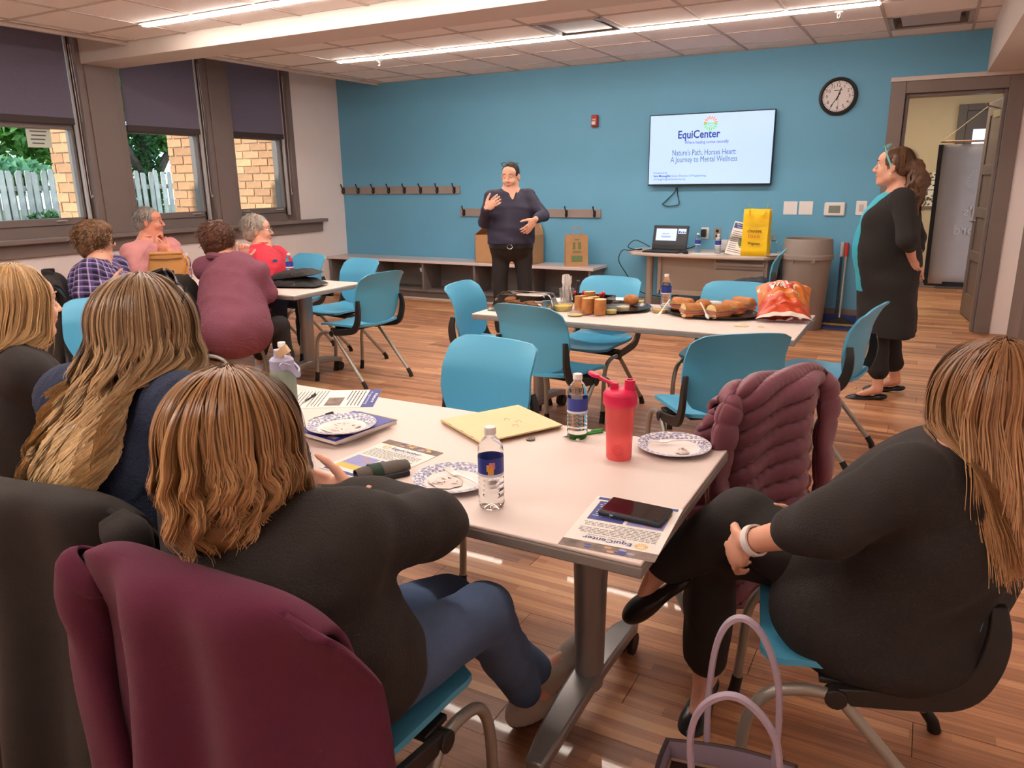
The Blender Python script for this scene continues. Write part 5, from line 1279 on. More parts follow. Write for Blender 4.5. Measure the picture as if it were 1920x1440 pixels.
def pillow(w, d, h, z0, n=20, droop=0):
    V = np.array([[[w*(2*i/n-1), d*(2*j/n-1)*(1-.18*(2*i/n-1)**2), z0] for j in range(n+1)] for i in range(n+1)])
    th = np.array([[(1-abs(2*i/n-1)**3)**.6*(1-abs(2*j/n-1)**3)**.6*(1+.12*math.sin(i*1.3)*math.sin(j*.9)) for j in range(n+1)] for i in range(n+1)])
    T_, B_ = V.copy(), V.copy(); T_[..., 2] += h*th; B_[..., 2] -= h*.25*th
    return MB().grid(T_).grid(B_[::-1])
pillow(.23, .13, .055, .016).build('lower_pouch', m_pouch, t, ang=60); pillow(.20, .12, .05, .065).xf(rotm(0, R(-7), 0), (.0, .02, .012)).build('upper_pouch', m_pouch, t, ang=60)
for x_, y_, z_ in ((-.16, -.13, .02), (.06, -.12, .03), (.03, -.09, .10)): MB().bx(x_-.006, x_+.012, y_-.004, y_+.004, z_-.005, z_+.008).build('zip_pull', m_steel, t)
x, y, z = on(518, 537); tag(MB().bx(-.1, .1, -.05, .05, 0, .006).build('notepad', mat('cream_pad', (232, 220, 170), .7), loc=(x, y+.05, z), rz=.3, bevel=.001), 'cream notepad beside the black pouch', 'notepad')
# ================================================================== lavender tote bag on the floor
m_tote = mat('tote_lilac', (176, 160, 178), .42, bump=(250, .15)); m_tedge2 = mat('tote_edge', (60, 46, 54), .5); m_tin = mat('tote_lining', (120, 104, 104), .8, bump=(80, .2))
rb = atz(1250, 1366, .33); rr_ = atz(1500, 1432, .33)
d = rr_-rb; L = np.linalg.norm(d); ang = math.atan2(d[1], d[0]); ux = d/L; uy = np.array([-ux[1], ux[0], 0])
dep_ = .17; c0 = (rb+rr_)/2-uy*dep_/2
t = thing('tote_bag', 'open lilac leather tote bag with two loop handles on the floor in the foreground', 'bag', (c0[0], c0[1], 0), ang)
hl, hd_ = L/2, dep_/2
def totering(f, s=1.0):
    z = .012+.318*f; a_ = []
    for q in np.linspace(0, 2*PI, 49):
        c_, s_ = math.cos(q), math.sin(q); m_ = max(abs(c_), abs(s_))
        x_ = (hl-.03*(1-f))*c_/m_**.92*s; y_ = (hd_*(1-.18*f))*s_/m_**.92*s
        if f > .7: y_ += .02*math.sin(x_*9)*(f-.7)*2
        a_.append((x_, y_, z+(.012*math.cos(x_*PI/hl*.5)*f)))
    return a_
V = np.array([totering(f) for f in np.linspace(0, 1, 9)]); MB().grid(V).add(V[0], [tuple(range(49))[::-1]]).build('bag_body', m_tote, t, ang=60)
V2 = np.array([totering(f, .955) for f in np.linspace(.03, 1, 9)]); MB().grid(V2[:, ::-1]).add(V2[0], [tuple(range(49))]).build('lining', m_tin, t, ang=60)
mb = MB(); top_o, top_i = totering(1), totering(1, .955)
mb.grid(np.array([top_o, top_i])).build('rim', m_tedge2, t)
V3 = np.array([totering(f, .94) for f in (.80, .98)]); MB().grid(V3[:, ::-1]).build('facing', m_tote, t)
MB().tube([(x_*.93, y_*.93, .285) for x_, y_, z_ in top_i[4:28]], .0035, 6).build('zipper', mat('zip_gold', (206, 176, 150), .35, .7), t)
def handle(pix, y_):
    """strap through measured points on the plane of this side of the bag"""
    pl = c0+uy*y_; out = []
    for u, v in pix:
        r_ = ray(u, v); s_ = ((pl-CAMP) @ uy)/(r_ @ uy); w_ = CAMP+r_*s_-np.array([c0[0], c0[1], 0])
        out.append((w_ @ ux, w_ @ uy, w_[2]))
    return bez(out, 6)
for pix, y_ in (([(1325, 1400), (1326, 1362), (1330, 1290), (1342, 1215), (1362, 1172), (1390, 1159), (1420, 1178), (1445, 1225), (1460, 1290), (1460, 1360), (1455, 1400), (1450, 1432)], hd_*.83), ([(1296, 1440), (1294, 1390), (1304, 1345), (1330, 1315), (1362, 1304), (1395, 1313), (1430, 1345), (1455, 1390), (1462, 1440)], -hd_*.6)):
    P = handle(pix, y_); hb = MB()
    hb.bar(P, .017, .005, up=(0, 1, 0), wv=None); 
    hb2 = MB().bar(P+np.array([0, .0045, 0]), .019, .003, up=(0, 1, 0))
    o = MB(); V = []
    T_ = np.gradient(P, axis=0)
    for i in range(len(P)):
        n_ = nrm(np.cross(T_[i], Y3)); V.append([P[i]+q_ for q_ in (-Y3*.008-n_*.004, -Y3*.004-n_*.0065, Y3*.004-n_*.0065, Y3*.008-n_*.004, Y3*.008+n_*.004, Y3*.004+n_*.0065, -Y3*.004+n_*.0065, -Y3*.008+n_*.004, -Y3*.008-n_*.004)])
    o.grid(np.array(V)).build('handle', m_tote, t, ang=50)
mb = MB()
for k in range(6):
    a_ = np.linspace(0, 2*PI, 13); mb.tube([(-.02+.022*k+.016*math.cos(q), -.02+.01*(k % 2), .20+.012*math.sin(q)) for q in a_], .004, 6)
mb.xf(None, (c0[0], c0[1], 0)); tag(mb.build('key_bunch', mat('brass2', (214, 180, 110), .2, 1)), 'gold keys and chain inside the lilac tote', 'keys')
# ================================================================== people: smooth bodies from a distance field
class SDF:
    def __init__(s, res): s.res = res; s.P = []
    def rc(s, a, b, r1, r2=None, k=.02, sub=False):
        a, b = np.array(a, float), np.array(b, float); r2 = r1 if r2 is None else r2
        ba = b-a; bb = ba @ ba+1e-12
        def f(X, Y, Z):
            px, py, pz = X-a[0], Y-a[1], Z-a[2]
            h = np.clip((px*ba[0]+py*ba[1]+pz*ba[2])/bb, 0, 1)
            return np.sqrt((px-ba[0]*h)**2+(py-ba[1]*h)**2+(pz-ba[2]*h)**2)-(r1+(r2-r1)*h)
        s.P.append((f, np.minimum(a-r1, b-r2), np.maximum(a+r1, b+r2), k, sub)); return s
    def path(s, pts, rs, k=.02, sub=False):
        for i in range(len(pts)-1): s.rc(pts[i], pts[i+1], rs[i], rs[i+1], k, sub)
        return s
    def ell(s, c, r, rot=None, k=.02, sub=False):
        c, r = np.array(c, float), np.array(r, float); Rm = np.eye(3) if rot is None else np.asarray(rot, float)   # columns = axes
        def f(X, Y, Z):
            px, py, pz = X-c[0], Y-c[1], Z-c[2]
            q = [(px*Rm[0, i]+py*Rm[1, i]+pz*Rm[2, i])/r[i] for i in range(3)]
            k0 = np.sqrt(q[0]**2+q[1]**2+q[2]**2); k1 = np.sqrt((q[0]/r[0])**2+(q[1]/r[1])**2+(q[2]/r[2])**2)+1e-9
            return k0*(k0-1)/k1
        e = np.abs(Rm) @ r
        s.P.append((f, c-e, c+e, k, sub)); return s
    def dist(s, P):
        X, Y, Z = P[..., 0], P[..., 1], P[..., 2]; d = np.full(X.shape, 9.0)
        for f, lo, hi, k, sub in s.P:
            if not sub: d = np.minimum(d, f(X, Y, Z))
        return d
    def mesh(s, carve=None):
        res = s.res
        lo = np.min([p[1] for p in s.P if not p[4]], 0)-4*res; hi = np.max([p[2] for p in s.P if not p[4]], 0)+4*res
        n = np.ceil((hi-lo)/res).astype(int)+1
        D = np.full(n, .5, np.float32)
        ax = [lo[i]+res*np.arange(n[i], dtype=np.float32) for i in range(3)]
        for f, a, b, k, sub in s.P:
            m = k*1.2+3*res
            i0 = np.maximum(np.floor((a-m-lo)/res).astype(int), 0); i1 = np.minimum(np.ceil((b+m-lo)/res).astype(int)+1, n)
            if (i1 <= i0).any(): continue
            sl = tuple(slice(i0[i], i1[i]) for i in range(3))
            d = f(ax[0][sl[0]][:, None, None], ax[1][sl[1]][None, :, None], ax[2][sl[2]][None, None, :])
            A = D[sl]
            if sub:
                h = np.maximum(k-np.abs(A+d), 0)/k; D[sl] = np.maximum(A, -d)+h*h*k*.25
            else:
                h = np.maximum(k-np.abs(A-d), 0)/k; D[sl] = np.minimum(A, d)-h*h*k*.25
        if carve is not None:
            G = np.meshgrid(*ax, indexing='ij', sparse=True); D = np.maximum(D, carve(*G)).astype(np.float32)
        s_ = D < 0
        cnt = np.zeros(n-1, np.int8)
        offs = [(i, j, k) for i in (0, 1) for j in (0, 1) for k in (0, 1)]
        for o in offs: cnt += s_[o[0]:n[0]-1+o[0], o[1]:n[1]-1+o[1], o[2]:n[2]-1+o[2]]
        act = (cnt > 0) & (cnt < 8); ijk = np.argwhere(act)
        idx = np.full(act.shape, -1, np.int64); idx[act] = np.arange(len(ijk))
        pos = np.zeros((len(ijk), 3)); num = np.zeros(len(ijk))
        for o in offs:
            for d in range(3):
                if o[d]: continue
                o2 = list(o); o2[d] = 1
                da = D[ijk[:, 0]+o[0], ijk[:, 1]+o[1], ijk[:, 2]+o[2]]; db = D[ijk[:, 0]+o2[0], ijk[:, 1]+o2[1], ijk[:, 2]+o2[2]]
                m = (da < 0) != (db < 0); t = np.where(m, da/(da-db+1e-12), 0)
                p = np.tile(np.array(o, float), (len(ijk), 1)); p[:, d] += t
                pos[m] += p[m]; num[m] += 1
        V = lo+res*(ijk+pos/np.maximum(num, 1)[:, None])
        Fs = []
        for d in range(3):
            e, g = [(1, 2), (2, 0), (0, 1)][d]
            sa = [slice(None)]*3; sb = [slice(None)]*3; sa[d] = slice(0, -1); sb[d] = slice(1, None)
            ch = s_[tuple(sa)] != s_[tuple(sb)]; E_ = np.argwhere(ch); E_ = E_[(E_[:, e] > 0) & (E_[:, g] > 0) & (E_[:, e] < n[e]-1) & (E_[:, g] < n[g]-1)]
            def cell(de, dg):
                q = E_.copy(); q[:, e] += de; q[:, g] += dg; return idx[q[:, 0], q[:, 1], q[:, 2]]
            Q = np.stack([cell(-1, -1), cell(0, -1), cell(0, 0), cell(-1, 0)], 1)
            ins = s_[E_[:, 0], E_[:, 1], E_[:, 2]]
            Q[~ins] = Q[~ins][:, ::-1]
            Fs.append(Q[(Q >= 0).all(1)])
        return V, np.concatenate(Fs)
def vnormals(V, Fq):
    a, b, c = V[Fq[:, 0]], V[Fq[:, 1]], V[Fq[:, 2]]; fn = np.cross(b-a, c-a); N = np.zeros_like(V)
    for i in range(4): np.add.at(N, Fq[:, i], fn)
    return N/(np.linalg.norm(N, axis=1)[:, None]+1e-12)
def noise3(P, scale, seed, oct_=5):
    g = np.random.default_rng(seed); o = np.zeros(len(P)); W = P*scale
    for k in range(oct_):
        d = g.normal(size=3); d /= np.linalg.norm(d); e = g.normal(size=3)
        o += np.sin(W @ d*(1+.6*k)+1.3*np.sin(W @ e*.7+g.uniform(0, 6))+g.uniform(0, 6))/(1+.5*k)
    return o/2.2
def qmesh(name, V, Fq, mats, parent, loc, mi=None, smooth=True):
    me = bpy.data.meshes.new(name); me.vertices.add(len(V)); me.vertices.foreach_set('co', (V-loc).astype(np.float32).ravel())
    me.loops.add(len(Fq)*4); me.loops.foreach_set('vertex_index', Fq.astype(np.int32).ravel())
    me.polygons.add(len(Fq)); me.polygons.foreach_set('loop_start', np.arange(0, len(Fq)*4, 4, dtype=np.int32))
    for m in mats: me.materials.append(m)
    if mi is not None: me.polygons.foreach_set('material_index', np.asarray(mi, np.int32))
    me.polygons.foreach_set('use_smooth', np.ones(len(Fq), bool)); me.update(calc_edges=True); me.validate()
    o = bpy.data.objects.new(name, me); COL.objects.link(o); o.parent = parent; return o
def skin_mat(name, rgb):
    m = mat(name, rgb, .5, bump=(220, .08), var=.07, vscale=18); n, l, b = nodes(m)
    b.inputs['Subsurface Weight'].default_value = .12; b.inputs['Subsurface Radius'].default_value = (.01, .004, .002); b.inputs['Subsurface Scale'].default_value = .6
    return m
SK1 = skin_mat('skin_fair', (226, 168, 142)); SK2 = skin_mat('skin_ruddy', (214, 142, 116)); SK3 = skin_mat('skin_light', (232, 180, 154))
LIP = mat('lips', (196, 118, 106), .45); EYW = mat('eye_white', (236, 230, 226), .2); IRI = mat('iris', (70, 60, 54), .15)
def frame(f, u):
    f = nrm(f); r = nrm(np.cross(f, u)); return f, r, np.cross(r, f)
def head_prims(s, c, f, r, u, neck, hs=1.0, k=.018, jowl=0):
    Rm = np.stack([r, f, u], 1); P = lambda x, y, z: c+hs*(r*x+f*y+u*z)
    E = lambda p, rr, k_=k: s.ell(P(*p), np.array(rr)*hs, Rm, k_)
    E((0, -.018, .03), (.074, .094, .088)); E((0, .028, -.035), (.060, .062, .082)); E((0, .045, .045), (.060, .048, .05))
    s.rc(P(-.050, .0, -.062), P(-.012, .062, -.098), .024*hs, .020*hs, k); s.rc(P(.050, .0, -.062), P(.012, .062, -.098), .024*hs, .020*hs, k)
    E((0, .068, -.098), (.02, .018, .016)); s.rc(P(-.03, .080, .026), P(.03, .080, .026), .011*hs, .011*hs, .014)
    for q in (-1, 1):
        E((q*.036, .066, -.030), (.022, .022, .024))
        s.ell(P(q*.031, .098, .008), np.array((.014, .014, .010))*hs, Rm, .008, True)
        s.ell(P(q*.078, -.008, -.006), np.array((.009, .019, .031))*hs, Rm @ rotm(0, 0, q*.35), .006)
    s.rc(P(0, .090, .012), P(0, .110, -.024), .007*hs, .0115*hs, .008)
    for q in (-1, 1): E((q*.011, .100, -.028), (.009, .010, .008), .006)
    E((0, .088, -.056), (.024, .010, .0065), .006); E((0, .086, -.067), (.021, .010, .0075), .006)
    if jowl: E((0, .03, -.11), (.05+jowl, .05, .03), .03)
    s.rc(P(0, -.018, -.05), neck, (.052+jowl*.4)*hs, .062*hs+jowl*.4, .03)
    return P, Rm
def hand(s, w, d, th, palm, curl=.5, spread=.10, sc=1.0, k=.006):
    """w wrist, d along the hand, th towards the thumb side, palm out of the palm"""
    d = nrm(d); th = nrm(th-d*(th @ d)); pm = nrm(palm-d*(palm @ d)-th*(palm @ th))
    s.ell(w+d*.048*sc, np.array((.020, .048, .040))*sc*[.75, 1, 1], np.stack([pm, d, th], 1), .012)
    for i, (o, L, r_) in enumerate(((.030, .072, .0088), (.010, .080, .009), (-.011, .074, .0086), (-.030, .058, .0078))):
        p = w+(d*.085+th*o)*sc; a = 0.0; dd = nrm(d+th*spread*(1.2-i*.8)*.8); seg = L*sc*np.array((.45, .32, .23)); rr = r_*sc
        for q in range(3):
            a += curl*(.7 if q == 0 else .85); dir_ = dd*math.cos(a)+pm*math.sin(a); e = p+dir_*seg[q]
            s.rc(p, e, rr, rr*.92, k); p = e; rr *= .92
    p = w+(d*.025+th*.028)*sc; dd = nrm(d*.7+th*.65+pm*.35)
    for q, L in enumerate((.038, .032, .026)):
        e = p+dd*L*sc; s.rc(p, e, (.0125-.0015*q)*sc, (.011-.0015*q)*sc, k); p = e; dd = nrm(dd+d*.25+pm*curl*.35)
def torso(s, pel, bel, ch, nb, lat, fw, hipwd, belwd, chwd, infl=0, k=.05):
    """stack of ellipsoids from the pelvis to the shoulders"""
    pts = bez([pel, bel, ch, nb], 5)[:-2]; n = len(pts)
    for i, p in enumerate(pts):
        t = i/(n-1)
        w = np.interp(t, [0, .36, .75, 1], [hipwd[0], belwd[0], chwd[0], chwd[0]*.78]); d = np.interp(t, [0, .36, .75, 1], [hipwd[1], belwd[1], chwd[1], chwd[1]*.70])
        up = nrm(pts[min(i+1, n-1)]-pts[max(i-1, 0)]); rr = nrm(lat-up*(lat @ up)); ff = np.cross(up, rr); ff = ff if ff @ fw > 0 else -ff
        s.ell(p, (w+infl, d+infl, .085), np.stack([rr, ff, up], 1), k)
def person(label, J, o):
    """J: joint name -> place in the room; o: looks. Returns the person's root"""
    g = lambda n: np.array(J[n], float)
    pel, bel, ch, nb, hd = g('pelvis'), g('belly'), g('chest'), g('neck'), g('head')
    f, r, u = frame(J['face'], J.get('up', (0, 0, 1)))
    shL, shR = g('shL'), g('shR'); lat = nrm(shR-shL); upv = nrm(nb-pel); fw = nrm(np.cross(upv, lat))
    loc = np.array([pel[0], pel[1], 0.0]); t = thing('person', label, 'person', tuple(loc))
    res = o.get('res', .0085); hs = o.get('hs', 1.0)
    fit = o.get('fit', .012)
    # --- body: one continuous skin
    b = SDF(res); P, Rm = head_prims(b, hd, f, r, u, nb+upv*.01, hs, jowl=o.get('jowl', 0))
    sh = lambda q: (q[0]-.02, q[1]-.02)
    torso(b, pel, bel, ch, nb-upv*.05, lat, fw, sh(o['hip']), sh(o['bel']), sh(o['che']))
    b.rc(nb, shL*.8+nb*.2, .05, .042, .04); b.rc(nb, shR*.8+nb*.2, .05, .042, .04)
    b.ell(nb+fw*.02-upv*.03, (.09, .06, .05), np.stack([lat, fw, upv], 1), .04)
    ar = o.get('arm', 1.0)
    for S_ in 'LR':
        if 'el'+S_ in J:
            b.rc(g('sh'+S_), g('el'+S_), .042*ar, .036*ar, .02); b.rc(g('el'+S_), g('wr'+S_), .036*ar, .025, .02)
            if 'hd'+S_ in J:
                d, th, pm, curl = J['hd'+S_]; hand(b, g('wr'+S_), np.array(d, float), np.array(th, float), np.array(pm, float), curl, sc=o.get('hsc', 1.0))
        if 'hi'+S_ in J:
            b.rc(g('hi'+S_), g('kn'+S_), .07, .05, .03); b.rc(g('kn'+S_), g('an'+S_), .048, .034, .02)
            if 'to'+S_ in J: b.rc(g('an'+S_)+[0, 0, -.015], g('an'+S_)*.4+g('to'+S_)*.6-nrm(J.get('su'+S_, Z3))*(.036 if o.get('flat') else .046), .031, .018, .02)
    V, Q = b.mesh(); Cn = V[Q].mean(1); q = (Cn-hd)
    lx, ly, lz = q @ r/hs, q @ f/hs, q @ u/hs
    lips = (np.abs(lx) < .024-.9*np.abs(lz+.061)) & (lz > -.0725) & (lz < -.0515) & (ly > .078)
    qmesh('body', V, Q, [o['skin'], LIP], t, loc, lips.astype(int))
    # --- face pieces
    if o.get('eyes', True):
        for q in (-1, 1):
            mb = MB(); c = P(q*.031, .0745, .008)-loc
            mb.ell((0, 0, 0), (.0118*hs,)*3, n=12, mi=0); mb.ell((0, .0068*hs, o.get('gaze', 0)), (.0078*hs, .006*hs, .0078*hs), n=10, mi=1); mb.xf(Rm, c); mb.build('eye', [EYW, IRI], t)
            if o.get('lids', .35) > 0:
                mb = MB(); V_ = np.array([[(.0134*hs*math.cos(e)*math.sin(a), .0134*hs*math.cos(e)*math.cos(a), .0134*hs*math.sin(e)) for a in np.linspace(-1.4, 1.4, 9)] for e in np.linspace(1.45, .9-1.3*o.get('lids', .35), 6)]); mb.grid(V_); mb.xf(Rm, c); mb.build('eyelid', o['skin'], t)
            mb = MB().tube([P(q*.014, .094, .034)-loc, P(q*.032, .093, .041)-loc, P(q*.048, .076, .034)-loc], [.0024*hs, .0032*hs, .0016*hs], 6); mb.build('eyebrow', o.get('brow', o['hairm']), t)
    # --- top
    c = SDF(res); I = fit
    torso(c, pel+upv*o.get('hem', -.05), bel, ch, nb-upv*.045, lat, fw, (o['hip'][0]+I*.6, o['hip'][1]+I*.6), (o['bel'][0]+I, o['bel'][1]+I), (o['che'][0]+I, o['che'][1]+I))
    if o.get('bust'):
        for q in (-1, 1): c.ell(ch+lat*q*.085+fw*(o['che'][1]*.75)-upv*.03, (.075, .065, .07), np.stack([lat, fw, upv], 1), .05)
    for S_ in (shL, shR): c.rc(nb-upv*.035, S_, .055+I*.5, .058*ar+I*.6, .05)
    for S_ in 'LR':
        if 'el'+S_ not in J: continue
        a_, e_, w_ = g('sh'+S_), g('el'+S_), g('wr'+S_); sl = o.get('sleeve', .92)
        c.rc(a_, e_, .052*ar+I, .043*ar+I, .03)
        if sl > 0: c.rc(e_, e_+(w_-e_)*sl, .043*ar+I, (.040 if sl < .7 else .030)*ar+I*.6, .02)
    for e in o.get('extra', []):
        if e[0] == 'rc': c.rc(*e[1:])
        else: c.ell(*e[1:])
    if o.get('vneck'):   # the opening at the throat
        dv_, wv_ = o['vneck']; c.rc(nb+upv*.05+fw*.07, nb+fw*(o['che'][1]*.9+.02)-upv*dv_, wv_, .006, .014, True)
    c.rc(nb+upv*.01, nb+upv*.16, .056, .062, .008, True)
    V, Q = c.mesh(None if 'hemz' not in o else (lambda X, Y, Z: (o['hemz']-Z)+0*X+0*Y)); N = vnormals(V, Q); amp = o.get('folds', .006)
    V = V+N*(amp*noise3(V, o.get('fscale', 26), o.get('seed', 1)))[:, None]
    if o.get('knit'):
        kx = (V-nb) @ lat; kz = (V-nb) @ upv; V = V+N*(o['knit']*np.sin(kz*o.get('kn', 420)+2.2*np.sin(kx*90)))[:, None]
    if o.get('cable'):
        kx = (V-nb) @ lat; kz = (V-nb) @ upv; d1 = np.abs(((kx/.11+kz/.16) % 1)-.5); d2 = np.abs(((kx/.11-kz/.16) % 1)-.5)
        V = V+N*(.004*np.maximum(np.exp(-(d1/.06)**2), np.exp(-(d2/.06)**2))+.0012*np.sin(kx*520))[:, None]
    uvq = None
    if o.get('uv'): q_ = V-nb; uvq = (np.arctan2(q_ @ lat, q_ @ fw+.03)*.19, q_ @ upv)
    mi = o['topmi'](V[Q].mean(1), nb, lat, fw, upv) if 'topmi' in o else None
    tp_ = qmesh(o.get('topname', 'top'), V, Q, o['top'] if isinstance(o['top'], list) else [o['top']], t, loc, mi)
    if uvq:
        for nm, arr in zip(('pu', 'pv'), uvq): at = tp_.data.attributes.new(nm, 'FLOAT', 'POINT'); at.data.foreach_set('value', arr.astype(np.float32))
    # --- trousers
    if 'pants' in o and ('hiL' in J or 'hiR' in J):
        p = SDF(max(res, .0115)); pr_ = o.get('leg', 1.0)
        p.ell(pel+upv*.02, (o['hip'][0]*o.get('pf', .95), o['hip'][1]*o.get('pf', .95), .15), np.stack([lat, fw, upv], 1), .05)
        for S_ in 'LR':
            if 'hi'+S_ not in J: continue
            h_, k_, a_ = g('hi'+S_), g('kn'+S_), g('an'+S_)
            p.rc(h_, k_, .092*pr_, .066*pr_, .04); e = k_+(a_-k_)*o.get('cuff', .93); p.rc(k_, k_*.5+e*.5, .066*pr_, .062*pr_, .02); p.rc(k_*.5+e*.5, e, .062*pr_, o.get('cuffr', .052), .02)
        V, Q = p.mesh(); N = vnormals(V, Q); V = V+N*(.005*noise3(V, 30, 4))[:, None]
        qmesh('trousers', V, Q, [o['pants']], t, loc)
    for S_ in 'LR':
        if 'to'+S_ in J and 'shoe' in o:
            a_, e_ = g('an'+S_), g('to'+S_); d = nrm(e_-a_); up2 = J.get('su'+S_, Z3); sd = nrm(np.cross(d, up2)); up2 = np.cross(sd, d); Rr = np.stack([sd, d, up2], 1)
            s2 = SDF(.0075); L = np.linalg.norm(e_-a_); flat_ = o.get('flat', 0)
            base = a_-up2*.055
            s2.ell(base+d*(-.015)-up2*(.012*flat_), (.036, .045, .042 if not flat_ else .020), Rr, .02); s2.ell(base+d*L*.45-up2*(.006+.008*flat_), (.038, .07, .034 if not flat_ else .020), Rr, .02); s2.ell(base+d*L*.80-up2*.008, (.043, .066, .028 if not flat_ else .034), Rr, .02)
            if not flat_: s2.rc(a_-up2*.02, a_-up2*.05+d*.02, .040, .042, .02)
            V, Q = s2.mesh(); lz = (V-base) @ up2; V = V-np.outer(np.minimum(lz+.038, 0), up2)
            cz = (V[Q].mean(1)-base) @ up2
            so_ = qmesh('shoe', V, Q, [o['shoe'], o.get('sole', o['shoe'])], t, loc, (cz < -.022).astype(int))
            if o.get('laces'):
                mb = MB()
                for i in range(5):
                    q_ = base+d*(L*.25+.022*i)+up2*(.036-.006*i); mb.tube([q_-sd*.022-up2*.008-loc, q_+up2*.003-loc, q_+d*.012+sd*.022-up2*.008-loc], .003, 5)
                mb.build('laces', o['laces'], so_)
    t['_'] = 0; del t['_']
    return dict(t=t, P=P, Rm=Rm, loc=loc, f=f, r=r, u=u, hd=hd, top=c, hs=hs, nb=nb, lat=lat, fw=fw, upv=upv, ch=ch)
# ------------------------------------------------------------------ hair
def hair_mat(name, root, tip, tipmix=1.0, rough=.36):
    m = mat(name, root, rough); n, l, b = nodes(m)
    a = n.new('ShaderNodeAttribute'); a.attribute_name = 'along'; s = n.new('ShaderNodeAttribute'); s.attribute_name = 'shade'
    mx = n.new('ShaderNodeMixRGB'); mx.inputs[1].default_value = (*lin(root), 1); mx.inputs[2].default_value = (*lin(tip), 1)
    ma = n.new('ShaderNodeMath'); ma.operation = 'MULTIPLY'; ma.use_clamp = True; l.new(a.outputs['Fac'], ma.inputs[0]); ma.inputs[1].default_value = tipmix
    l.new(ma.outputs[0], mx.inputs[0])
    hs = n.new('ShaderNodeHueSaturation'); mr = n.new('ShaderNodeMapRange'); mr.inputs['To Min'].default_value = .55; mr.inputs['To Max'].default_value = 1.35
    l.new(s.outputs['Fac'], mr.inputs['Value']); l.new(mr.outputs[0], hs.inputs['Value']); l.new(mx.outputs[0], hs.inputs['Color']); l.new(hs.outputs[0], b.inputs['Base Color'])
    b.inputs['Anisotropic'].default_value = .5
    return m
def ribbons(name, Pth, W, out, m, parent, loc, shade, along):
    """Pth (n,s,3) strand paths; out (n,s,3) outward directions; W (s,) widths"""
    n, s_ = Pth.shape[:2]; T = np.gradient(Pth, axis=1); B = np.cross(T, out); B /= np.linalg.norm(B, axis=2)[..., None]+1e-9
    O = out/(np.linalg.norm(out, axis=2)[..., None]+1e-9)
    A = Pth-B*W[None, :, None]*.5; C = Pth+B*W[None, :, None]*.5
    V = np.stack([A, C], 2).reshape(-1, 3)
    base = ((np.arange(n)[:, None]*s_+np.arange(s_-1)[None])*2).reshape(-1)
    Q = np.stack([base, base+1, base+3, base+2], 1)
    o = qmesh(name, V, Q, [m], parent, loc)
    for nm, arr in (('shade', np.repeat(shade, s_*2)), ('along', np.repeat(along.reshape(-1), 2))):
        at = o.data.attributes.new(nm, 'FLOAT', 'POINT'); at.data.foreach_set('value', arr.astype(np.float32))
    return tag(o, kind='stuff')
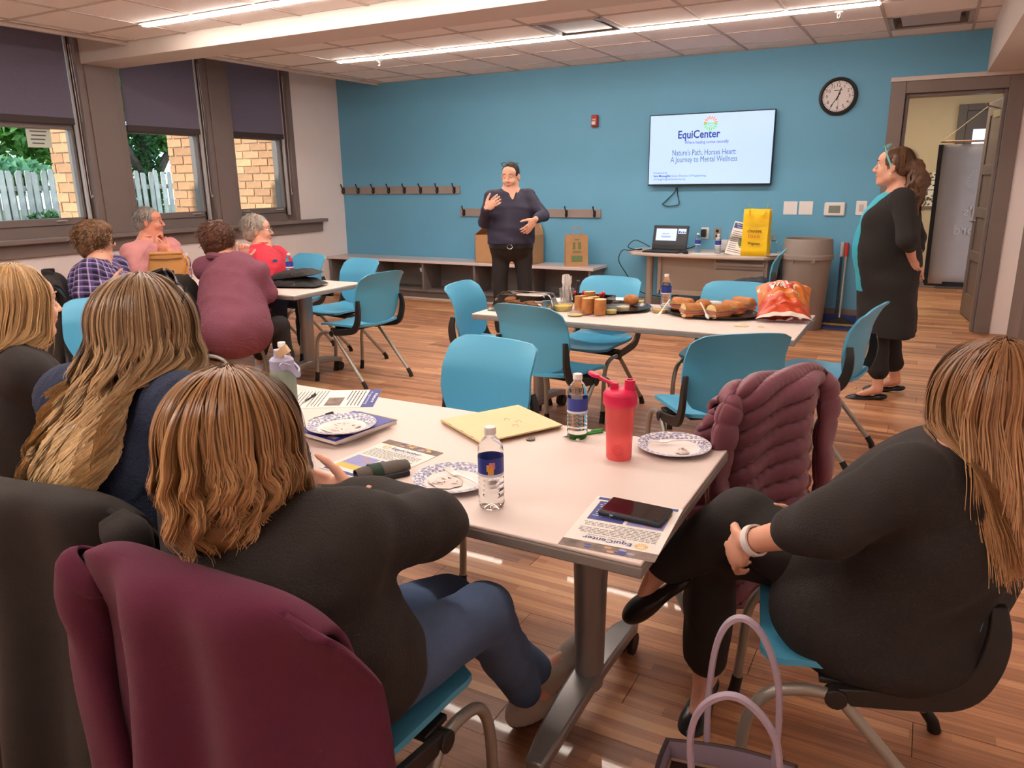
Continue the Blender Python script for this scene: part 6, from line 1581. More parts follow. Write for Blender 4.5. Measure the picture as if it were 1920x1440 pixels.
def strands(pp, name, m, N, L, seed, az=2.2, S_=18, crown=(0, -.02, .03), rad=(.082, .104, .094), spread=lambda t: 0*t, wave=(0, .1), clump=40, clf=.5, width=.0028, thick=.02, lvar=.25, curl_in=0, push=True, back=0, th1=1.75, sag=0, rootcap=1.35, shift=None, fly=.004, part=0, warc=0):
    g = np.random.default_rng(seed); P, r, f, u, hs = pp['P'], pp['r'], pp['f'], pp['u'], pp['hs']
    c = P(*crown)
    cl = np.sort(g.uniform(-az, az, clump)); clph = g.uniform(0, 6.28, clump)
    phi = g.uniform(-az, az, N); ci = np.abs(phi[:, None]-cl[None]).argmin(1)
    th0 = rootcap*np.sqrt(g.random(N)); lay = 1+thick*g.random(N)/.09; ln = L*(1-lvar*g.random(N)**1.5)
    cd_ = g.normal(size=(clump, 3))*.012
    Pth = np.zeros((N, S_, 3)); out = np.zeros((N, S_, 3)); R_ = np.array(rad)*hs; rm = R_.mean()
    tt = np.linspace(0, 1, S_)
    arc = ln[:, None]*tt[None]
    th = th0[:, None]+arc/rm; over = np.maximum(th-th1, 0)*rm; th = np.minimum(th, th1)
    ph = phi[:, None]+(cl[ci]-phi)[:, None]*clf*tt[None]
    sp, cp = np.sin(ph), np.cos(ph)
    st, ct = np.sin(th), np.cos(th)
    dirh = r[None, None]*sp[..., None]-f[None, None]*cp[..., None]
    E = r[None, None]*(sp*st*R_[0])[..., None]-f[None, None]*(cp*st*R_[1])[..., None]+u[None, None]*(ct*R_[2])[..., None]
    Pth = c+E*lay[:, None, None]
    if part: Pth += u[None, None]*(part*(1-np.minimum(th/1.0, 1))**2)[..., None]
    hang = over
    dh = dirh.copy(); dh[..., 2] = 0; dh /= np.linalg.norm(dh, axis=2)[..., None]+1e-9
    Pth[..., 2] -= hang
    Pth += dh*spread(hang)[..., None]*(.75+.25*lay[:, None, None])
    wa, wl_ = wave
    tang = np.cross(dh, Z3)
    hw_ = np.maximum(hang, arc*warc); grow = 1-np.exp(-hw_/(.06 if not warc else .012))
    phs = (clph[ci]+g.normal(size=N)*.35)[:, None]+hw_*2*PI/wl_
    Pth += tang*(wa*grow*np.sin(phs))[..., None]+dh*(wa*.7*grow*np.cos(phs))[..., None]
    Pth += cd_[ci][:, None]*(tt[None, :, None]**1.0)*1.0
    Pth += g.normal(size=(N, 1, 3))*fly*tt[None, :, None]**1.5
    if curl_in: Pth -= dh*(curl_in*np.maximum(hang-.03, 0)**1.5)[..., None]
    if shift is not None: Pth += shift(hang)
    if back:
        Pth -= f[None, None]*(back*hang*np.abs(sp))[..., None]; Pth -= r[None, None]*(back*.55*hang*sp)[..., None]
    keep = np.ones(N, bool)
    if push:
        top = pp['top']; tot = np.zeros((N, S_))
        for _ in range(7):     # hair that would sink into the shoulders slides back over them
            m_ = np.maximum(.014+.008*lay[:, None]-top.dist(Pth), 0); m_[:, :2] = 0
            m_ = np.maximum.accumulate(m_, 1); m_[:, 1:-1] = (m_[:, :-2]+m_[:, 1:-1]*2+m_[:, 2:])/4
            Pth -= f*m_[..., None]*.8; tot += m_*.8
        bad = (tot > .12) | (top.dist(Pth) < -.015); bad[:, :2] = False
        first = np.where(bad.any(1), bad.argmax(1), S_); jj = np.minimum(np.arange(S_)[None], np.maximum(first-1, 0)[:, None])
        Pth = np.take_along_axis(Pth, jj[..., None], 1)-Z3*(np.arange(S_)[None]-jj)[..., None]*1e-5
    W = width*np.array([1.0-.55*max(0, (x-.6)/.4)**2 for x in tt])
    out = np.where(th[..., None] < th1-.05, E/(np.linalg.norm(E, axis=2)[..., None]+1e-9), dh)
    sh_ = np.clip(.5+.22*g.normal(size=N)+.12*np.sin(cl[ci]*9), 0, 1)
    ribbons(name, Pth[keep], W, out[keep], m, pp['t'], pp['loc'], sh_[keep], np.clip(arc/L, 0, 1)[keep])
def haircap(pp, m, prims, name='hair', noise=0, nscale=60, cut=None, res=.006, seed=2):
    if m.name+'_base' not in MATS:
        m2 = m.copy(); m2.name = m.name+'_base'; MATS[m2.name] = m2; m2.node_tree.nodes['Principled BSDF'].inputs['Roughness'].default_value = .62
    m = MATS[m.name+'_base']
    """solid hair volume; prims in head coordinates: ('e', centre, radii[, k]) or ('c', a, b, r1, r2)"""
    s = SDF(res); P, hs = pp['P'], pp['hs']
    for q in prims:
        if q[0] == 'e': s.ell(P(*q[1]), np.array(q[2])*hs, pp['Rm'], .025)
        elif q[0] == 'c': s.rc(P(*q[1]), P(*q[2]), q[3]*hs, q[4]*hs, .025)
        elif q[0] == '-': s.ell(P(*q[1]), np.array(q[2])*hs, pp['Rm'], .012, True)
    V, Q = s.mesh()
    if noise:
        N = vnormals(V, Q); V = V+N*(noise*noise3(V, nscale, seed, 6))[:, None]
    o = qmesh(name, V, Q, [m], pp['t'], pp['loc'])
    g = np.clip(.5+.3*noise3(V, nscale*1.4, seed+5), 0, 1); at = o.data.attributes.new('shade', 'FLOAT', 'POINT'); at.data.foreach_set('value', g.astype(np.float32))
    return o
SHORT = [('e', (0, -.022, .040), (.080, .102, .092)), ('e', (0, -.045, -.02), (.074, .075, .07)), ('-', (0, .105, -.035), (.075, .088, .10))]
def glasses(pp, m, rim=.0018, y=.106, tint=None, up=0.0):
    P, loc = pp['P'], pp['loc']; mb = MB()
    for q in (-1, 1):
        mb.tube([P(q*.031+.025*math.cos(a), y-.010*abs(math.cos(a)*.5+q*.5), .004+up+.020*math.sin(a))-loc for a in np.linspace(0, 2*PI, 19)], rim, 6)
        mb.tube([P(q*.056, y-.012, .010+up)-loc, P(q*.078, .02, .012+up)-loc, P(q*.080, -.02, .0+up)-loc], rim, 6)
    mb.tube([P(-.007, y, .008+up)-loc, P(.007, y, .008+up)-loc], rim, 6)
    return mb.build('glasses', m, pp['t'])
def V3(x, y, z): return np.array([x, y, z], float)
def cloth(name, rgb, rough=.85, scale=260, st=.25, sheen=.0, var=.05): return mat(name, rgb, rough, bump=(scale, st, 3), var=var, vscale=5, sheen=sheen)
m_blacktop = cloth('black_knit', (44, 38, 37), .85, 320, .35); m_blackp = cloth('black_trousers', (36, 32, 31), .8, 300, .2); m_denim = cloth('denim', (82, 102, 136), .85, 500, .5, var=.18)
m_darkden = cloth('dark_denim', (50, 58, 80), .85, 400, .4); m_shoeb = mat('black_leather', (30, 27, 26), .3); m_white_sole = mat('sole_white', (216, 208, 200), .6)
m_hbrown = hair_mat('hair_brown', (112, 80, 54), (150, 112, 76), .8); m_hred = hair_mat('hair_reddish_brown', (92, 56, 40), (120, 76, 50), .8); m_hgrey = hair_mat('hair_grey', (138, 128, 120), (176, 168, 160), .8); m_hsilver = hair_mat('hair_silver', (160, 148, 136), (198, 188, 176), .8)
m_hdark = hair_mat('hair_dark', (46, 34, 30), (60, 44, 38), .8); m_hpony = hair_mat('hair_chestnut', (96, 66, 46), (128, 92, 62), 1)
def drop(p, z): q = np.array(p, float); q[2] = z; return q
def curls(pp, name, m, N, seed, rad, crown, L=.05, az=2.6, width=.0035, wave=.010, top=2.5, thick=.012, wl=.04, fly=.005):
    strands(pp, name, m, N, L, seed, az=az, S_=9, crown=crown, rad=rad, th1=2.9, rootcap=top, width=width, thick=thick, wave=(wave, wl), clump=260, clf=.6, fly=fly, lvar=.4, push=False, warc=1)

# ---------------------------------------------------------------- presenter, standing by the bench
d0 = 6.9; Hd = dep(957, 331, d0); Fw = nrm(V3(.42, -.907, 0)); Rt = nrm(np.cross(Fw, Z3))
B = drop(Hd, 0)-Fw*.02
J = dict(head=Hd, face=Fw+V3(-.22, 0, -.18), neck=B+V3(0, 0, Hd[2]-.135), chest=B+V3(0, 0, 1.25)+Fw*.02, belly=B+V3(0, 0, 1.06)+Fw*.035, pelvis=B+V3(0, 0, .90)+Fw*.03,
         shR=dep(922, 371, 6.9), shL=dep(990, 368, 6.95), elR=dep(908, 416, 6.9), wrR=dep(911, 391, 6.70), elL=dep(1019, 404, 6.9), wrL=dep(1004, 411, 6.68),
         hiR=B+Rt*.10+V3(0, 0, .88), hiL=B-Rt*.10+V3(0, 0, .88), knR=B+Rt*.11+Fw*.03+V3(0, 0, .48), knL=B-Rt*.13+Fw*.03+V3(0, 0, .48), anR=B+Rt*.11+V3(0, 0, .09), anL=B-Rt*.16+V3(0, 0, .09), toR=B+Rt*.14+Fw*.15+V3(0, 0, .06), toL=B-Rt*.19+Fw*.15+V3(0, 0, .06))
J['hdR'] = (-Rt*.85+Z3*.6+Fw*.1, Z3*.7+Rt*.4, -Fw, .45); J['hdL'] = (Rt*.6-Z3*.75+Fw*.25, Fw*.5+Rt*.6+Z3*.3, Rt*.5-Fw*.7, .35)
m_navyb = cloth('navy_blouse', (46, 44, 66), .6, 200, .15, var=.04)
pp = person('woman presenter in navy blouse and black trousers standing with both hands raised', J, dict(res=.0068, skin=SK3, top=m_navyb, topname='blouse', pants=m_blackp, shoe=m_shoeb, pf=1.03, hip=(.195, .18), bel=(.20, .165), che=(.19, .14), fit=.012, folds=.007, fscale=22, seed=3, vneck=(.13, .036), hairm=m_hdark, sleeve=.9, jowl=.014, hsc=1.05, lids=.7, hemz=.932, cuffr=.06))
P, loc = pp['P'], pp['loc']
haircap(pp, m_hdark, [('e', (0, -.024, .036), (.0795, .100, .092)), ('e', (0, -.06, -.02), (.07, .06, .06)), ('-', (0, .10, -.022), (.064, .075, .10))], noise=.0015, nscale=90)
glasses(pp, m_black, .0028, y=.064, up=.112)
bl = B+V3(0, 0, .915)
mb = MB(); ring = [Rt*.209*math.cos(a)+Fw*(.197*math.sin(a)+.026) for a in np.linspace(0, 2*PI, 37)]
mb.bar([bl+q-loc for q in ring], .006, .038); mb.build('belt', m_shoeb, pp['t'])
mb = MB(); mb.tube([bl+Fw*.228+Rt*.024*math.cos(a)+Z3*.020*math.sin(a)-loc for a in np.linspace(0, 2*PI, 17)], .004, 6); mb.build('belt_buckle', m_steel, pp['t'])
mb = MB()
for q in (-1, 1): mb.bar(bez([pp['nb']+Rt*q*.055-Fw*.03+V3(0, 0, .035)-loc, pp['nb']+Rt*q*.062+Fw*.045+V3(0, 0, .005)-loc, pp['nb']+Rt*q*.03+Fw*.135-V3(0, 0, .10)-loc], 5), .010, .034, up=tuple(Fw*.5+Z3))
mb.build('collar', m_navyb, pp['t'])

# ---------------------------------------------------------------- standing woman by the door
Fw = nrm(V3(-1, .06, 0)); Rt = nrm(np.cross(Fw, Z3))
J = dict(head=V3(-.245, 5.62, 1.552), face=Fw+V3(0, .02, .03), neck=V3(-.185, 5.64, 1.405), chest=V3(-.21, 5.67, 1.24), belly=V3(-.245, 5.69, 1.05), pelvis=V3(-.20, 5.71, .88), shL=V3(-.165, 5.475, 1.345), shR=V3(-.17, 5.82, 1.345),
         elL=dep(1702, 448, 4.70), wrL=dep(1710, 484, 4.86), elR=V3(-.06, 5.90, 1.08), wrR=V3(-.04, 5.70, .93), hiL=V3(-.20, 5.63, .86), hiR=V3(-.19, 5.81, .86), knL=V3(-.21, 5.63, .46), knR=V3(-.16, 5.83, .46), anL=V3(-.185, 5.60, .085), anR=V3(-.085, 5.86, .095), toL=V3(-.37, 5.57, .05), toR=V3(-.28, 5.86, .055))
J['hdL'] = (V3(.2, .35, -.7), V3(-.8, .2, 0), V3(.2, .8, .2), .9); J['hdR'] = (V3(.1, -.5, -.6), V3(-.8, .2, 0), V3(.2, .6, .3), .9)
m_turq = cloth('turquoise_shirt', (56, 174, 196), .75, 200, .15)
def tmi(Cn, nb, lat, fw, upv):
    a = (Cn-nb) @ fw; b_ = np.abs((Cn-nb) @ lat); z = Cn[:, 2]
    return ((a > .085+.05*np.clip((1.1-z)/.4, 0, 1)-.07*np.clip((z-1.28)/.1, 0, 1)) & (b_ < .075-.04*np.clip((1.0-z)/.3, 0, 1)) & (z > .74)).astype(int)
ex = [('rc', V3(-.20, 5.71, .90), V3(-.165, 5.72, .50), .17, .165, .08), ('rc', V3(-.17, 5.62, .80), V3(-.12, 5.62, .34), .12, .14, .06), ('rc', V3(-.17, 5.82, .80), V3(-.12, 5.82, .34), .12, .14, .06), ('rc', V3(-.26, 5.70, .80), V3(-.27, 5.70, .34), .11, .10, .06)]
m_cardi = cloth('black_cardigan', (38, 34, 33), .85, 260, .3)
pp = person('woman in long black cardigan and turquoise shirt standing sideways near the doorway', J, dict(res=.007, skin=SK1, top=[m_cardi, m_turq], topname='cardigan', topmi=tmi, pants=m_blackp, shoe=m_shoeb, flat=1, hip=(.19, .165), bel=(.195, .19), che=(.175, .15), fit=.010, folds=.007, fscale=17, seed=8, bust=1, hairm=m_hpony, sleeve=.35, hemz=.45, extra=ex, cuff=.66, cuffr=.07, leg=1.0, arm=1.12, hsc=.95, fscale_=1))
P, loc = pp['P'], pp['loc']
haircap(pp, m_hpony, [('e', (0, -.024, .034), (.0785, .101, .092)), ('e', (0, -.06, -.01), (.066, .06, .055)), ('-', (0, .10, -.03), (.07, .072, .11)), ('c', (0, -.10, .01), (0, -.135, .0), .035, .04), ('c', (0, -.135, .0), (0, -.165, -.09), .046, .056), ('c', (0, -.165, -.09), (.0, -.155, -.20), .056, .046), ('c', (0, -.155, -.20), (.0, -.14, -.28), .046, .015)], noise=.006, nscale=55)
strands(pp, 'ponytail_strands', m_hpony, 500, .34, 3, az=3.1, S_=16, crown=(0, -.135, .0), rad=(.045, .04, .035), spread=lambda t: .016*np.sin(np.clip(t/.26, 0, 1)*3.0), wave=(.011, .075), clump=22, clf=.7, width=.0045, thick=.01, push=False, rootcap=1.2)
strands(pp, 'hair_strands', m_hpony, 420, .15, 4, az=2.1, S_=10, crown=(0, -.024, .034), rad=(.0795, .102, .093), th1=2.6, clump=60, width=.003, thick=.004, push=False, rootcap=.9)
mb = MB()
for q in (-1, 1): mb.bar([P(q*.05, .055, .125)-loc, P(q*.078, .045, .095)-loc, P(q*.083, .0, .0)-loc, P(q*.08, -.012, -.025)-loc], .004, .011)
for q in (-1, 1): mb.tube([P(q*.031+.027*math.cos(a), .052-.02*math.sin(a), .125+.012*math.sin(a)+.004)-loc for a in np.linspace(0, 2*PI, 17)], .003, 6)
mb.build('sunglasses', mat('frame_turquoise', (120, 200, 200), .35), pp['t'])
for q in (-1, 1): MB().ell(P(q*.082, .0, -.042)-loc, (.006,)*3, n=8).build('earring', mat('pearl', (236, 226, 220), .25), pp['t'])
mb = MB().bar([pp['nb']+pp['lat']*.066*math.cos(a)+pp['fw']*(.062*math.sin(a)+.015)+V3(0, 0, .02-.035*math.sin(a))-loc for a in np.linspace(-.6, PI+.6, 21)], .008, .028); mb.build('collar', m_turq, pp['t'])
m_gold = mat('gold', (226, 184, 96), .25, 1)
for s_, a_, e_ in (('L', J['anL'], J['toL']), ('R', J['anR'], J['toR'])):
    d = nrm((e_-a_)*[1, 1, 0]); o_ = e_-d*.055-loc; o_[2] = .072; sd = np.cross(d, Z3)
    MB().tube([o_-sd*.024, o_-sd*.012+d*.010, o_-sd*.004], .0035, 6).tube([o_+sd*.024, o_+sd*.012+d*.010, o_+sd*.004], .0035, 6).bar([o_-sd*.008, o_+sd*.008], .006, .006).build('shoe_buckle', m_gold, pp['t'])

# ---------------------------------------------------------------- window-side table
# plaid shirt
m_plaid = cloth('plaid_flannel', (60, 46, 92), .85, 240, .2); n, l, b = nodes(m_plaid)
aa = []
for nm in ('pu', 'pv'): q = n.new('ShaderNodeAttribute'); q.attribute_name = nm; aa.append(q.outputs['Fac'])
def stripe(i, fr, w, ph=0): s_ = mth(n, l, 'FRACT', mth(n, l, 'ADD', mth(n, l, 'MULTIPLY', aa[i], fr), ph+20)); return mth(n, l, 'LESS_THAN', s_, w)
dark = mth(n, l, 'MULTIPLY', mth(n, l, 'ADD', stripe(0, 24, .5), stripe(1, 24, .5)), .5); white = mth(n, l, 'MULTIPLY', mth(n, l, 'ADD', stripe(0, 24, .14, .18), stripe(1, 24, .14, .18)), .55)
m1 = n.new('ShaderNodeMixRGB'); m1.inputs[1].default_value = (*lin((96, 78, 140)), 1); m1.inputs[2].default_value = (*lin((34, 26, 56)), 1); l.new(dark, m1.inputs[0])
m2 = n.new('ShaderNodeMixRGB'); l.new(m1.outputs[0], m2.inputs[1]); m2.inputs[2].default_value = (*lin((196, 184, 206)), 1); l.new(white, m2.inputs[0]); l.new(m2.outputs[0], b.inputs['Base Color'])
J = dict(head=dep(183, 452, 5.5), face=V3(.50, .86, -.05), neck=dep(184, 488, 5.5), chest=dep(182, 522, 5.5), belly=dep(182, 572, 5.48), pelvis=dep(184, 612, 5.45), shR=dep(170, 506, 5.30), shL=dep(218, 497, 5.70), elR=dep(155, 552, 5.28), wrR=dep(208, 531, 5.32), elL=dep(240, 548, 5.70), wrL=dep(205, 540, 5.55),
         hiR=dep(200, 612, 5.35), hiL=dep(215, 605, 5.6), knR=dep(318, 552, 5.62), knL=dep(300, 590, 5.75))
J['anR'] = J['knR']+V3(.22, .12, -.36); J['anL'] = drop(J['knL']+V3(.12, .1, 0), .09); J['toR'] = J['anR']+V3(.13, .05, -.05); J['toL'] = J['anL']+V3(.12, .1, -.03)
J['hdR'] = (V3(.6, .6, .15), V3(0, 0, 1), V3(-.6, .6, 0), .5)
pp = person('curly-haired woman with glasses and a purple plaid shirt, seated with folded arms', J, dict(skin=SK1, top=m_plaid, topname='shirt', pants=m_denim, shoe=m_shoeb, hip=(.19, .15), bel=(.185, .16), che=(.185, .14), fit=.018, uv=1, folds=.008, fscale=22, seed=11, hairm=m_hbrown, bust=1, vneck=(.10, .03), jowl=.006))
HB = [('e', (0, -.03, .05), (.105, .125, .105)), ('e', (0, -.06, -.01), (.10, .095, .09)), ('e', (0, -.07, -.075), (.07, .06, .055)), ('e', (0, .03, .09), (.08, .075, .05)), ('-', (0, .115, -.04), (.082, .085, .11))]
haircap(pp, m_hbrown, HB, noise=.006, nscale=48); curls(pp, 'hair_curls', m_hbrown, 2200, 5, (.107, .127, .108), (0, -.035, .035), wave=.013)
glasses(pp, m_black, .003)
MB().ell(pp['P'](.083, -.002, -.046)-pp['loc'], (.006,)*3, n=8).build('earring', m_gold, pp['t'])
# pink sweater
J = dict(head=dep(281, 417, 6.6), face=V3(.80, .60, .02), neck=dep(274, 452, 6.6), chest=dep(280, 490, 6.6), belly=dep(284, 530, 6.6), pelvis=dep(287, 563, 6.6), shR=dep(245, 474, 6.42), shL=dep(320, 462, 6.8), elR=dep(263, 516, 6.25), wrR=dep(290, 462, 6.30), elL=dep(338, 494, 6.6), wrL=dep(318, 472, 6.32),
         hiR=dep(290, 565, 6.5), hiL=dep(300, 560, 6.75), knR=V3(-5.55, 4.22, .54), knL=V3(-5.52, 4.45, .54), anR=V3(-5.50, 4.2, .09), anL=V3(-5.46, 4.45, .09), toR=V3(-5.36, 4.2, .06), toL=V3(-5.32, 4.45, .06))
J['hdR'] = (dep(293, 440, 6.33)-dep(290, 462, 6.30), V3(-.5, .5, .6), V3(.3, .8, 0), 1.15); J['hdL'] = (dep(297, 458, 6.28)-dep(318, 472, 6.32), V3(0, 0, 1), V3(-.4, .9, 0), .7)
m_pink = cloth('pink_sweater', (204, 138, 138), .85, 300, .25)
pp = person('grey-haired man in a pink sweater resting his chin on his fist', J, dict(skin=SK2, top=m_pink, topname='sweater', pants=m_darkden, shoe=m_shoeb, hip=(.18, .15), bel=(.19, .165), che=(.195, .14), fit=.016, folds=.008, fscale=20, seed=14, hairm=m_hgrey, jowl=.010, arm=1.1, lids=.4, hs=1.04))
haircap(pp, m_hgrey, SHORT, noise=.002, nscale=90); curls(pp, 'hair_strands', m_hgrey, 1100, 6, (.082, .104, .094), (0, -.022, .040), L=.03, az=2.1, width=.003, wave=.001, top=1.7, thick=.003, fly=.002)
P, loc = pp['P'], pp['loc']
MB().bar([pp['nb']+pp['lat']*.062*math.cos(a)+pp['fw']*(.060*math.sin(a)+.01)+V3(0, 0, .03-.02*math.sin(a))-loc for a in np.linspace(0, 2*PI, 25)], .010, .035).build('shirt_collar', cloth('collar_navy', (52, 58, 84)), pp['t'])
w_ = J['wrL']-loc; d_ = nrm(J['wrL']-J['elL']); s_ = nrm(np.cross(d_, Z3)); q_ = np.cross(d_, s_)
MB().bar([w_-d_*.03+(s_*math.cos(a)+q_*math.sin(a))*.030 for a in np.linspace(0, 2*PI, 19)], .005, .022, up=tuple(d_)).build('watch', m_steel, pp['t'])
# red jacket
J = dict(head=dep(485, 433, 6.6), face=V3(.80, .60, .03), neck=dep(489, 464, 6.62), chest=dep(494, 494, 6.62), belly=dep(497, 528, 6.62), pelvis=dep(499, 556, 6.62), shR=dep(463, 481, 6.40), shL=dep(523, 478, 6.82), elR=dep(452, 520, 6.32), wrR=dep(480, 528, 6.2), elL=dep(537, 516, 6.80), wrL=dep(512, 521, 6.52),
         hiR=dep(500, 560, 6.5), hiL=dep(510, 560, 6.7), knR=V3(-4.85, 4.72, .54), knL=V3(-4.66, 4.80, .54), anR=V3(-4.86, 4.66, .09), anL=V3(-4.82, 4.93, .09))
J['toR'] = J['anR']+V3(.10, -.13, -.03); J['toL'] = J['anL']+V3(.13, -.10, -.03); J['hdL'] = (V3(-.6, -.6, 0), V3(0, 0, 1), V3(-.5, .5, 0), .4)
m_redj = cloth('red_jacket', (206, 40, 62), .6, 200, .12)
pp = person('silver-haired man with glasses in a red zip jacket seated behind the table', J, dict(skin=SK1, top=m_redj, topname='jacket', pants=m_darkden, shoe=mat('sneaker_cream', (214, 204, 190), .6), sole=m_white_sole, laces=m_white_sole, hip=(.18, .15), bel=(.185, .16), che=(.185, .14), fit=.02, folds=.008, fscale=20, seed=17, hairm=m_hsilver, hs=1.04, jowl=.006))
haircap(pp, m_hsilver, [('e', (0, -.026, .046), (.085, .108, .098)), ('e', (0, -.055, -.02), (.078, .078, .07)), ('-', (0, .105, -.032), (.078, .086, .10))], noise=.004, nscale=60); curls(pp, 'hair_curls', m_hsilver, 1100, 7, (.088, .112, .102), (0, -.026, .044), L=.04, az=2.1, width=.0035, wave=.007, top=1.7, fly=.003, thick=.006)
glasses(pp, m_steel, .0016)
P, loc = pp['P'], pp['loc']; fw, up_ = pp['fw'], pp['upv']
MB().bar([pp['nb']+pp['lat']*.064*math.cos(a)+fw*(.064*math.sin(a)+.008)+V3(0, 0, .025-.015*math.sin(a))-loc for a in np.linspace(0, 2*PI, 25)], .010, .045).build('collar', m_redj, pp['t'])
zp = [pp['nb']+fw*x_-up_*z_-loc for x_, z_ in ((.075, .0), (.125, .05), (.168, .12), (.185, .19))]
MB().bar(bez(zp, 5), .008, .006).build('zip', m_black, pp['t'])
MB().box((pp['ch']+fw*.172+pp['lat']*.07-loc), (.055, .012, .022), np.stack([pp['lat'], fw, up_], 1)).build('name_badge', mat('badge_navy', (70, 80, 120), .4), pp['t'], bevel=.002)
# knitted mauve sweater, back to the viewer
J = dict(head=dep(416, 452, 5.35), face=V3(.22, .97, .0), neck=dep(420, 488, 5.32), chest=dep(432, 525, 5.27), belly=dep(436, 580, 5.18), pelvis=dep(440, 622, 5.10), shR=dep(480, 512, 5.20), shL=dep(386, 503, 5.42), elR=dep(500, 548, 5.28), wrR=dep(494, 522, 5.55), elL=dep(440, 535, 5.70), wrL=dep(455, 490, 5.52),
         hiR=dep(452, 630, 5.18), hiL=dep(440, 612, 5.3), knR=dep(524, 610, 5.38), knL=dep(500, 600, 5.6))
J['anR'] = drop(J['knR']+V3(.02, .03, 0), .09); J['anL'] = drop(atz(487, 668, .09), .09); J['toR'] = J['anR']+V3(.04, .15, -.03); J['toL'] = J['anL']+V3(.10, -.13, -.035)
J['hdL'] = (dep(457, 470, 5.5)-dep(455, 490, 5.52), V3(.6, .6, 0), V3(-.2, .8, 0), .8); J['hdR'] = (V3(-.5, .6, .1), V3(0, 0, 1), V3(-.5, -.5, 0), .4)
m_mauve = cloth('mauve_knit', (128, 74, 90), .9, 160, .5)
pp = person('woman with short reddish brown hair in a chunky mauve knit sweater, back turned', J, dict(skin=SK1, top=m_mauve, topname='sweater', pants=m_blackp, shoe=mat('sneaker_white', (226, 218, 212), .6), sole=m_white_sole, laces=m_white_sole, hip=(.215, .19), bel=(.215, .195), che=(.20, .155), fit=.020, folds=.008, fscale=18, pf=.78, seed=21, knit=.0022, kn=430, extra=[('ell', J['pelvis']+V3(0, 0, .02), (.24, .23, .19), None, .06)], hairm=m_hred, arm=1.25))
haircap(pp, m_hred, [('e', (0, -.03, .045), (.098, .115, .10)), ('e', (0, -.055, -.02), (.094, .09, .085)), ('e', (0, -.06, -.08), (.07, .055, .045)), ('-', (0, .11, -.04), (.08, .085, .11))], noise=.005, nscale=50); curls(pp, 'hair_curls', m_hred, 2200, 8, (.10, .118, .104), (0, -.03, .04), wave=.013)
P, loc = pp['P'], pp['loc']
MB().tube(bez([pp['nb']+pp['lat']*.10*math.cos(a)+pp['fw']*(.10*math.sin(a))+V3(0, 0, .01+.02*math.sin(a))-loc for a in np.linspace(-PI*1.1, PI*.1, 13)], 3), .026, 8).build('hood_roll', m_mauve, pp['t'])

# ---------------------------------------------------------------- near table, left side
# blonde at the left edge
J = dict(head=dep(46, 572, 2.6), face=V3(.12, .99, -.04), neck=V3(-2.73, 1.42, .945), chest=V3(-2.72, 1.39, .83), belly=V3(-2.72, 1.37, .69), pelvis=V3(-2.74, 1.37, .56), shR=V3(-2.53, 1.33, .915), shL=V3(-2.92, 1.47, .915), elR=V3(-2.42, 1.46, .70), wrR=V3(-2.35, 1.66, .72), elL=V3(-2.93, 1.63, .70), wrL=V3(-2.8, 1.8, .7),
         hiR=V3(-2.62, 1.36, .55), hiL=V3(-2.80, 1.42, .55), knR=V3(-2.40, 1.72, .52), knL=V3(-2.62, 1.80, .52), anR=V3(-2.36, 1.78, .09), anL=V3(-2.58, 1.86, .09))
J['toR'] = J['anR']+V3(.05, .14, -.03); J['toL'] = J['anL']+V3(.05, .14, -.03)
m_hbl = hair_mat('hair_blonde', (190, 150, 100), (222, 186, 134), 1)
pp = person('woman with long straight blonde hair and black top at the left edge', J, dict(skin=SK3, top=m_blacktop, topname='top', pants=m_blackp, shoe=m_shoeb, hip=(.19, .15), bel=(.185, .155), che=(.18, .135), fit=.014, folds=.007, fscale=18, seed=25, hairm=m_hbl, arm=1.15, fit_=0))
haircap(pp, m_hbl, [('e', (0, -.022, .042), (.083, .104, .094)), ('e', (0, -.05, -.03), (.082, .085, .10)), ('e', (0, -.085, -.12), (.085, .05, .10)), ('-', (0, .115, -.05), (.082, .08, .15))], noise=.0015, nscale=70)
strands(pp, 'hair_strands', m_hbl, 4500, .44, 31, az=2.3, S_=16, crown=(0, -.02, .035), rad=(.088, .108, .100), spread=lambda t: .012*np.minimum(t/.1, 1), wave=(.003, .16), clump=150, clf=.3, width=.0026, thick=.014, lvar=.35, back=.3)
# wavy hair, navy cable-knit sweater, sunglasses on her head
J = dict(head=dep(287, 630, 1.8), face=V3(-.05, 1, -.05), neck=V3(-1.62, 1.085, 1.03), chest=V3(-1.63, 1.06, .90), belly=V3(-1.64, 1.05, .73), pelvis=V3(-1.64, 1.07, .56), shR=V3(-1.445, 1.075, 1.0), shL=V3(-1.815, 1.065, .99), elR=V3(-1.36, 1.27, .815), wrR=V3(-1.50, 1.46, .775), elL=V3(-1.87, 1.26, .81), wrL=V3(-1.72, 1.47, .775),
         hiR=V3(-1.55, 1.10, .55), hiL=V3(-1.75, 1.10, .55), knR=V3(-1.53, 1.52, .52), knL=V3(-1.77, 1.52, .52), anR=V3(-1.53, 1.55, .09), anL=V3(-1.78, 1.55, .09), toR=V3(-1.52, 1.69, .06), toL=V3(-1.78, 1.69, .06))
J['hdR'] = (V3(-.8, .4, 0), V3(0, .3, .9), V3(-.3, -.3, -.8), .4); J['hdL'] = (V3(.8, .4, 0), V3(0, .3, .9), V3(.3, -.3, -.8), .4)
m_navyk = cloth('navy_cable_knit', (44, 54, 78), .9, 180, .5); m_hwavy = hair_mat('hair_balayage', (128, 98, 70), (232, 198, 146), 1.45)
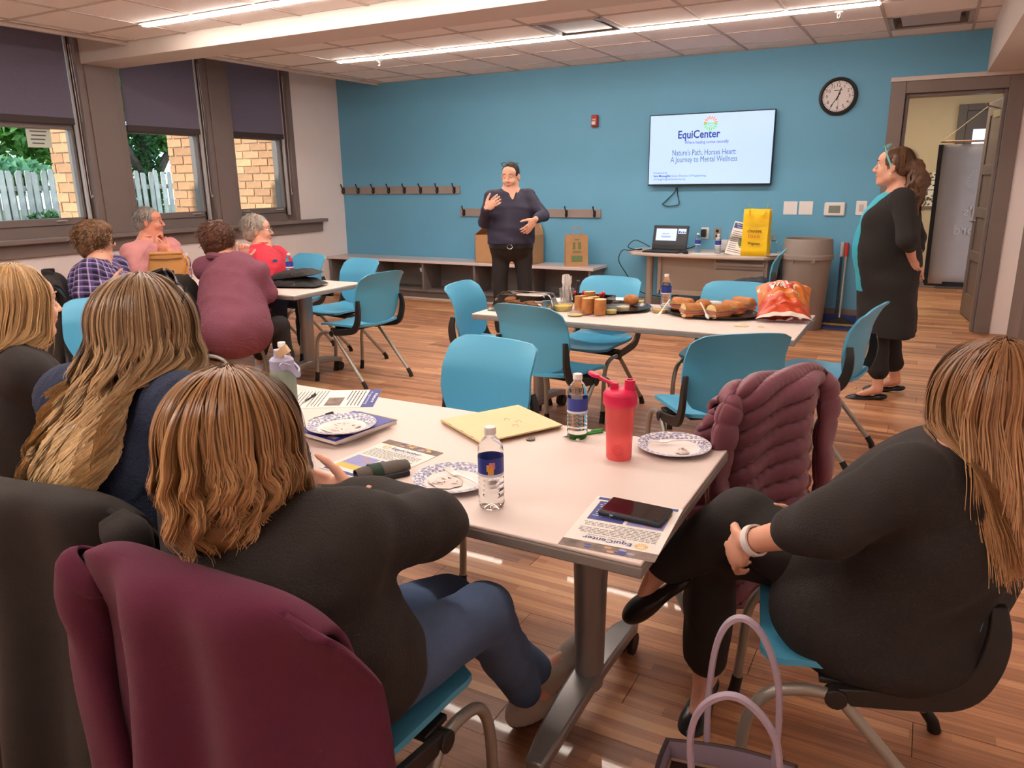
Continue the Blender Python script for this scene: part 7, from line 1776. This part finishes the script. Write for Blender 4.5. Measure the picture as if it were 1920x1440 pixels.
pp = person('woman with long wavy brown-to-blonde hair, navy cable-knit sweater and sunglasses on her head', J, dict(skin=SK1, top=m_navyk, topname='sweater', pants=m_blackp, shoe=m_shoeb, hip=(.195, .15), bel=(.185, .15), che=(.185, .135), fit=.022, folds=.005, fscale=16, seed=28, cable=1, res=.0078, hairm=m_hwavy, arm=1.2))
pp['t']['label'] = 'woman with long wavy brown-to-blonde hair and navy sweater, sunglasses on her head'
haircap(pp, m_hwavy, [('e', (0, -.022, .040), (.082, .104, .094)), ('e', (0, -.045, -.03), (.085, .088, .10)), ('e', (0, -.08, -.13), (.095, .05, .11)), ('-', (0, .115, -.05), (.08, .08, .15))], noise=.002, nscale=60)
strands(pp, 'hair_strands', m_hwavy, 7200, .54, 33, az=2.55, S_=28, crown=(0, -.02, .035), rad=(.090, .110, .100), spread=lambda t: .055*np.minimum(t/.22, 1)-.02*np.maximum(t-.25, 0)/.2, wave=(.021, .11), clump=80, clf=.5, width=.0022, thick=.020, lvar=.3, back=.25, shift=lambda h: np.stack([-.12*np.maximum(h-.05, 0), -.04*np.maximum(h-.05, 0), 0*h], -1))
P, loc = pp['P'], pp['loc']; mb = MB()
for q in (-1, 1):
    V_ = np.array([[P(q*(.006+.064*a), .062-.030*a*a-.014*b_, .128-.022*a*a+.030*b_*(1-.3*a))-loc for b_ in np.linspace(-.6, 1, 6)] for a in np.linspace(0, 1, 9)]); mb.grid(V_)
    mb.bar(bez([P(q*.070, .045, .112)-loc, P(q*.096, .0, .070)-loc, P(q*.100, -.05, .020)-loc], 5), .005, .012)
mb.build('sunglasses', mat('sunglass_black', (22, 20, 22), .2, spec=.7), pp['t'], solid=.003)
# auburn hair, black sweater, jeans
J = dict(head=dep(452, 842, 1.36), face=V3(-.12, .99, -.08), neck=V3(-1.035, .90, .93), chest=V3(-1.02, .90, .82), belly=V3(-.99, .935, .69), pelvis=V3(-.965, .985, .57), shR=V3(-.87, .94, .875), shL=V3(-1.185, .915, .88), elR=V3(-.855, 1.20, .80), wrR=V3(-1.13, 1.27, .785), elL=V3(-1.25, 1.10, .79), wrL=V3(-1.13, 1.25, .765),
         hiR=V3(-.87, .99, .55), hiL=V3(-1.07, 1.00, .55), knR=dep(905, 1148, 1.72), knL=dep(835, 1130, 1.86), anR=atz(985, 1300, .10), anL=atz(1008, 1258, .115))
J['toL'] = J['anL']+V3(.055, .085, .095); J['suL'] = nrm(V3(-.45, -.55, .75)); J['toR'] = J['anR']+V3(.05, .15, -.03)
J['hdR'] = (V3(-1, .1, -.05), V3(0, .3, .9), V3(0, -.3, -.8), .3); J['hdL'] = (V3(.9, -.2, -.1), V3(0, .3, .9), V3(0, -.3, -.8), .4)
m_haub = hair_mat('hair_auburn', (140, 100, 62), (204, 158, 106), 1.0); m_sweat = cloth('black_sweater', (48, 42, 40), .88, 240, .4)
pp = person('woman with wavy shoulder-length auburn hair, black sweater and jeans in the foreground', J, dict(skin=SK1, top=m_sweat, topname='sweater', pants=m_denim, shoe=mat('sneaker_grey', (196, 182, 168), .7, bump=(500, .3)), sole=mat('sole_dark', (90, 80, 74), .7), laces=mat('lace_cream', (214, 200, 180), .8), hip=(.185, .145), bel=(.18, .145), che=(.18, .13), fit=.016, folds=.009, fscale=20, seed=35, res=.0078, hairm=m_haub, arm=1.3))
haircap(pp, m_haub, [('e', (0, -.026, .042), (.086, .110, .096)), ('e', (0, -.055, -.03), (.09, .088, .095)), ('e', (0, -.07, -.11), (.088, .06, .06)), ('-', (0, .115, -.05), (.085, .08, .15))], noise=.003, nscale=50)
strands(pp, 'hair_strands', m_haub, 7600, .215, 37, az=2.5, S_=24, crown=(0, -.024, .036), rad=(.096, .118, .106), spread=lambda t: .012*np.sin(np.clip(t/.12, 0, 1)*3.1)-.10*t, wave=(.014, .085), clump=70, clf=.4, width=.0020, thick=.016, lvar=.3, push=False)

# ---------------------------------------------------------------- woman on the right, back to the viewer
J = dict(head=dep(1850, 772, 1.52), face=V3(-.60, .80, 0), neck=V3(.135, 1.70, .935), chest=V3(.105, 1.72, .845), belly=V3(.05, 1.765, .70), pelvis=V3(-.01, 1.80, .57), shL=dep(1705, 905, 1.46), shR=V3(.17, 1.88, .91), elL=dep(1562, 985, 1.48), wrL=dep(1402, 1016, 1.68), elR=V3(-.02, 1.98, .74), wrR=V3(-.16, 1.86, .66),
         hiL=V3(-.05, 1.72, .57), hiR=V3(-.05, 1.90, .56), knL=dep(1392, 972, 1.90), knR=V3(-.42, 1.90, .53), anL=dep(1236, 1062, 2.06), anR=atz(1322, 1262, .10), toL=dep(1158, 1118, 2.12), toR=atz(1292, 1350, .05))
J['hdL'] = (V3(-.5, .45, -.75), V3(-.2, .3, .9), V3(.2, .8, -.4), .9); J['hdR'] = (V3(-.8, -.3, -.2), V3(0, .2, .9), V3(.2, -.8, -.2), .6); J['suL'] = nrm(V3(-.75, -.1, .6))
m_hstraw = hair_mat('hair_strawberry', (150, 106, 70), (212, 164, 116), 1.1)
pp = person('woman with long straight reddish blonde hair and black outfit, legs crossed, on the right', J, dict(skin=SK1, top=m_blacktop, topname='sweater', pants=m_blackp, shoe=m_shoeb, flat=1, hip=(.215, .185), bel=(.21, .18), che=(.20, .15), fit=.016, folds=.009, fscale=19, seed=41, res=.0078, hairm=m_hstraw, sleeve=.38, extra=[('ell', V3(-.01, 1.67, .50), (.20, .10, .10), None, .08), ('ell', V3(.0, 1.80, .52), (.20, .20, .08), None, .08)], arm=1.12, cuff=.86, cuffr=.062, leg=1.12))
haircap(pp, m_hstraw, [('e', (0, -.022, .040), (.084, .106, .095)), ('e', (0, -.045, -.03), (.086, .088, .10)), ('e', (0, -.08, -.13), (.09, .05, .11)), ('-', (0, .115, -.05), (.08, .08, .15))], noise=.0015, nscale=70)
strands(pp, 'hair_strands', m_hstraw, 7000, .335, 43, az=2.75, S_=18, crown=(0, -.02, .035), rad=(.092, .112, .103), spread=lambda t: .020*np.minimum(t/.15, 1), wave=(.003, .2), clump=170, clf=.3, width=.0021, thick=.018, lvar=.4, fly=.010, back=.3)
w_ = J['wrL']-pp['loc']; d_ = nrm(J['wrL']-J['elL']); s_ = nrm(np.cross(d_, Z3)); q_ = np.cross(d_, s_)
MB().bar([w_-d_*.022+(s_*math.cos(a)+q_*math.sin(a))*.033 for a in np.linspace(0, 2*PI, 21)], .005, .017, up=tuple(d_)).build('wrist_band', m_wplastic, pp['t'])
# ================================================================== jackets over chair backs
def world_of(key):
    c = CH[key]; rz = c.rotation_euler.z; return np.array(c.location), rotm(0, 0, rz), rz
def drape(name, label, key, m, wt=.25, wb=.32, zb=.12, zf=.52, amp=.02, seed=1, quilt=0, cat='jacket', wrap=.13, nfold=7, off=0.0, sleeves=(1, -1), sl_len=.5, collar=True, top=.0, group=None, sr=.055):
    c, Rz, rz = world_of(key); g = np.random.default_rng(seed)
    t = thing(name, label, cat, (c[0], c[1], 0), rz, group)
    prof = bez([(-.165, zf), (-.19, .66), (-.225, .80), (-.262, .876+top), (-.315, .893+top), (-.352, .86+top*.5), (-.345, .72), (-.352, .52), (-.372, .34), (-.385, zb)], 9 if not quilt else 20); nv = len(prof); nu = 64 if not quilt else 110
    ks = g.uniform(.7, 1.3, 4); phs = g.uniform(0, 6.28, 4)
    V = np.zeros((nu+1, nv, 3)); itop = 4*(9 if not quilt else 20)
    for i in range(nu+1):
        u = 2*i/nu-1
        for j, (y, z) in enumerate(prof):
            v = j/(nv-1); rear = max(0.0, (j-itop)/(nv-1-itop)); fr = max(0.0, (itop-j)/itop)
            w = wt+(wb-wt)*rear**.8 if rear > 0 else wt-.02*fr
            x = u*w+off*rear
            zz = z-(.050*abs(u)**5)*(1-rear*.6)-(.04*abs(u)**2)*rear*0
            yy = y+wrap*abs(u)**3.2*(rear > 0)*min(1, rear*3)+.02*u*u
            f = sum(math.sin(ks[q]*nfold*u*(1+.15*q)+phs[q]+rear*1.2) for q in range(3))/2.2
            yy -= amp*f*(rear**.7)*1.5; x += amp*.5*f*rear; zz += .012*math.sin(u*5+phs[3])*rear**4
            V[i, j] = (x, yy, zz)
    if quilt:
        Nn = np.cross(np.gradient(V, axis=0), np.gradient(V, axis=1)); Nn /= np.linalg.norm(Nn, axis=2)[..., None]+1e-9
        U = np.linspace(-1, 1, nu+1)[:, None]; S_ = np.cumsum(np.r_[0, np.linalg.norm(np.diff(prof, axis=0), axis=1)])[None]
        ph = (S_+.06*np.abs(U)*np.sign(np.sin(U*3))-.05*U*U)/quilt
        b_ = np.abs(np.sin(ph*PI))**.55; pk = .18*np.sin(U*46+np.floor(ph)*2.1)*(1-b_)
        V += -Nn*(.026*(b_-.6)+.003*np.sin(U*60+np.floor(ph)*2)*(1-b_))[..., None]
    MB().grid(V).build('body_panel', m, t, solid=.012 if not quilt else .016, ang=180)
    if collar:
        P = bez([(-.10, -.285, .90+top), (-.05, -.335, .905+top), (0, -.350, .905+top), (.05, -.335, .905+top), (.10, -.285, .90+top)], 5)
        MB().bar(P, .02, .055, wv=[.018]*len(P)).build('collar', m, t, bevel=.008, seg=3)
    for s in sleeves:
        n_ = 30; a = np.linspace(0, 1, n_)
        P = bez([(s*(wt-.03), -.30, .855+top), (s*(wt+.01), -.305, .80), (s*(wt+.025), -.295, .62), (s*(wt+.02+.02*s), -.31, .62-sl_len*.6), (s*(wt+.02), -.335, .80-sl_len*1.25)], 8 if not quilt else 18)
        k = len(P); T = np.gradient(P, axis=0); W = []
        for i in range(k):
            tt = nrm(T[i]); A = nrm(np.cross(Y3, tt)); B_ = np.cross(tt, A); r = sr*(1-.25*i/k)*(.55+.45*min(1, i/(5 if not quilt else 11))); row = []
            for q in np.linspace(0, 2*PI, 25):
                rr = r*(1+.10*math.sin(3*q+i*.35*(.45 if quilt else 1)+seed)+.07*math.sin(i*(.4 if quilt else .9)+q))
                if quilt: rr *= 1+.22*(abs(math.sin(i*PI/9))**.55-.6)
                row.append(P[i]+A*rr*math.cos(q)*.95+B_*rr*math.sin(q)*.62)
            W.append(row)
        MB().grid(np.array(W)).build('sleeve', m, t, solid=.006, ang=180)
    return t
m_fleece = mat('maroon_fleece', (92, 32, 58), .95, bump=(420, .3, 3), var=.06, vscale=4, sheen=.05); m_bj = mat('black_softshell', (46, 42, 40), .82, bump=(260, .25, 3), var=.06, vscale=5); m_bj2 = mat('black_plush', (50, 45, 42), .95, bump=(200, .5), var=.12, vscale=9)
m_puff = mat('mauve_puffer', (124, 70, 84), .45, bump=(60, .12, 3), var=.05, sheen=.1)
drape('fleece_jacket', 'maroon fleece jacket draped over the chair nearest the viewer', 'c10', m_fleece, .275, .37, .10, .5, .042, 3, sl_len=.62, sr=.055, top=.01, sleeves=(-1,), collar=False)
t = drape('black_jacket', 'black jacket draped over the chair at the lower left corner', 'c9', m_bj, .27, .33, .14, .5, .030, 5, sl_len=.55, sr=.055, top=.01, sleeves=(1,), collar=False)
drape('black_jacket', 'dark plush jacket hanging on the chair of the woman in the mauve sweater', 'c6', m_bj2, .27, .33, .20, .5, .02, 7, sl_len=.5)
drape('black_jacket', 'black jacket hanging on the chair of the woman in the plaid shirt', 'c5', m_bj, .25, .28, .30, .5, .014, 9, sl_len=.45)
t = drape('puffer_jacket', 'quilted mauve puffer jacket over the chair at the right end of the near table', 'c19', m_puff, .235, .28, .20, .66, .022, 11, quilt=.062, sl_len=.40, sr=.046, nfold=6, top=.02, sleeves=(-1, 1), collar=False)
MB().box((-.30, -.365, .50), (.05, .006, .03), rotm(0, 0, .4)).build('sleeve_label', m_black, t, bevel=.002)
# dark jacket folded on the seat by the desk
c, Rz, rz = world_of('c18')
s = SDF(.008)
for a in ((( -.12, .02, .50), (.10, .15, .05)), ((.05, .05, .51), (.14, .14, .055)), ((.10, -.05, .52), (.10, .11, .06)), ((-.05, -.06, .53), (.13, .09, .05)), ((-.02, .17, .49), (.12, .06, .045)), ((0, .02, .485), (.19, .19, .03))): s.ell(*a)
V, Q = s.mesh(); N = vnormals(V, Q); V = V+N*(.012*noise3(V, 26, 3))[:, None]
t = thing('folded_jacket', 'dark blue-grey jacket bundled on the chair seat by the desk', 'jacket', tuple(c), rz)
qmesh('bundle', V, Q, [mat('jacket_slate', (52, 58, 68), .8, bump=(200, .3))], t, np.zeros(3))
